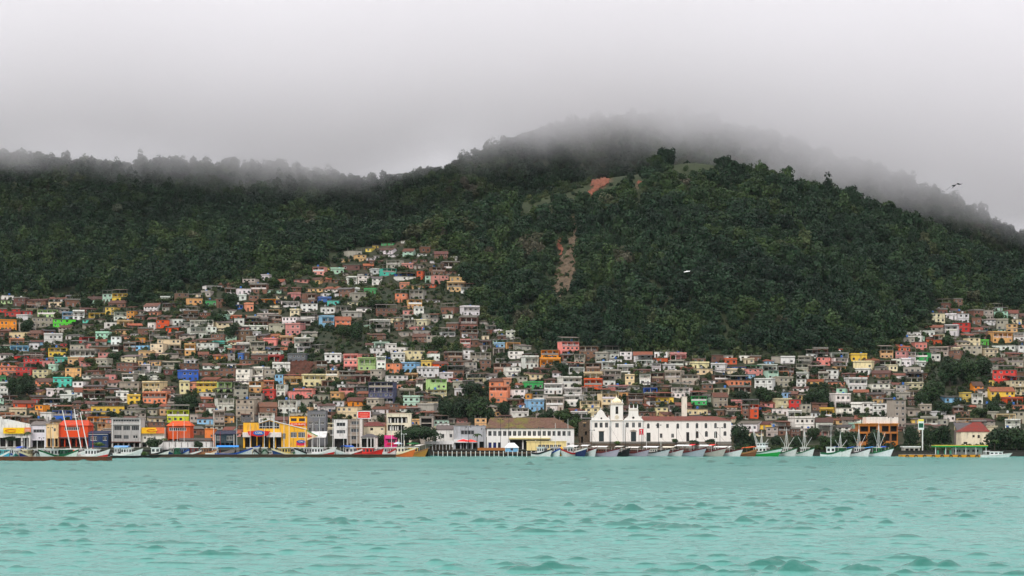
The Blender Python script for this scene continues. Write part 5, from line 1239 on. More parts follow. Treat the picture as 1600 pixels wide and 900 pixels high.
# mossy-roofed hall
def mossy():
    m, nt, b_ = new_mat('mossy_tiles'); tc = nt.add('ShaderNodeTexCoord')
    n = nt.noise(tc.outputs['Object'], .16, 5, .7); n2 = nt.noise(tc.outputs['Object'], 1.2, 4, .6); w_ = nt.add('ShaderNodeTexWave', inp={0: tc.outputs['Object'], 'Scale': 1.3, 'Distortion': .5}); w_.bands_direction = 'X'
    t = nt.ramp(n2.outputs[0], [(.3, (.085,.045,.032)), (.55, (.16,.085,.06)), (.8, (.20,.13,.10))]); g_ = nt.ramp(n2.outputs[0], [(.3, (.10,.085,.03)), (.7, (.21,.20,.03))])
    sx_ = nt.add('ShaderNodeSeparateXYZ', inp={0: tc.outputs['Object']}); side = nt.smooth(sx_.outputs[0], 7, -4)
    c_ = nt.mix(nt.math('MULTIPLY', nt.smooth(n.outputs[0], .40, .58), nt.math('MULTIPLY_ADD', side, .75, .08)), t, g_); c_ = nt.mix(nt.math('MULTIPLY', w_.outputs['Fac'], .25), c_, (.04,.03,.025))
    nt.l.new(c_, b_.inputs['Base Color']); b_.inputs['Roughness'].default_value = .95; return m
M['mossy'] = mossy()
b = Bld('hall', 'long white hall with a row of upper windows under a mossy tiled roof', 'hall', 760.6, 897, 704, 1046, 13, (234,232,228), G_); b.matkey = 'limewash'
ops = [('w', 763+7.72*i, 768+7.72*i, 673.4, 681.2, ('frame_g', 1)) for i in range(17)]
b.body(669.2, [(669.2, 686, ops), (686, 704, [('d', 763.2, 768, 691.3, 703, (22,34,92)), ('d', 770.6, 775.4, 691.3, 703, (22,34,92)), ('d', 778, 782.6, 691.3, 703, (24,28,52)), ('o', 797, 816, 687.5, 703), ('o', 818, 836, 687.5, 703), ('o', 838, 858, 687.5, 703), ('d', 886, 890, 692, 703, (40,40,60))])])
b.hip(669.2, 652.5, (150,80,60), inset=(2.2, 9.5), over=.7, moss='mossy')
mb = MB(); mb.box(b.X(795), b.X(860), -2.0, -.01, b.Z(686.2), b.Z(684.4)); b.part('awning', mb, 'plain', (214,196,132)); mb = MB(); mb.box(b.x0, b.x1, -.15, -.004, b.Z(670.6), b.Z(669.6)); b.part('cornice', mb, 'white')
b = Bld('shed', 'pale yellow flat-roofed shed with a band of dark windows on the jetty front', 'shed', 823, 885, 709, 1024, 7, (238,216,150), G_)
b.body(690, [(690, 709, [('w', 841+6.1*i, 846+6.1*i, 694.8, 701, ('frame_w', 1)) for i in range(6)])]); b.slab(690, .25, .3, (240,222,160))
for px in (830, 837): mb = MB(); mb.box(b.X(px)-.04, b.X(px)+.04, -.05, -.004, .1, b.Z(690.4)); b.part('seam', mb, 'plain', (200,176,120))
c = at(799.5, 708, 1008); r = tag(empty('market_tent', (c.x, 1006, 1.62)), 'white peaked market tent with light blue sides on the jetty', 'tent')
hw = 2.85; mb = MB(); mb.poly([(-hw-.3,-2.8,2.3),(hw+.3,-2.8,2.3),(1.2,0,4.2),(-1.2,0,4.2)]); mb.poly([(hw+.3,-2.8,2.3),(hw+.3,2.8,2.3),(1.2,0,4.2)]); mb.poly([(-hw-.3,2.8,2.3),(-hw-.3,-2.8,2.3),(-1.2,0,4.2)]); mb.poly([(hw+.3,2.8,2.3),(-hw-.3,2.8,2.3),(-1.2,0,4.2),(1.2,0,4.2)]); mb.box(-hw-.3,hw+.3,-2.8,-2.7,2.0,2.29); mb.build('canopy', M['plain'], r, color=srgb(238,238,240))
mb = MB(); mb.box(-hw,hw,-2.4,-2.3,.3,1.9); mb.build('side_wall', M['plain'], r, color=srgb(120,176,214))
mb = MB(); mb.box(-.5,.6,-2.46,-2.404,.9,1.8); mb.build('printed_panel', M['plain'], r, color=srgb(60,50,70))
for x in (-hw, hw): mb = MB(); mb.box(x-.07, x+.07, -2.69, -2.55, 0, 2.0); mb.build('leg', M['white'], r)
# planters/low brown fence on the promenade
c0 = at(746, 705, 1015); c1 = at(792, 705, 1015); mb = MB(); mb.box(c0.x, c1.x, 1015, 1015.6, 2.25, 3.6)
for i in range(14): mb.box(c0.x+i, c0.x+i+.12, 1014.8, 1014.98, 2.25, 3.7)
tag(mb.build('low_fence', M['plain'], color=srgb(176,116,60)), 'low orange-brown boarded fence on the promenade by the market tent', 'fence')
# ruin
b = Bld('ruined_wall', 'ruined bare stone wall between the mossy-roofed hall and the chapel', 'ruin', 904.5, 921.5, 700, 1062, 6, (112,84,66), G_, matkey='concrete')
M['ruin'] = mat_plain('old_stone', (0.115,0.085,0.06), .95, .6); b.matkey = 'ruin'
b.body(660, [(660, 672, [('w', 911.5, 915, 661.5, 667.5, ('frame_b', 0))]), (672, 700, [('o', 908, 911, 682, 695), ('o', 914, 917, 674, 680)])])
mb = MB(); mb.prism([(b.x0, b.Z(660)+.003), (b.x1, b.Z(660)+.003), (b.x1, b.Z(655)), (b.X(916), b.Z(657.5)), (b.X(910), b.Z(656)), (b.X(907), b.Z(659))], .05, .8); b.part('broken_top', mb, 'ruin')
mb = MB(); mb.box(b.X(910.7), b.X(915.8), -.1, -.004, b.Z(660.9), b.Z(660.2)); b.part('lintel', mb, 'plain', (226,190,140))
# ------------------------------------------------ convent
CW = (240,234,226); YC = 1050
def curve_gable(b, cx, hw, y0, y1, top, y):
    """baroque scrolled gable outline around column cx"""
    pts = []
    for t in np.linspace(0, 1, 15):
        w_ = hw*(1-t)**1.0
        prof = np.interp(t, [0, .12, .22, .34, .5, .66, .8, .92, 1], [1.0, .98, .80, .62, .47, .40, .30, .17, .06] if top else [1.0, .98, .84, .66, .55, .52, .52, .52, .52])
        pts.append((prof*hw, y0+(y1-y0)*t))
    out = [(b.X(cx+p), b.Z(q)) for p, q in pts] + [(b.X(cx-p), b.Z(q)) for p, q in reversed(pts)]
    mb = MB(); mb.prism(out, y, y+.9); return mb
b = Bld('chapel', 'white chapel front with pointed scrolled gable beside the bell tower', 'church', 923, 953.2, 690, YC, 14, CW); b.matkey = 'limewash'
b.body(657, [(657, 672, [('w', 929, 933.6, 660.3, 668.2, ('frame_g', 1)), ('w', 937, 941.6, 660.3, 668.2, ('frame_g', 1)), ('w', 945.4, 950, 660.3, 668.2, ('frame_g', 1))]), (672, 690, [('d', 935.8, 943.6, 674, 689.8, (44,54,56))])])
b.part('gable', curve_gable(b, 938.6, 14.6, 656.5, 640, True, .05), 'limewash')
mb = MB(); mb.box(b.x0-.2, b.x1+.15, -.35, -.004, b.Z(657.6), b.Z(656.2)); b.part('cornice', mb, 'white')
mb = MB(); mb.prism([(b.X(939.6)+.42*math.cos(a), b.Z(653.6)+.42*math.sin(a)) for a in np.linspace(0, 6.28, 14)[:-1]], -.03, .045); b.part('oculus', mb, 'dark')
mb = MB(); mb.box(b.X(935), b.X(944.4), -.3, -.004, b.Z(673.8), b.Z(673)); b.part('lintel', mb, 'plain', (196,186,170))
for px in (924, 952.3): mb = MB(); mb.box(b.X(px)-.3, b.X(px)+.3, -.2, -.004, 0, b.Z(657.8)); b.part('pilaster', mb, 'white')
for px in (925.5, 951.5): mb = MB(); mb.lathe([(.35,0),(.4,.5),(.2,.9),(.28,1.3),(.05,2.0)], 8, 0, (b.X(px), .4, b.Z(656.0))); b.part('finial', mb, 'white')
mb = MB(); mb.box(b.X(938.6)-.08, b.X(938.6)+.08, .35, .5, b.Z(640.5), b.Z(636.5)); mb.box(b.X(938.6)-.4, b.X(938.6)-.082, .35, .5, b.Z(638.2), b.Z(637.6)); mb.box(b.X(938.6)+.082, b.X(938.6)+.4, .35, .5, b.Z(638.2), b.Z(637.6)); b.part('cross', mb, 'white')
b = Bld('bell_tower', 'tall white square bell tower with domed top between the two church fronts', 'bell tower', 953.6, 974.2, 690, YC+.6, 7, CW); b.matkey = 'limewash'
b.body(657, [(657, 690, [('w', 961.5, 966.8, 661, 668, ('frame_g', 1))])]); 
b2 = b
mb = MB(); xa, xb, D = b.X(954.6), b.X(973.4), 6.4
shell(mb, xa, xb, D, b.Z(656.2), b.Z(632)); wall_with_openings(mb, xa, xb, b.Z(656.2), b.Z(632), [(b.X(961.9), b.X(966.1), b.Z(646.8), b.Z(635.2), .8)]); b.part('belfry', mb, 'limewash')
mb = MB(); mb.box(b.X(962), b.X(966), .74, .79, b.Z(646.7), b.Z(635.3)); b.part('belfry_opening', mb, 'dark')
mb = MB(); mb.lathe([(.1,.7),(.28,.6),(.36,.15),(.5,0)], 10, 0, (b.X(964), .35, b.Z(643))); b.part('bell', mb, 'metal')
for y_ in (657, 632.4, 630.6): mb = MB(); e = .35 if y_ != 632.4 else .18; mb.box(xa-e, xb+e, -e-.02, D+e, b.Z(y_+.5), b.Z(y_-.7)); b.part('cornice', mb, 'plain', (216,204,190))
mb = MB(); mb.prism([(b.X(964)+.95*math.cos(a), b.Z(651.8)+.95*math.sin(a)) for a in np.linspace(0, 6.28, 20)[:-1]], -.12, -.004); b.part('clock_disc', mb, 'plain', (222,208,186))
mb = MB(); mb.box(xa+.15, xb-.15, .1, D-.2, b.Z(629.9)+.004, b.Z(628.5)); b.part('dome_base', mb, 'paint', (236,222,196))
mb = MB(); mb.lathe([(2.35,0),(2.25,.5),(1.75,1.15),(1.0,1.65),(.45,1.85),(.3,2.3),(.12,2.8),(.02,3.0)], 16, 0, (b.X(964), D/2, b.Z(628.4))); b.part('dome', mb, 'paint', (240,226,190), smooth=True)
for px in (955.6, 972.4): mb = MB(); mb.lathe([(.3,0),(.34,.4),(.16,.8),(.24,1.1),(.04,1.7)], 8, 0, (b.X(px), .3, b.Z(629.8))); b.part('finial', mb, 'white')
for px in (954.6, 973.2): mb = MB(); mb.box(b.X(px)-.28, b.X(px)+.28, -.2, -.004, 0, b.Z(657.8)); b.part('pilaster', mb, 'white')
b = Bld('church', 'white church front with broad crenellated scrolled gable and grey shuttered windows', 'church', 974.6, 1004.8, 690, YC+.2, 15, CW); b.matkey = 'limewash'
b.body(657, [(657, 671.5, [('w', 978, 982.3, 660.2, 668, ('frame_g', 1)), ('w', 987.6, 992, 660.2, 668, ('frame_g', 1)), ('w', 997.2, 1001.6, 660.2, 668, ('frame_g', 1))]), (671.5, 690, [('d', 985.8, 994, 674.6, 689.8, (42,52,54))])])
b.part('gable', curve_gable(b, 989.8, 14.4, 656.5, 641.5, False, .05), 'limewash')
mb = MB(); mb.box(b.X(982), b.X(997.6), -.05, 1.0, b.Z(641.4), b.Z(640)); b.part('cornice', mb, 'plain', (220,208,194)); mb = MB(); mb.box(b.X(982.8), b.X(996.8), .1, .9, b.Z(639.9), b.Z(637.6)); b.part('crown_wall', mb, 'paint')
for px in (983.4, 990, 996.2): mb = MB(); mb.lathe([(.28,0),(.3,.4),(.14,.7),(.2,1.0),(.03,1.7)], 8, 0, (b.X(px), .5, b.Z(637.5))); b.part('finial', mb, 'white')
mb = MB(); mb.box(b.x0-.1, b.x1+.2, -.35, -.004, b.Z(657.6), b.Z(656.2)); b.part('cornice', mb, 'white')
mb = MB(); mb.prism([(b.X(989.6)+.55*math.cos(a), b.Z(652.6)+.5*math.sin(a)) for a in np.linspace(0, 6.28, 14)[:-1]], -.03, .045); b.part('oculus', mb, 'dark')
mb = MB(); mb.prism([(b.X(984.6), b.Z(672.6)), (b.X(994.8), b.Z(672.6)), (b.X(989.8), b.Z(671.2))], -.4, -.004); mb.box(b.X(984.4), b.X(995), -.3, -.004, b.Z(673.8), b.Z(672.9)); b.part('lintel', mb, 'plain', (176,164,148))
for px in (975.6, 1003.8): mb = MB(); mb.box(b.X(px)-.3, b.X(px)+.3, -.2, -.004, 0, b.Z(657.8)); b.part('pilaster', mb, 'white')
b = Bld('convent_wing', 'long white two-storey convent wing with brown tiled roof and small arched windows', 'convent', 1005.2, 1142.6, 690, YC+.5, 14, CW); b.matkey = 'limewash'
up = [('w', xq, xq+4, 661.8+dz, 668.4+dz, ('frame_g', 1)) for xq, dz in ((1011, 1.2), (1026, .6), (1041, .4), (1057, 1.4), (1072.5, .6), (1087, .8), (1101, .8), (1116, .8), (1130.5, .8))]
lo = [('d', 1010, 1016.5, 676, 689.8, (48,54,52)), ('w', 1031, 1035, 677.4, 684.2, ('frame_b', 1)), ('w', 1049, 1053, 677.4, 684.2, ('frame_w', 1)), ('d', 1072.3, 1077, 675.2, 689.8, (36,36,36)), ('w', 1087, 1091.5, 675.4, 684.6, ('frame_b', 1)), ('w', 1101.5, 1106, 675.4, 682.6, ('frame_g', 1)), ('w', 1116, 1120.5, 675.6, 684.4, ('frame_b', 1)), ('w', 1130.5, 1135, 675.6, 681, ('frame_g', 1))]
b.body(657.3, [(657.3, 671.5, up), (671.5, 690, lo)]); b.hip(657.3, 650.2, (118,58,44), inset=(.2, 6.5), over=.45)
mb = MB(); mb.box(b.x0, b.x1+.2, -.25, -.004, b.Z(658.4), b.Z(657.5)); b.part('cornice', mb, 'plain', (214,204,196))
for o in up[:2]+up[3:]+lo[4:8]:
    if o[0] != 'w': continue
    xm = (o[1]+o[2])/2; mb = MB(); n = 10; hw_ = (o[2]-o[1])/2*b.k
    mb.prism([(b.X(xm)+hw_*math.cos(a), b.Z(o[3])+hw_*.75*math.sin(a)) for a in np.linspace(0, math.pi, n)], -.02, .03); b.part('window_arch', mb, 'dark')
tw = Bld('chimney_tower', 'white square tower rising behind the convent roof', 'tower', 1065.3, 1073.4, 652, 1082, 2.4, (228,216,200))
tw.body(620, [(620, 652, [])]); tw.slab(620, .2, .15, (220,208,192))
# convent terrace with low stone wall and red banner
c0, c1 = at(905, 697, 1041), at(1072, 697, 1041); mb = MB(); mb.box(c0.x, c1.x, 1041, 1041.6, 2.6, 5.4); mb.box(c0.x-.1, c1.x+.1, 1040.9, 1041.7, 5.404, 5.6, 1)
tag(mb.build('terrace_wall', [M['ruin'], M['concrete']]), 'low brown stone terrace wall in front of the convent', 'wall')
mb = MB(); mb.box(c0.x, at(1142, 690, 1045).x, 1041.61, 1053, 2.7, 5.35); tag(mb.build('terrace', M['concrete']), 'stone terrace before the convent', kind='structure')
c = at(1002.3, 679.6, 1043); r = tag(empty('banner', (c.x, 1043, c.z)), 'red hanging banner with white figure on the church corner', 'banner')
mb = MB(); mb.box(-.95,.95,0,.08,0,2.75); mb.build('cloth', M['plain'], r, color=srgb(214,36,58)); mb = MB(); mb.box(-.2,.15,-.04,-.004,.75,2.35); mb.box(-.45,-.202,-.04,-.004,1.9,2.3); mb.box(-.6,.55,-.04,-.004,.25,.5); mb.build('figure', M['white'], r)
mb = MB(); mb.tube([(-1.1,.04,-4.5),(-1.1,.04,3.0)], .07, 6); mb.build('pole', M['metal'], r)
# ------------------------------------------------ right-hand shore
b = Bld('market_hall', 'orange market building with deep dark galleries behind the trawlers', 'market', 1342, 1403, 702, 1062, 12, (186,112,44), G_)
b.body(663, [(663, 675, [('o', 1344, 1357, 666, 674.5), ('o', 1359, 1370, 666, 674.5), ('o', 1378, 1389, 665.5, 674.5), ('o', 1391, 1402, 665.5, 674.5)]), (675, 702, [('o', 1344, 1354, 677.5, 690), ('o', 1356, 1368, 677.5, 690), ('o', 1383, 1391, 677.5, 689), ('o', 1393, 1402, 677.5, 689)])]); b.slab(663, .35, .5, (220,140,50))
mb = MB(); mb.box(b.X(1354), b.x1+.2, .6, b.D, b.Z(662.6)+.4, b.Z(651.5)); b.part('upper_storey', mb, 'paint', (230,222,212))
b = Bld('kiosk', 'small white roofed hut beside the petrol dock', 'kiosk', 1412, 1437, 711, 1016, 6, (200,196,184), G_)
b.body(699, [(699, 711, even('o', 1414, 1436, 3, .8, 701, 710))]); b.slab(699, .45, .5, (236,236,232))
b = Bld('house', 'cream house with red tiled hip roof behind the petrol dock', 'house', 1501.8, 1546, 702, 1052, 12, (240,226,196), G_)
b.body(674.6, [(674.6, 702, [('w', 1519.5, 1523, 679.7, 683.4, ('frame_b', 1)), ('w', 1527.5, 1531, 679.7, 684.6, ('frame_b', 1)), ('w', 1505.5, 1511.5, 690.5, 694, ('frame_b', 2))])]); b.hip(674.6, 659.5, (136,50,40), inset=(7, 3), over=.4)
b = Bld('storage_shed', 'low grey-roofed store beside the red tiled cream house', 'shed', 1496, 1530, 702, 1068, 8, (120,110,104), G_)
b.body(672, [(672, 702, [('w', 1506, 1512, 674, 678)])]); b.shed(672, 660, (92,88,90))
# petrol dock
YD = 968
c0, c1 = at(1410, 711, YD), at(1534, 711, YD); r = tag(empty('pontoon', ((c0.x+c1.x)/2, YD+5, 0)), 'long yellow floating pontoon hung with black tyre fenders', 'pontoon')
hw = (c1.x-c0.x)/2; mb = MB(); mb.box(-hw, hw, -5, 5, -.6, 1.0); mb.box(-hw-.05, hw+.05, -5.05, 5.05, 1.004, 1.12, 1); mb.build('float', [M['plain'], M['concrete']], r, color=srgb(206,142,34))
for i in range(9):
    mb = MB(); x = -hw+2+i*(2*hw-4)/8; a = np.linspace(0, 2*math.pi, 13)[:-1]
    vs = [(x+(.62+.17*math.cos(q))*math.cos(p), -5.25+.17*math.sin(q), .2+(.62+.17*math.cos(q))*math.sin(p)) for p in a for q in np.linspace(0, 2*math.pi, 7)[:-1]]
    fs = [(i_*6+k, ((i_+1) % 12)*6+k, ((i_+1) % 12)*6+(k+1) % 6, i_*6+(k+1) % 6) for i_ in range(12) for k in range(6)]
    mb.raw(vs, fs); mb.build('tyre_fender', M['dark'], r)
c0, c1 = at(1458, 697, YD+4), at(1541, 697, YD+4); r = tag(empty('petrol_station', ((c0.x+c1.x)/2, YD+4, 1.13)), 'petrol station with long green and yellow canopy standing on the pontoon', 'petrol station')
hw = (c1.x-c0.x)/2; zt = at(0, 698.5, YD+4).z-1.13; mb = MB(); mb.box(-hw, hw, -3.4, 4, zt, zt+.6); mb.build('canopy', M['plain'], r, color=srgb(44,146,72))
mb = MB(); mb.box(-hw-.05, hw+.05, -3.5, 4.05, zt+.604, zt+.82); mb.build('canopy_edge', M['plain'], r, color=srgb(222,196,74))
for i in range(6): mb = MB(); x = -hw+.6+i*(2*hw-1.2)/5; mb.box(x-.15, x+.15, -2.6, -2.3, 0, zt-.002); mb.build('column', M['white'], r)
mb = MB(); mb.box(-3, hw-1.5, 1, 3.6, 0, zt-.3); mb.build('office', M['plain'], r, color=srgb(214,212,206))
for i in range(3): w_ = link('window', strip_win('frame_w', 2), r, (-.8+i*3.8, .94, .9)); w_.scale = (2.8, 1, 1.2)
for i, x in enumerate((-9.5, -6.5, -4.2)): mb = MB(); mb.box(x-.4, x+.4, -2.0, -1.4, 0, 1.7); mb.box(x-.3, x+.3, -2.03, -2.003, 1.0, 1.5); mb.build('fuel_pump', M['plain'], r, color=srgb(70,140,110))
c = at(1443, 681, 1010); r = tag(empty('petrol_sign', (c.x, 1016, 2.2)), 'tall petrol sign of white, yellow and dark green panels on a pole', 'sign')
mb = MB(); z0 = at(0, 671.5, 1016).z-2.2; z1 = at(0, 655, 1016).z-2.2; mb.box(-1.25, 1.25, 0, .35, z0, z1); mb.build('panel', M['plain'], r, color=srgb(226,232,226))
mb = MB(); mb.box(-1.0, 1.0, -.05, -.004, z0+.9, z0+2.9); mb.build('green_field', M['plain'], r, color=srgb(18,84,62)); mb = MB(); mb.box(-1.2, 1.2, -.05, -.004, z1-.9, z1-.05); mb.build('yellow_field', M['plain'], r, color=srgb(236,214,80))
mb = MB(); mb.box(.4, .9, .05, .3, 0, z0-.002); mb.build('pole', M['white'], r)
# ------------------------------------------------ lamp posts
def lamp(px, ytop, Y, label, arms=2, white=False):
    c = at(px, ytop, Y); g = 2.3 if Y < 1041 else 5.35
    h = c.z-g; r = tag(empty('lamp_post', (c.x, Y, g)), label, 'lamp post', 'lamp posts along the quay')
    mt = M['white'] if white else M['metal']
    mb = MB(); mb.tube([(0,0,0),(0,0,h*.3),(0,0,h)], .14, 7, 0, .07); mb.build('pole', mt, r)
    for k in range(arms):
        s_ = -1 if k == 0 else 1; mb = MB(); mb.tube([(0,0,h-.3),(s_*.5,0,h+.05),(s_*.9,0,h)], .05, 6); mb.build('arm', mt, r)
        mb = MB(); mb.lathe([(.1,.2),(.3,.1),(.26,-.2),(.08,-.34)], 8, 0, (s_*1.0, 0, h)); mb.build('lantern', M['frame_w'] if white else M['metal'], r)
for px, yt, Y, lb in ((925, 672, 1038, 'dark lamp post at the outer corner of the chapel'), (1029, 664, 1036, 'dark twin lamp post before the convent doors'), (1125, 668, 1036, 'dark lamp post near the far end of the convent wing'),
    (732, 667, 1022, 'dark lamp post in front of the grey panelled building'), (756, 670, 1020, 'dark lamp post between the palm and the mossy-roofed hall'), (782, 655, 1020, 'tall dark lamp post before the blue doors of the hall'),
    (795, 652, 1020, 'tallest dark lamp post, rising over the market tent'), (845, 668, 1018, 'dark lamp post at the pale yellow shed'), (1392, 652, 1022, 'dark lamp post in front of the orange market building'), (38, 690, 1030, 'dark lamp post before the white waterfront shop'),
    (78.5, 668, 1030, 'dark lamp post by the peach shop'), (65, 684, 1026, 'short dark lamp post by the lilac-white shop')):
    lamp(px, yt, Y, lb)
lamp(631, 678, 1010, 'white twin lamp post before the umbrella-shaped tree', 2, True); lamp(1010, 668, 1020, 'slim white lamp post in front of the red banner', 1, True)
# ---------------------------------------------------------------- boats
for nm, rgb in (('maroon', (96,36,40)), ('hull_green', (26,92,58)), ('hull_blue', (34,74,150)), ('hull_black', (28,28,32)), ('hull_red', (176,38,34)), ('vivid_green', (34,150,64)), ('teak', (150,104,64)), ('cream_paint', (230,216,178))):
    fixed(nm, rgb, .5, .25)
def hull_parts(L, B, Hb, Hm, Hs, root, side, strake, deckm='teak', low=None):
    """lofted hull, bow to +x, water at z=0; side in the object's colour"""
    N = 13; rows = []
    for i in range(N):
        t = i/(N-1)
        b = B/2*(1-max(0, (t-.42)/.58)**2.3)*(.84+.16*min(1, t/.3)); b = max(b, .06)
        z = Hm+(Hs-Hm)*max(0, (.42-t)/.42)**1.7+(Hb-Hm)*max(0, (t-.35)/.65)**1.8
        fl = .72+.2*(1-t)
        prof = [(0.0, -.7), (b*fl*.8, -.45), (b*fl, .15), (b*(fl+1)/2, z*.52), (b, z-.42), (b*1.02, z), (b*1.02-.14 if b > .3 else b*.5, z), (b*.94-.12 if b > .3 else b*.45, z-.5), (0.0, z-.5)]
        rows.append([(-L/2+L*.92*t+.13*L*t**4*max(-.1, q[1]/Hb), q[0], q[1]) for q in prof])
    def strips(js, nm, mat, color=None):
        mb = MB()
        for sgn in (1, -1):
            for i in range(N-1):
                for j in js:
                    a, b_, c, d = rows[i][j], rows[i+1][j], rows[i+1][j+1], rows[i][j+1]
                    q = [(p[0], p[1]*sgn, p[2]) for p in ((a, b_, c, d) if sgn < 0 else (d, c, b_, a))]; mb.poly(q)
        if 0 in js:
            tr = rows[0]; mb.poly([(p[0]-.001, p[1], p[2]) for p in tr[:6]]+[(p[0]-.001, -p[1], p[2]) for p in tr[5:0:-1]])
        return mb.build(nm, mat, root, color=color)
    if low: strips((0, 1, 2), 'lower_hull', M['gloss'], srgb(*low)); strips((3,), 'hull', M['gloss'], srgb(*side))
    else: strips((0, 1, 2, 3), 'hull', M['gloss'], srgb(*side))
    strips((4, 5, 6), 'sheer_strake', M[strake]); strips((7,), 'deck', M[deckm])
    def sheer(t): return Hm+(Hs-Hm)*max(0, (.42-t)/.42)**1.7+(Hb-Hm)*max(0, (t-.35)/.65)**1.8
    return sheer
def cabin(root, x0, x1, w, z0, h, rgb, nwin, roof=(226,226,222), name='cabin'):
    mb = MB(); mb.box(x0, x1, -w/2, w/2, z0, z0+h); cb = mb.build(name, M['gloss'], root, color=srgb(*rgb))
    mb = MB(); mb.box(x0-.25, x1+.3, -w/2-.2, w/2+.2, z0+h+.003, z0+h+.14); mb.build('roof', M['gloss'], cb, color=srgb(*roof))
    n = nwin
    for k in range(n):
        x = x0+(k+.5)*(x1-x0)/n; ww = (x1-x0)/n*.62
        for sg in (-1, 1):
            mb = MB(); y = sg*w/2; mb.box(x-ww/2, x+ww/2, min(y+sg*.002, y+sg*.03), max(y+sg*.002, y+sg*.03), z0+h*.48, z0+h*.85); mb.build('window', M['glass'], cb)
    for k in (-1, 0, 1):
        mb = MB(); y = k*w*.3; mb.box(x1+.002, x1+.03, y-w*.12, y+w*.12, z0+h*.5, z0+h*.85); mb.build('window', M['glass'], cb)
    return cb
def awning(root, x0, x1, w, z, rgb, zd, sag=.35, slope=0.0):
    mb = MB(); n = 7; pts = []
    for i in range(n):
        a = -1+2*i/(n-1); pts.append((a*w/2, sag*(1-a*a)))
    for i in range(n-1):
        (ya, za), (yb, zb) = pts[i], pts[i+1]
        mb.poly([(x0,ya,z+za),(x1,ya,z+za+slope),(x1,yb,z+zb+slope),(x0,yb,z+zb)]); mb.poly([(x0,ya,z+za-.06),(x0,yb,z+zb-.06),(x1,yb,z+zb+slope-.06),(x1,ya,z+za+slope-.06)])
    for sg in (0, n-1): mb.poly([(x0,pts[sg][0],z+pts[sg][1]-.06),(x1,pts[sg][0],z+pts[sg][1]+slope-.06),(x1,pts[sg][0],z+pts[sg][1]+slope),(x0,pts[sg][0],z+pts[sg][1])])
    mb.build('awning', M['plain'], root, color=srgb(*rgb))
    for x, dz in ((x0+.15, 0), (x1-.15, slope)):
        for sg in (-1, 1):
            mb = MB(); mb.tube([(x, sg*(w/2-.1), zd), (x, sg*(w/2-.1), z+dz-.05)], .05, 5); mb.build('awning_post', M['white'], root)
def mast(root, x, y, z0, z1, r, mat, lean=0.0, name='mast'):
    mb = MB(); mb.tube([(x, y, z0), (x+lean, y, z1)], r, 7, 0, r*.55); mb.build(name, M[mat], root)
def lattice(root, p0, p1, wd, name='derrick'):
    p0, p1 = Vector(p0), Vector(p1); d = (p1-p0); a = Vector((1, 0, 0)) if abs(d.normalized().x) < .8 else Vector((0, 1, 0)); a = (a-d.normalized()*a.dot(d.normalized())).normalized()
    mb = MB(); n = 12
    for s_ in (-1, 1): mb.tube([p0+a*s_*wd/2, p1+a*s_*wd*.28], .075, 5)
    for i in range(n):
        t0, t1 = i/n, (i+1)/n; s_ = 1 if i % 2 else -1; w0 = wd/2*(1-.44*t0); w1 = wd/2*(1-.44*t1); mb.tube([p0+d*t0+a*s_*w0, p0+d*t1-a*s_*w1], .05, 4)
    mb.build(name, M['white'], root)
def boat(name, label, cat, px, Y, yaw, group, scale=1.0):
    x = (px-800)/F*Y; r = tag(empty(name, (x, Y, 0.0), R(yaw)), label, cat, group); r.scale = (scale,)*3; return r
GB = 'tourist schooners moored before the convent'
def schooner(px, yaw, L, label, hull=(206,202,202), strake='maroon', aw=(232,230,226), mh=9.0, mcol='wood', cab=True, Y=1002.5, red=None):
    r = boat('schooner', label, 'schooner', px, Y, yaw, GB); q_ = 1+.09*math.sin(px*1.7); r.scale = (1.12*q_, 1.15*q_, 1.38*q_); r.rotation_euler.z += R(9*math.sin(px*.9)); mh = .9+(mh-.9)/1.3; sh = hull_parts(L, L*.29, 2.7, 1.35, 1.75, r, hull, strake)
    if cab: cabin(r, -L*.28, L*.08, L*.17, 1.0, 1.35, (120,66,48) if strake == 'maroon' else (220,216,206), 4, (214,206,196))
    awning(r, -L*.46, L*.14, L*.27, 3.0, aw, 1.3); 
    if red: awning(r, L*.02, L*.2, L*.2, 3.2, red, 1.4)
    mast(r, L*.17, 0, .9, mh, .12, mcol); mb = MB(); mb.tube([(L*.5, 0, 2.5), (L*.64, 0, 3.1)], .1, 6, 0, .05); mb.build('bowsprit', M['wood'], r)
    mb = MB(); mb.tube([(L*.17, 0, 3.9), (-L*.3, 0, 4.0)], .07, 6); mb.build('boom', M['wood'], r)
    mb = MB(); mb.tube([(L*.62, 0, 3.0), (L*.17, 0, mh-.2)], .022, 4); mb.build('stay', M['metal'], r)
    return r
schooner(902, -62, 11, 'navy-hulled schooner with white rail at the end of the schooner row', (36,48,92), 'white', (226,222,218), 9.5)
schooner(921, -62, 11, 'white schooner with maroon deckhouse, next to the navy-hulled one', (214,212,210), 'maroon', mh=9.0)
schooner(946, -40, 13.5, 'lilac-grey schooner with wide white awning below the chapel door', (172,160,176), 'maroon', (238,232,226), 12.5, 'hull_black')
schooner(974, -66, 11, 'black-hulled schooner lying below the bell tower', (30,28,30), 'hull_black', (206,200,190), 13.0, 'hull_black')
schooner(997, -42, 13.5, 'lilac-grey schooner below the red banner', (164,154,168), 'maroon', (232,228,220), 11, 'hull_black')
schooner(1026, -42, 13.5, 'silver-grey schooner with white cabin roof and steep dark bow', (186,186,190), 'hull_black', (240,240,240), 8.0, 'white')
schooner(1052, -45, 12.5, 'schooner with pale hull and maroon topsides under a cream awning', (196,192,192), 'maroon', (232,224,204), 12.8, 'hull_black')
schooner(1080, -42, 14.5, 'large grey schooner with a red awning over the foredeck', (166,170,180), 'maroon', (236,234,230), 11, 'hull_black', red=(214,52,60))
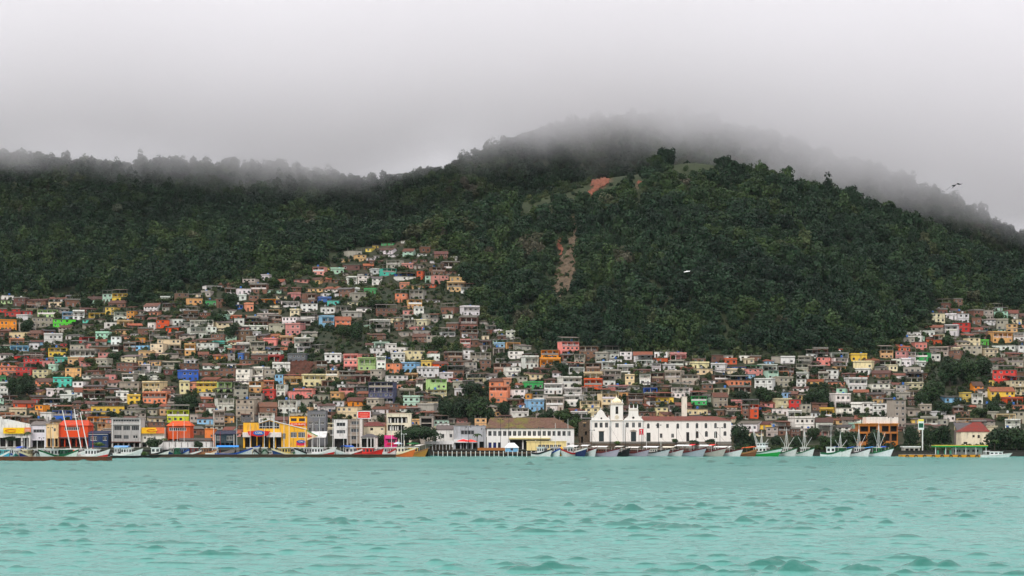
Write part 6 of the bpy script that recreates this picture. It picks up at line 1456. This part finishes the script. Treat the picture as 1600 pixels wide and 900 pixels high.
schooner(1110, -42, 13.5, 'beige-hulled schooner with white awning edged in red', (178,170,162), 'maroon', (240,238,234), 9.5, 'white', red=(210,64,52))
schooner(1138, -40, 13.5, 'white schooner with broad maroon band, last before the big green tree', (216,214,214), 'maroon', (234,232,226), 8.5, 'wood')
GT = 'fishing trawlers along the shore'
def trawler(px, yaw, L, label, hull, strake, Y=1003, low=None, tarp=None, house=(230,230,224), mh=8.5, tarp2=None):
    r = boat('fishing_trawler', label, 'fishing boat', px, Y, yaw, GT); r.scale = (1.1, 1.1, 1.2); hull_parts(L, L*.3, 3.2, 1.35, 1.5, r, hull, strake, 'teak', low)
    cabin(r, -L*.12, L*.16, L*.17, .9, 2.2, house, 3)
    mast(r, L*.0, 0, 3.2, mh, .1, 'white')
    for sg in (-1, 1):
        mb = MB(); mb.tube([(-.1, sg*L*.11, 1.2), (0, sg*.1, mh*.86)], .07, 6); mb.build('mast_leg', M['white'], r)
        mb = MB(); mb.tube([(.1, sg*.2, 3.0), (.4, sg*L*.28, mh*.66)], .06, 6); mb.build('outrigger', M['white'], r)
    if tarp: awning(r, -L*.45, -L*.13, L*.26, 2.9, tarp, 1.1, .3, .5)
    if tarp2: awning(r, L*.12, L*.3, L*.18, 3.4, tarp2, 1.4, .3)
    mb = MB(); mb.tube([(L*.52, 0, 3.1), (0, 0, mh-.2)], .02, 4); mb.build('stay', M['metal'], r)
    return r
t = trawler(1190, -34, 17.5, 'big white trawler with vivid green lower bow and orange stern awning', (208,214,210), 'hull_green', 1004, (34,150,64), (232,96,36), mh=9.5)
lattice(t, (-1.5, -.6, 3.4), (-4.0, -.6, 11.5), .7)
cabin(t, -1.5, 2.2, 2.4, 3.3, 1.4, (226,230,230), 3, name='bridge')
trawler(1229, -58, 12.5, 'white trawler with dark band and deep green topsides beside the vivid green one', (212,206,204), 'hull_green', 1003, mh=10.5)
trawler(1257, -60, 12.0, 'white trawler with green rail and tall tripod mast by the bushes', (222,220,218), 'hull_green', 1003, mh=10.5)
trawler(1313, -52, 12.0, 'green-cabined trawler with short blue awning and a red bundle', (226,224,222), 'hull_green', 1000, house=(40,120,70), tarp=(64,110,196), mh=9.0)
trawler(1342, -52, 12.0, 'white trawler with blue awning between two green-cabined ones', (224,220,220), 'hull_black', 1000, tarp=(56,104,200), mh=11.5, house=(226,222,220))
trawler(1373, -45, 13.5, 'white trawler with large sky-blue awning and green cabin nearest the lamp post', (228,226,230), 'hull_green', 999, house=(56,130,80), tarp=(70,150,222), mh=13.0, tarp2=(44,78,176))
# motor cruiser
r = boat('motor_cruiser', 'white motor cruiser with low cabin beside the yellow pontoon', 'motor boat', 1556, 962, -4, None); hull_parts(12.5, 3.6, 1.8, 1.1, 1.0, r, (236,238,238), 'white', 'white')
cabin(r, -2.6, 2.6, 2.6, .7, 1.5, (240,240,240), 3); mb = MB(); mb.box(-1.8, 1.6, -1.1, 1.1, 2.36, 2.44); mb.build('flybridge', M['white'], r)
mb = MB(); mb.tube([(-4.6,-1.3,.9),(-4.6,-1.3,2.5),(-4.6,1.3,2.5),(-4.6,1.3,.9)], .05, 5); mb.build('rail', M['white'], r); awning(r, -5.2, -2.4, 2.8, 2.5, (226,226,222), .8, .12)
# buoy
c = at(877, 713, 996); r = tag(empty('buoy', (c.x, 996, 0)), 'tall yellow buoy floating in front of the pale yellow shed', 'buoy')
mb = MB(); mb.lathe([(.2,-.8),(.75,-.4),(.8,.4),(.55,.7),(.42,1.6),(.42,2.6),(.62,3.0),(.62,3.7),(.3,4.0),(.05,4.3)], 12); mb.build('float', M['plain'], r, color=srgb(240,176,16), smooth=True)
mb = MB(); mb.tube([(0,0,4.2),(0,0,5.0)], .05, 5); mb.build('light_post', M['metal'], r)
# small craft
GS = 'small boats crowding the piers'
def launch(px, Y, yaw, L, label, hull, strake, house=(230,230,226), nwin=3, tarp=None, mh=0, mats='white', low=None, tall=None):
    r = boat('small_boat', label, 'small boat', px, Y, yaw, GS); r.scale = (1.2, 1.25, 1.8 if not tall else 1.15); hull_parts(L, L*.31, L*.16+.5, .85, 1.0, r, hull, strake, 'teak', low)
    if house: cabin(r, -L*.22, L*.16, L*.2, .45, 1.7, house, nwin)
    if tarp: awning(r, -L*.46, L*.05, L*.3, 2.4, tarp, .7, .35)
    if mh: mast(r, -L*.02 if house else 0, 0, 2.1 if house else .5, mh, .09, mats)
    if tall: lattice(r, (0, 0, 2.2), tall, .55)
    return r
C_ = [
 (8, 880, -60, 9, 'turquoise-cabined small boat at the outer end of the brown pier', (70,160,190), 'white', (90,196,206), 3, None, 0),
 (20, 905, -50, 9, 'white small boat with blue windows below the yellow signboard', (222,226,228), 'hull_blue', (226,230,232), 4, None, 0),
 (26, 878, -70, 8, 'teal-hulled small boat with white wheelhouse', (54,150,150), 'white', (228,232,230), 3, None, 0),
 (38, 898, -40, 10, 'small boat under a royal blue tarpaulin', (216,214,208), 'hull_green', None, 0, (52,88,190), 5),
 (42, 878, -55, 9, 'cream small boat with navy hull', (34,56,120), 'cream_paint', (236,222,178), 3, None, 4.5),
 (58, 880, -75, 9, 'grey small boat with open stern, seen end-on', (196,198,196), 'hull_black', (212,214,212), 2, None, 5),
 (70, 900, -40, 10, 'white small boat with black band by the peach shop', (228,226,222), 'hull_black', (222,220,216), 3, None, 7),
 (82, 878, -45, 11, 'white small boat with green and black bow stripes', (226,226,222), 'hull_green', (226,226,222), 3, None, 8),
 (104, 878, -40, 11, 'white small boat with dark green cabin below the warehouse', (214,220,210), 'hull_green', (26,92,64), 4, None, 0),
 (118, 896, -20, 12, 'white small boat with an orange disc on its cabin', (230,228,226), 'white', (232,230,228), 3, None, 0),
 (200, 950, -10, 10, 'white small boat with pale blue tarpaulin before the grey office block', (214,212,210), 'white', (222,222,220), 4, (110,160,214), 0),
 (187, 965, -30, 9, 'grey small boat with purple bundle before the grey office block', (170,168,172), 'hull_black', (206,202,200), 3, None, 0),
 (246, 968, -20, 9, 'white small boat with hooped frame beside the hedge', (226,224,218), 'hull_black', (222,222,218), 2, None, 0),
 (270, 972, -60, 9, 'blue small boat before the white panelled shed', (54,92,150), 'white', (206,204,200), 2, None, 8),
 (277, 968, -70, 8, 'green small boat between white posts', (30,108,70), 'hull_green', (30,120,76), 2, None, 6),
 (288, 972, -40, 9, 'small boat with grey-blue cabin and furled sail', (186,190,196), 'hull_blue', (124,146,184), 2, None, 9),
 (301, 974, 0, 12, 'long maroon small boat with white rail', (112,40,38), 'white', (124,52,46), 4, None, 0),
 (324, 972, -30, 9, 'cream small boat with brown cabin below the dark teal building', (220,208,180), 'teak', (150,104,70), 3, None, 0),
 (334, 978, -50, 9, 'dark blue small boat with white wheelhouse', (38,66,130), 'white', (220,222,222), 2, None, 10),
 (344, 968, 0, 10, 'green-bottomed white small boat with open deck', (226,228,222), 'white', None, 0, None, 6, 'hull_red', (36,120,76)),
 (370, 966, 2, 15, 'long white boat covered by a bright blue tarpaulin', (222,224,226), 'hull_blue', None, 0, (52,140,224), 9),
 (391, 970, -65, 9, 'small cream boat with three square windows', (226,214,188), 'cream_paint', (232,224,200), 3, None, 8),
 (400, 966, -80, 8, 'small white boat with black window frames, seen bow-on', (228,226,220), 'hull_black', (226,224,220), 2, None, 0),
 (413, 972, -60, 9, 'pale green small boat before the supermarket', (196,214,198), 'hull_green', (206,220,206), 3, None, 7),
 (428, 970, -50, 10, 'white small boat with red trim and a tall lattice mast', (228,224,220), 'hull_red', (226,224,220), 3, None, 0, 'white', None, (0, 0, 15.5)),
 (443, 967, -45, 10, 'yellow-roofed small boat with blue hull', (44,70,120), 'cream_paint', (226,196,110), 3, None, 13),
 (452, 974, -55, 9, 'grey small boat with twin white masts', (190,190,188), 'hull_black', (204,204,200), 3, None, 15),
 (463, 970, -40, 10, 'white small boat with green wave-shaped rail', (228,228,222), 'hull_green', (222,222,218), 3, None, 0),
 (476, 968, -45, 11, 'black and white striped small boat beneath the triangular sign', (226,226,224), 'hull_black', (216,218,216), 3, None, 10),
 (489, 974, -60, 9, 'olive small boat with tangled rigging', (116,116,86), 'hull_green', (190,186,168), 2, None, 8),
 (520, 972, -60, 8, 'beige small boat with mast below the white modern building', (214,204,184), 'cream_paint', (228,222,208), 2, None, 9),
 (537, 970, -50, 9, 'small white boat with royal blue canvas cover', (224,224,224), 'white', None, 0, (30,86,176), 6),
 (549, 972, -30, 9, 'white small boat with dark red hull', (120,40,36), 'white', (226,222,220), 2, None, 8),
 (558, 976, -40, 9, 'orange-decked small boat with white twin posts', (214,96,48), 'hull_red', (236,130,70), 2, None, 9),
 (596, 972, -35, 9, 'small boat with red hull and white cover near the magenta kiosk', (196,50,40), 'white', (230,226,224), 2, None, 0),
 (612, 976, -50, 10, 'white small boat with pink cabin below the magenta kiosk', (228,214,214), 'hull_red', (232,196,196), 2, None, 8),
 (628, 985, -30, 11, 'cream small boat with orange hull before the umbrella-shaped tree', (214,110,52), 'cream_paint', (238,228,206), 3, None, 10),
 (646, 992, 0, 10, 'ochre small boat with flat roof before the umbrella-shaped tree', (180,128,58), 'teak', (214,176,88), 3, None, 0),
 (848, 998, -30, 9, 'white small boat with open cockpit before the pale yellow shed', (222,218,216), 'hull_black', (224,222,220), 3, None, 0),
 (868, 998, -50, 10, 'white small boat with blue stripe beside the yellow buoy', (226,226,224), 'hull_blue', (222,222,220), 3, None, 8),
 (887, 999, -55, 9, 'white small boat with a red bundle aft of the yellow buoy', (226,220,214), 'hull_red', (222,216,214), 2, None, 9),
 (1166, 1004, -20, 8, 'brown small dinghy beside the vivid green trawler', (120,76,50), 'teak', None, 0, None, 0),
 (1299, 998, -5, 8, 'small boat with square white wheelhouse beside the green-cabined trawler', (230,230,228), 'hull_green', (236,236,234), 2, None, 8),
]
for ci_, a in enumerate(C_):
    if ci_ % 3 == 1 and a[2] < -15: a = a[:2]+(-180-a[2]+(ci_ % 5)*4,)+a[3:]
    elif a[2] < -15: a = a[:2]+(a[2]-(ci_ % 4)*7,)+a[3:]
    kw = {}
    if len(a) > 11: kw['mats'] = a[11]
    if len(a) > 12: kw['low'] = a[12]
    if len(a) > 13: kw['tall'] = a[13]
    launch(*a[:11], **kw)
for o in [o for o in sc.objects if o.get('label') == 'white small boat with an orange disc on its cabin']:
    mb = MB(); mb.prism([(.3+.62*math.cos(q), 1.4+.62*math.sin(q)) for q in np.linspace(0, 6.28, 16)[:-1]], -1.32, -1.24); mb.build('disc', M['plain'], o, color=srgb(236,96,40))
# red trawlers and the tall leaning derricks
r = launch(146, 878, -20, 11, 'red-hulled trawler with white upper works at the end of the brown pier', (226,222,222), 'white', (232,230,230), 4, None, 8, 'hull_red', (200,34,34))
r = launch(500, 966, -25, 12, 'red-hulled trawler with white cabin beside the black and white striped boat', (226,220,220), 'white', (230,226,226), 4, None, 9, 'white', (190,32,34))
r = launch(577, 966, -15, 10, 'bright red small boat with stacked red floats', (214,40,34), 'hull_red', (222,48,40), 3, None, 0)
launch(112, 892, -60, 11, 'white trawler with tall leaning lattice derrick nearest the warehouse windows', (222,222,220), 'white', (228,228,226), 3, None, 0, 'white', None, (-6.0, -1.0, 16.5))
launch(128, 900, -60, 11, 'white trawler with leaning lattice derrick at the middle of the brown pier', (224,224,222), 'hull_blue', (228,228,226), 3, None, 0, 'white', None, (-4.6, -1.0, 17.0))
launch(138, 905, -60, 11, 'white trawler with leaning lattice derrick next to the red-hulled one', (224,222,222), 'hull_black', (226,226,226), 3, None, 0, 'white', None, (-5.0, -1.0, 16.0))
# dark hulks
r = boat('barge', 'low dark barge overgrown with green weeds beside the brown pier', 'barge', 212, 936, -3, None); hull_parts(20, 5, 1.3, .9, .95, r, (52,40,36), 'hull_black', 'wood')
crown_b = crown_mesh('weeds', M['leaf_bright'], 77, 2.6, 1.3, 1.6, 500, .22, 6); link('weeds', crown_b, r, (4, 0, 0))
r = boat('barge', 'black-hulled barge with white awnings under the umbrella-shaped tree', 'barge', 662, 1000, -70, None); hull_parts(13, 6.4, 3.4, 2.2, 2.4, r, (22,20,22), 'hull_black', 'wood'); awning(r, -4, 3.5, 6.2, 4.6, (220,214,204), 2.2, .5)
# ---------------------------------------------------------------- trees of the town and the shore
TV = [crown_mesh('town_crown_%d' % i, M['leaf_town'], 500+i, 3.3, 3.1+.25*(i % 3), 3.2, 1900, .30, 11+i % 3, low=-.8) for i in range(5)]
UMB = crown_mesh('umbrella_crown', M['leaf_town'], 540, 11.0, 3.4, 6.0, 6500, .38, 26, low=-.35)
PALE = crown_mesh('pale_crown', M['leaf_pale'], 550, 4.2, 3.4, 5.0, 900, .42, 9)
SHR = [crown_mesh('shrub_leaves_%d' % i, M['leaf_bright' if i == 1 else 'leaf_town'], 560+i, 2.4, 1.5, 1.4, 900, .22, 9, low=-.1) for i in range(3)]
_t = MB(); _t.tube([(0,0,-2),(.1,.05,1),(0,.1,2.4),(.2,0,4.2)], .26, 8, 0, .12); _t.tube([(0,.1,2.2),(1.1,.3,3.6)], .12, 6, 0, .05); _t.tube([(0,.1,2.0),(-1.2,-.2,3.5)], .12, 6, 0, .05); _t.tube([(0,.1,2.4),(.2,-1.1,3.8)], .1, 6, 0, .05)
TRUNK = _t.mesh('trunk', M['bark'])
def tree(px, pybot, wpx, hpx, label, Y=None, v=0, crown=None, cat='tree', name='garden_tree', group='trees among the houses', base=2.55, ch=6.6, tr=True):
    if Y is None: Y = max(1080.0, hit(px, pybot) or 1090.0)
    g = zat((px-800)/F*Y, Y); p = at(px, pybot, Y); k = mpp(Y)
    s_ = wpx*k/6.6; top = at(px, pybot-hpx, Y).z; sz = max(.5, (top-g)/ch)
    r = tag(empty(name, (p.x, Y, g), random.uniform(0, 6.28)), label, cat, group); r.scale = (s_, s_, sz)
    link('crown', crown or TV[v % 5], r)
    if tr: link('trunk', TRUNK, r)
    return r
TR = [(20, 618, 26, 34, 'dark bushy tree beside the green-topped white house'), (40, 621, 30, 32, 'broad dark tree below the red house cluster'), (43, 522, 26, 27, 'round dark tree below the orange hillside house'), (136, 482, 24, 20, 'dark tree between the lilac-white and yellow hilltop houses'),
 (155, 482, 18, 17, 'small dark tree under the yellow hilltop veranda'), (178, 565, 28, 17, 'low dark tree above the ochre and white house'), (140, 572, 24, 15, 'spreading dark tree below the yellow terrace house'), (80, 522, 26, 14, 'low spreading tree under the vivid green house'),
 (298, 643, 34, 32, 'dark tree beside the yellow veranda house'), (280, 640, 22, 24, 'small dark tree beside the narrow cream house'), (362, 534, 24, 32, 'dark upright tree beside the brick veranda house'), (338, 510, 30, 24, 'dark tree in the gap below the green hillside house'),
 (361, 482, 24, 30, 'dark tree above the red-orange roof, high in the town'), (427, 450, 26, 20, 'dark tree beside the small pale hilltop house'), (556, 534, 28, 36, 'tall dark tree on the grassy gap between hillside terraces'), (538, 528, 20, 24, 'smaller tree on the grassy gap between hillside terraces'),
 (590, 482, 34, 15, 'low spreading tree near the small green hilltop house'), (685, 545, 26, 24, 'dark tree behind the stacked brick houses'), (695, 585, 22, 18, 'tree beside the white houses on the middle slope'), (698, 658, 34, 38, 'dark tree at the foot of the wooded gap'), (722, 662, 40, 44, 'broad dark tree in the middle of the wooded gap'),
 (748, 664, 36, 52, 'tallest dark tree of the wooded gap'), (738, 620, 30, 26, 'upper dark tree of the wooded gap'), (765, 662, 26, 30, 'dark tree of the wooded gap beside the salmon house'), (788, 652, 26, 30, 'dark tree at the foot of the salmon veranda house'), (855, 660, 26, 20, 'dark tree behind the mossy-roofed hall'),
 (880, 662, 34, 24, 'spreading dark tree behind the end of the mossy-roofed hall'), (898, 682, 28, 34, 'dark tree sloping down beside the ruined stone wall'), (1057, 652, 22, 20, 'small tree beside the white square tower'), (1160, 632, 26, 26, 'dark tree beside the pale-roofed veranda house'), (1192, 634, 36, 34, 'broad dark tree in the hillside gap above the shore'),
 (1212, 630, 24, 20, 'small dark tree at the edge of the hillside gap'), (1266, 634, 26, 26, 'dark tree of the clump below the brick houses'), (1286, 636, 34, 36, 'biggest dark tree of the clump below the brick houses'), (1275, 590, 24, 20, 'round tree beside the pink house at the forest edge'), (1460, 632, 40, 46, 'dark tree at the lower end of the wooded spur'),
 (1484, 604, 42, 46, 'dark tree in the middle of the wooded spur'), (1512, 600, 40, 46, 'broad dark tree of the wooded spur beside the orange gabled house'), (1536, 588, 34, 36, 'dark tree at the top end of the wooded spur'), (1440, 640, 30, 32, 'dark tree between wooded spur and concrete wall'), (1472, 650, 34, 26, 'tree beneath the wooded spur above the petrol dock'),
 (1552, 650, 24, 24, 'olive tree below the yellow tiled house'), (1530, 652, 26, 18, 'light green tree above the cream red-tiled house'), (472, 652, 20, 22, 'small dark tree beside the pink house above the yellow shop'), (548, 628, 20, 18, 'small green tree beside the slate blue block'), (876, 584, 26, 20, 'dark tree below the orange hillside house'),
 (1350, 660, 24, 16, 'palm-like tree in front of the white colonnaded house'), (1270, 688, 22, 24, 'dark tree behind the tripod-masted trawler'), (1480, 545, 30, 24, 'tree between the terraces of the far hillside'), (1562, 506, 24, 22, 'dark tree below the mint hillside house'), (1530, 535, 28, 16, 'grassy-green tree below the red hillside house'), (640, 655, 22, 14, 'small tree behind the modern cream block')]
for i, (px, pb, w_, h_, lb) in enumerate(TR): tree(px, pb, w_, h_, lb, v=i)
GS2 = 'trees along the shore'
for i, (px, pb, w_, h_, lb, Y) in enumerate([(1157, 702, 34, 46, 'large round green tree at the end of the convent wing', 1034), (1177, 702, 22, 30, 'green tree behind the orange stern awning', 1036), (1245, 702, 26, 26, 'bushy tree between two tall-masted trawlers', 1034), (1290, 703, 34, 26, 'broad dark bush-like tree by the quay benches', 1030), (1313, 701, 30, 32, 'dark tree behind the green-cabined trawler', 1036),
    (1330, 700, 32, 32, 'olive-green tree in front of the orange market building', 1040), (1368, 700, 40, 34, 'leafy tree before the orange market building galleries', 1038), (1424, 700, 30, 40, 'dark tree beside the tall petrol sign', 1034), (1470, 706, 44, 48, 'big dark round tree behind the petrol station', 1030), (1450, 704, 24, 40, 'dark tree just behind the tall petrol sign', 1040),
    (1562, 710, 44, 50, 'big dark tree beside the cream red-tiled house', 1024), (1588, 712, 46, 52, 'biggest dark tree behind the motor cruiser', 1020), (1612, 712, 40, 46, 'dark tree cut by the edge past the motor cruiser', 1022), (310, 705, 20, 18, 'small shore tree in front of the white panelled shed', 1034), (240, 703, 30, 20, 'round green tree under the yellow and orange signboard', 1036), (594, 700, 20, 26, 'dark shore tree between pavilion and magenta kiosk', 1050),
    (1212, 702, 24, 26, 'green tree behind the big white trawler', 1040)]):
    tree(px, pb, w_, h_, lb, Y, i+2, group=GS2, name='shore_tree')
tree(656, 704, 76, 38, 'wide umbrella-shaped tree with dark spreading crown on the quay', 1030, crown=UMB, group=GS2, name='umbrella_tree', ch=8.9).scale = (1.0, 1.0, 1.16)
for px, pb, w_, h_, lb, Y, v in ((16, 691, 34, 9, 'long reddish-green planting on the roof of white waterfront shop', 1056, 0), (155, 699, 22, 8, 'light green hedge in front of the navy shop', 1050, 1), (1085, 698, 26, 11, 'dark shrub before the convent wing', 1038, 2), (1110, 698, 26, 12, 'larger dark shrub before the convent wing', 1038, 0), (1055, 694, 16, 9, 'small shrub at the convent terrace wall', 1038, 2), (965, 696, 12, 7, 'little shrub below the bell tower', 1039, 1)):
    c = at(px, pb, Y); k = mpp(Y); r = tag(empty('shrub', (c.x, Y, c.z)), lb, 'shrub', 'shrubs of the waterfront'); r.scale = (w_*k/4.8, 1.0, h_*k/2.7); link('leaves', SHR[v], r); m_ = MB(); m_.tube([(0,0,-1.5),(0,0,.9)], .08, 5); m_.build('stem', M['bark'], r)
def palm(px, pybot, hpx, Y, label, nf=15, fl=3.0):
    c = at(px, pybot, Y); k = mpp(Y); h = hpx*k; r = tag(empty('palm_tree', tuple(c)), label, 'palm', 'palms of the waterfront')
    mb = MB(); mb.tube([(0,0,-1.5),(.1,0,h*.5),(.25,0,h-.6)], .2, 8, 0, .13); mb.build('trunk', M['bark'], r)
    mb = MB(); rr = random.Random(px)
    for i in range(nf):
        a = i*2.399; up = rr.uniform(.2, 1.0); d = Vector((math.cos(a), math.sin(a), 0)); s_ = Vector((-d.y, d.x, 0)); pts = []
        for j in range(7):
            t = j/6; pts.append(Vector((.25, 0, h-.6))+d*fl*t*(1-.12*t)+Vector((0, 0, up*fl*.55*t-1.05*fl*t*t*.75)))
        for j in range(6):
            w0, w1 = .36*math.sin(math.pi*(j/6*.9+.08)), .36*math.sin(math.pi*((j+1)/6*.9+.08))
            for sg in (-1, 1):
                dn = Vector((0, 0, -.22)); mb.poly([pts[j], pts[j+1], pts[j+1]+s_*sg*w1+dn*w1*2, pts[j]+s_*sg*w0+dn*w0*2])
    mb.build('fronds', M['leaf_bright'], r)
palm(745, 702, 26, 1040, 'bright green palm in front of the grey panelled building', 17, 2.9)
palm(42, 690, 17, 1050, 'dark palm before the faded orange signboard', 13, 2.6)
palm(1554, 708, 22, 1016, 'pale green palm beside the motor cruiser', 15, 2.8)
palm(1346, 664, 16, 1078, 'palm above the long white upper storey of the market building', 15, 2.8)
palm(256, 698, 15, 1048, 'bent palm under the orange-roofed hall', 12, 2.4)
# trees that stand out of the forest
for px, py, w_, h_, lb, mesh in ((186, 340, 22, 20, 'pale grey-leaved tree standing out high in the misty left forest', PALE), (1040, 292, 13, 12, 'pale tree just below the crest of the front hill', PALE), (396, 392, 18, 16, 'light grey tree low in the misty forest', PALE), (1262, 296, 20, 24, 'dark tree standing up on the shoulder of the front hill', TV[1]), (1281, 298, 14, 22, 'narrow dark tree on the shoulder of the front hill', TV[2]), (1393, 330, 16, 20, 'round tree on the lower crest of the front hill', TV[3])):
    Y = hit(px, py)
    if Y: tree(px, py, w_, h_, lb, Y, crown=mesh, group='trees standing out of the forest', name='forest_tree', ch=7.0)
# ---------------------------------------------------------------- birds
def bird(name, label, px, py, Y, span, mat, bank, fork, yaw=0.0, pitch=-12):
    n = MB(); s_ = span/2
    prof = [(-.42,.015),(-.3,.05),(-.1,.085),(.08,.09),(.2,.06),(.27,.065),(.33,.035),(.42,.006)]
    k = 8; vs = []; fs = []
    for x, r_ in prof:
        for q in range(k): vs.append((x*span*.42, r_*span*.42*math.cos(2*math.pi*q/k), r_*span*.42*math.sin(2*math.pi*q/k)))
    for i in range(len(prof)-1):
        for q in range(k): fs.append((i*k+q, i*k+(q+1) % k, (i+1)*k+(q+1) % k, (i+1)*k+q))
    n.raw(vs, fs)
    for sg in (-1, 1):
        st = [(0.03, .0, .02, .34), (.30, .16 if sg > 0 else .05, .10, .34), (.55, .02 if sg > 0 else -.08, .05, .30), (.80, .02 if sg > 0 else -.20, -.03, .2), (1.0, .10 if sg > 0 else -.30, -.12, .01)]
        up = [(y*s_*sg, z*s_*.9, x*s_, c*s_) for y, z, x, c in st]
        V_ = []
        for y, z, x, c in up: V_ += [(x+c*.5, y, z+.004*span), (x-c*.5, y, z+.004*span), (x-c*.5, y, z-.006*span), (x+c*.5, y, z-.006*span)]
        F_ = [(i*4+q, i*4+(q+1) % 4, (i+1)*4+(q+1) % 4, (i+1)*4+q) for i in range(4) for q in range(4)]; n.raw(V_, F_)
        n.raw([(-.15*span, sg*.01*span, .01*span), (-.17*span, sg*.035*span, 0), (-(.36 if fork else .24)*span, sg*(.05 if fork else .03)*span, -.06*span), (-.15*span, sg*.01*span, -.012*span), (-.17*span, sg*.035*span, -.012*span)], [(0,1,2),(3,2,4),(0,2,3),(1,4,2)])
    c = at(px, py, Y); o = n.build(name, mat, loc=tuple(c)); o.rotation_euler = (R(bank), R(pitch), R(yaw)); return o
o = tag(bird('frigate_bird', 'black long-winged seabird gliding in the grey sky', 1491.5, 290, 344, 2.9, fixed('black_feathers', (16,16,18), .8), 12, True, -78), cat='bird'); o['label'] = 'black long-winged seabird gliding in the grey sky'
tag(bird('white_bird', 'small white bird flying in front of the dark wooded slope', 1073.5, 424, 480, 1.45, fixed('white_feathers', (238,238,236), .8), 6, False, -80, 42), 'small white bird flying in front of the dark wooded slope', 'bird')
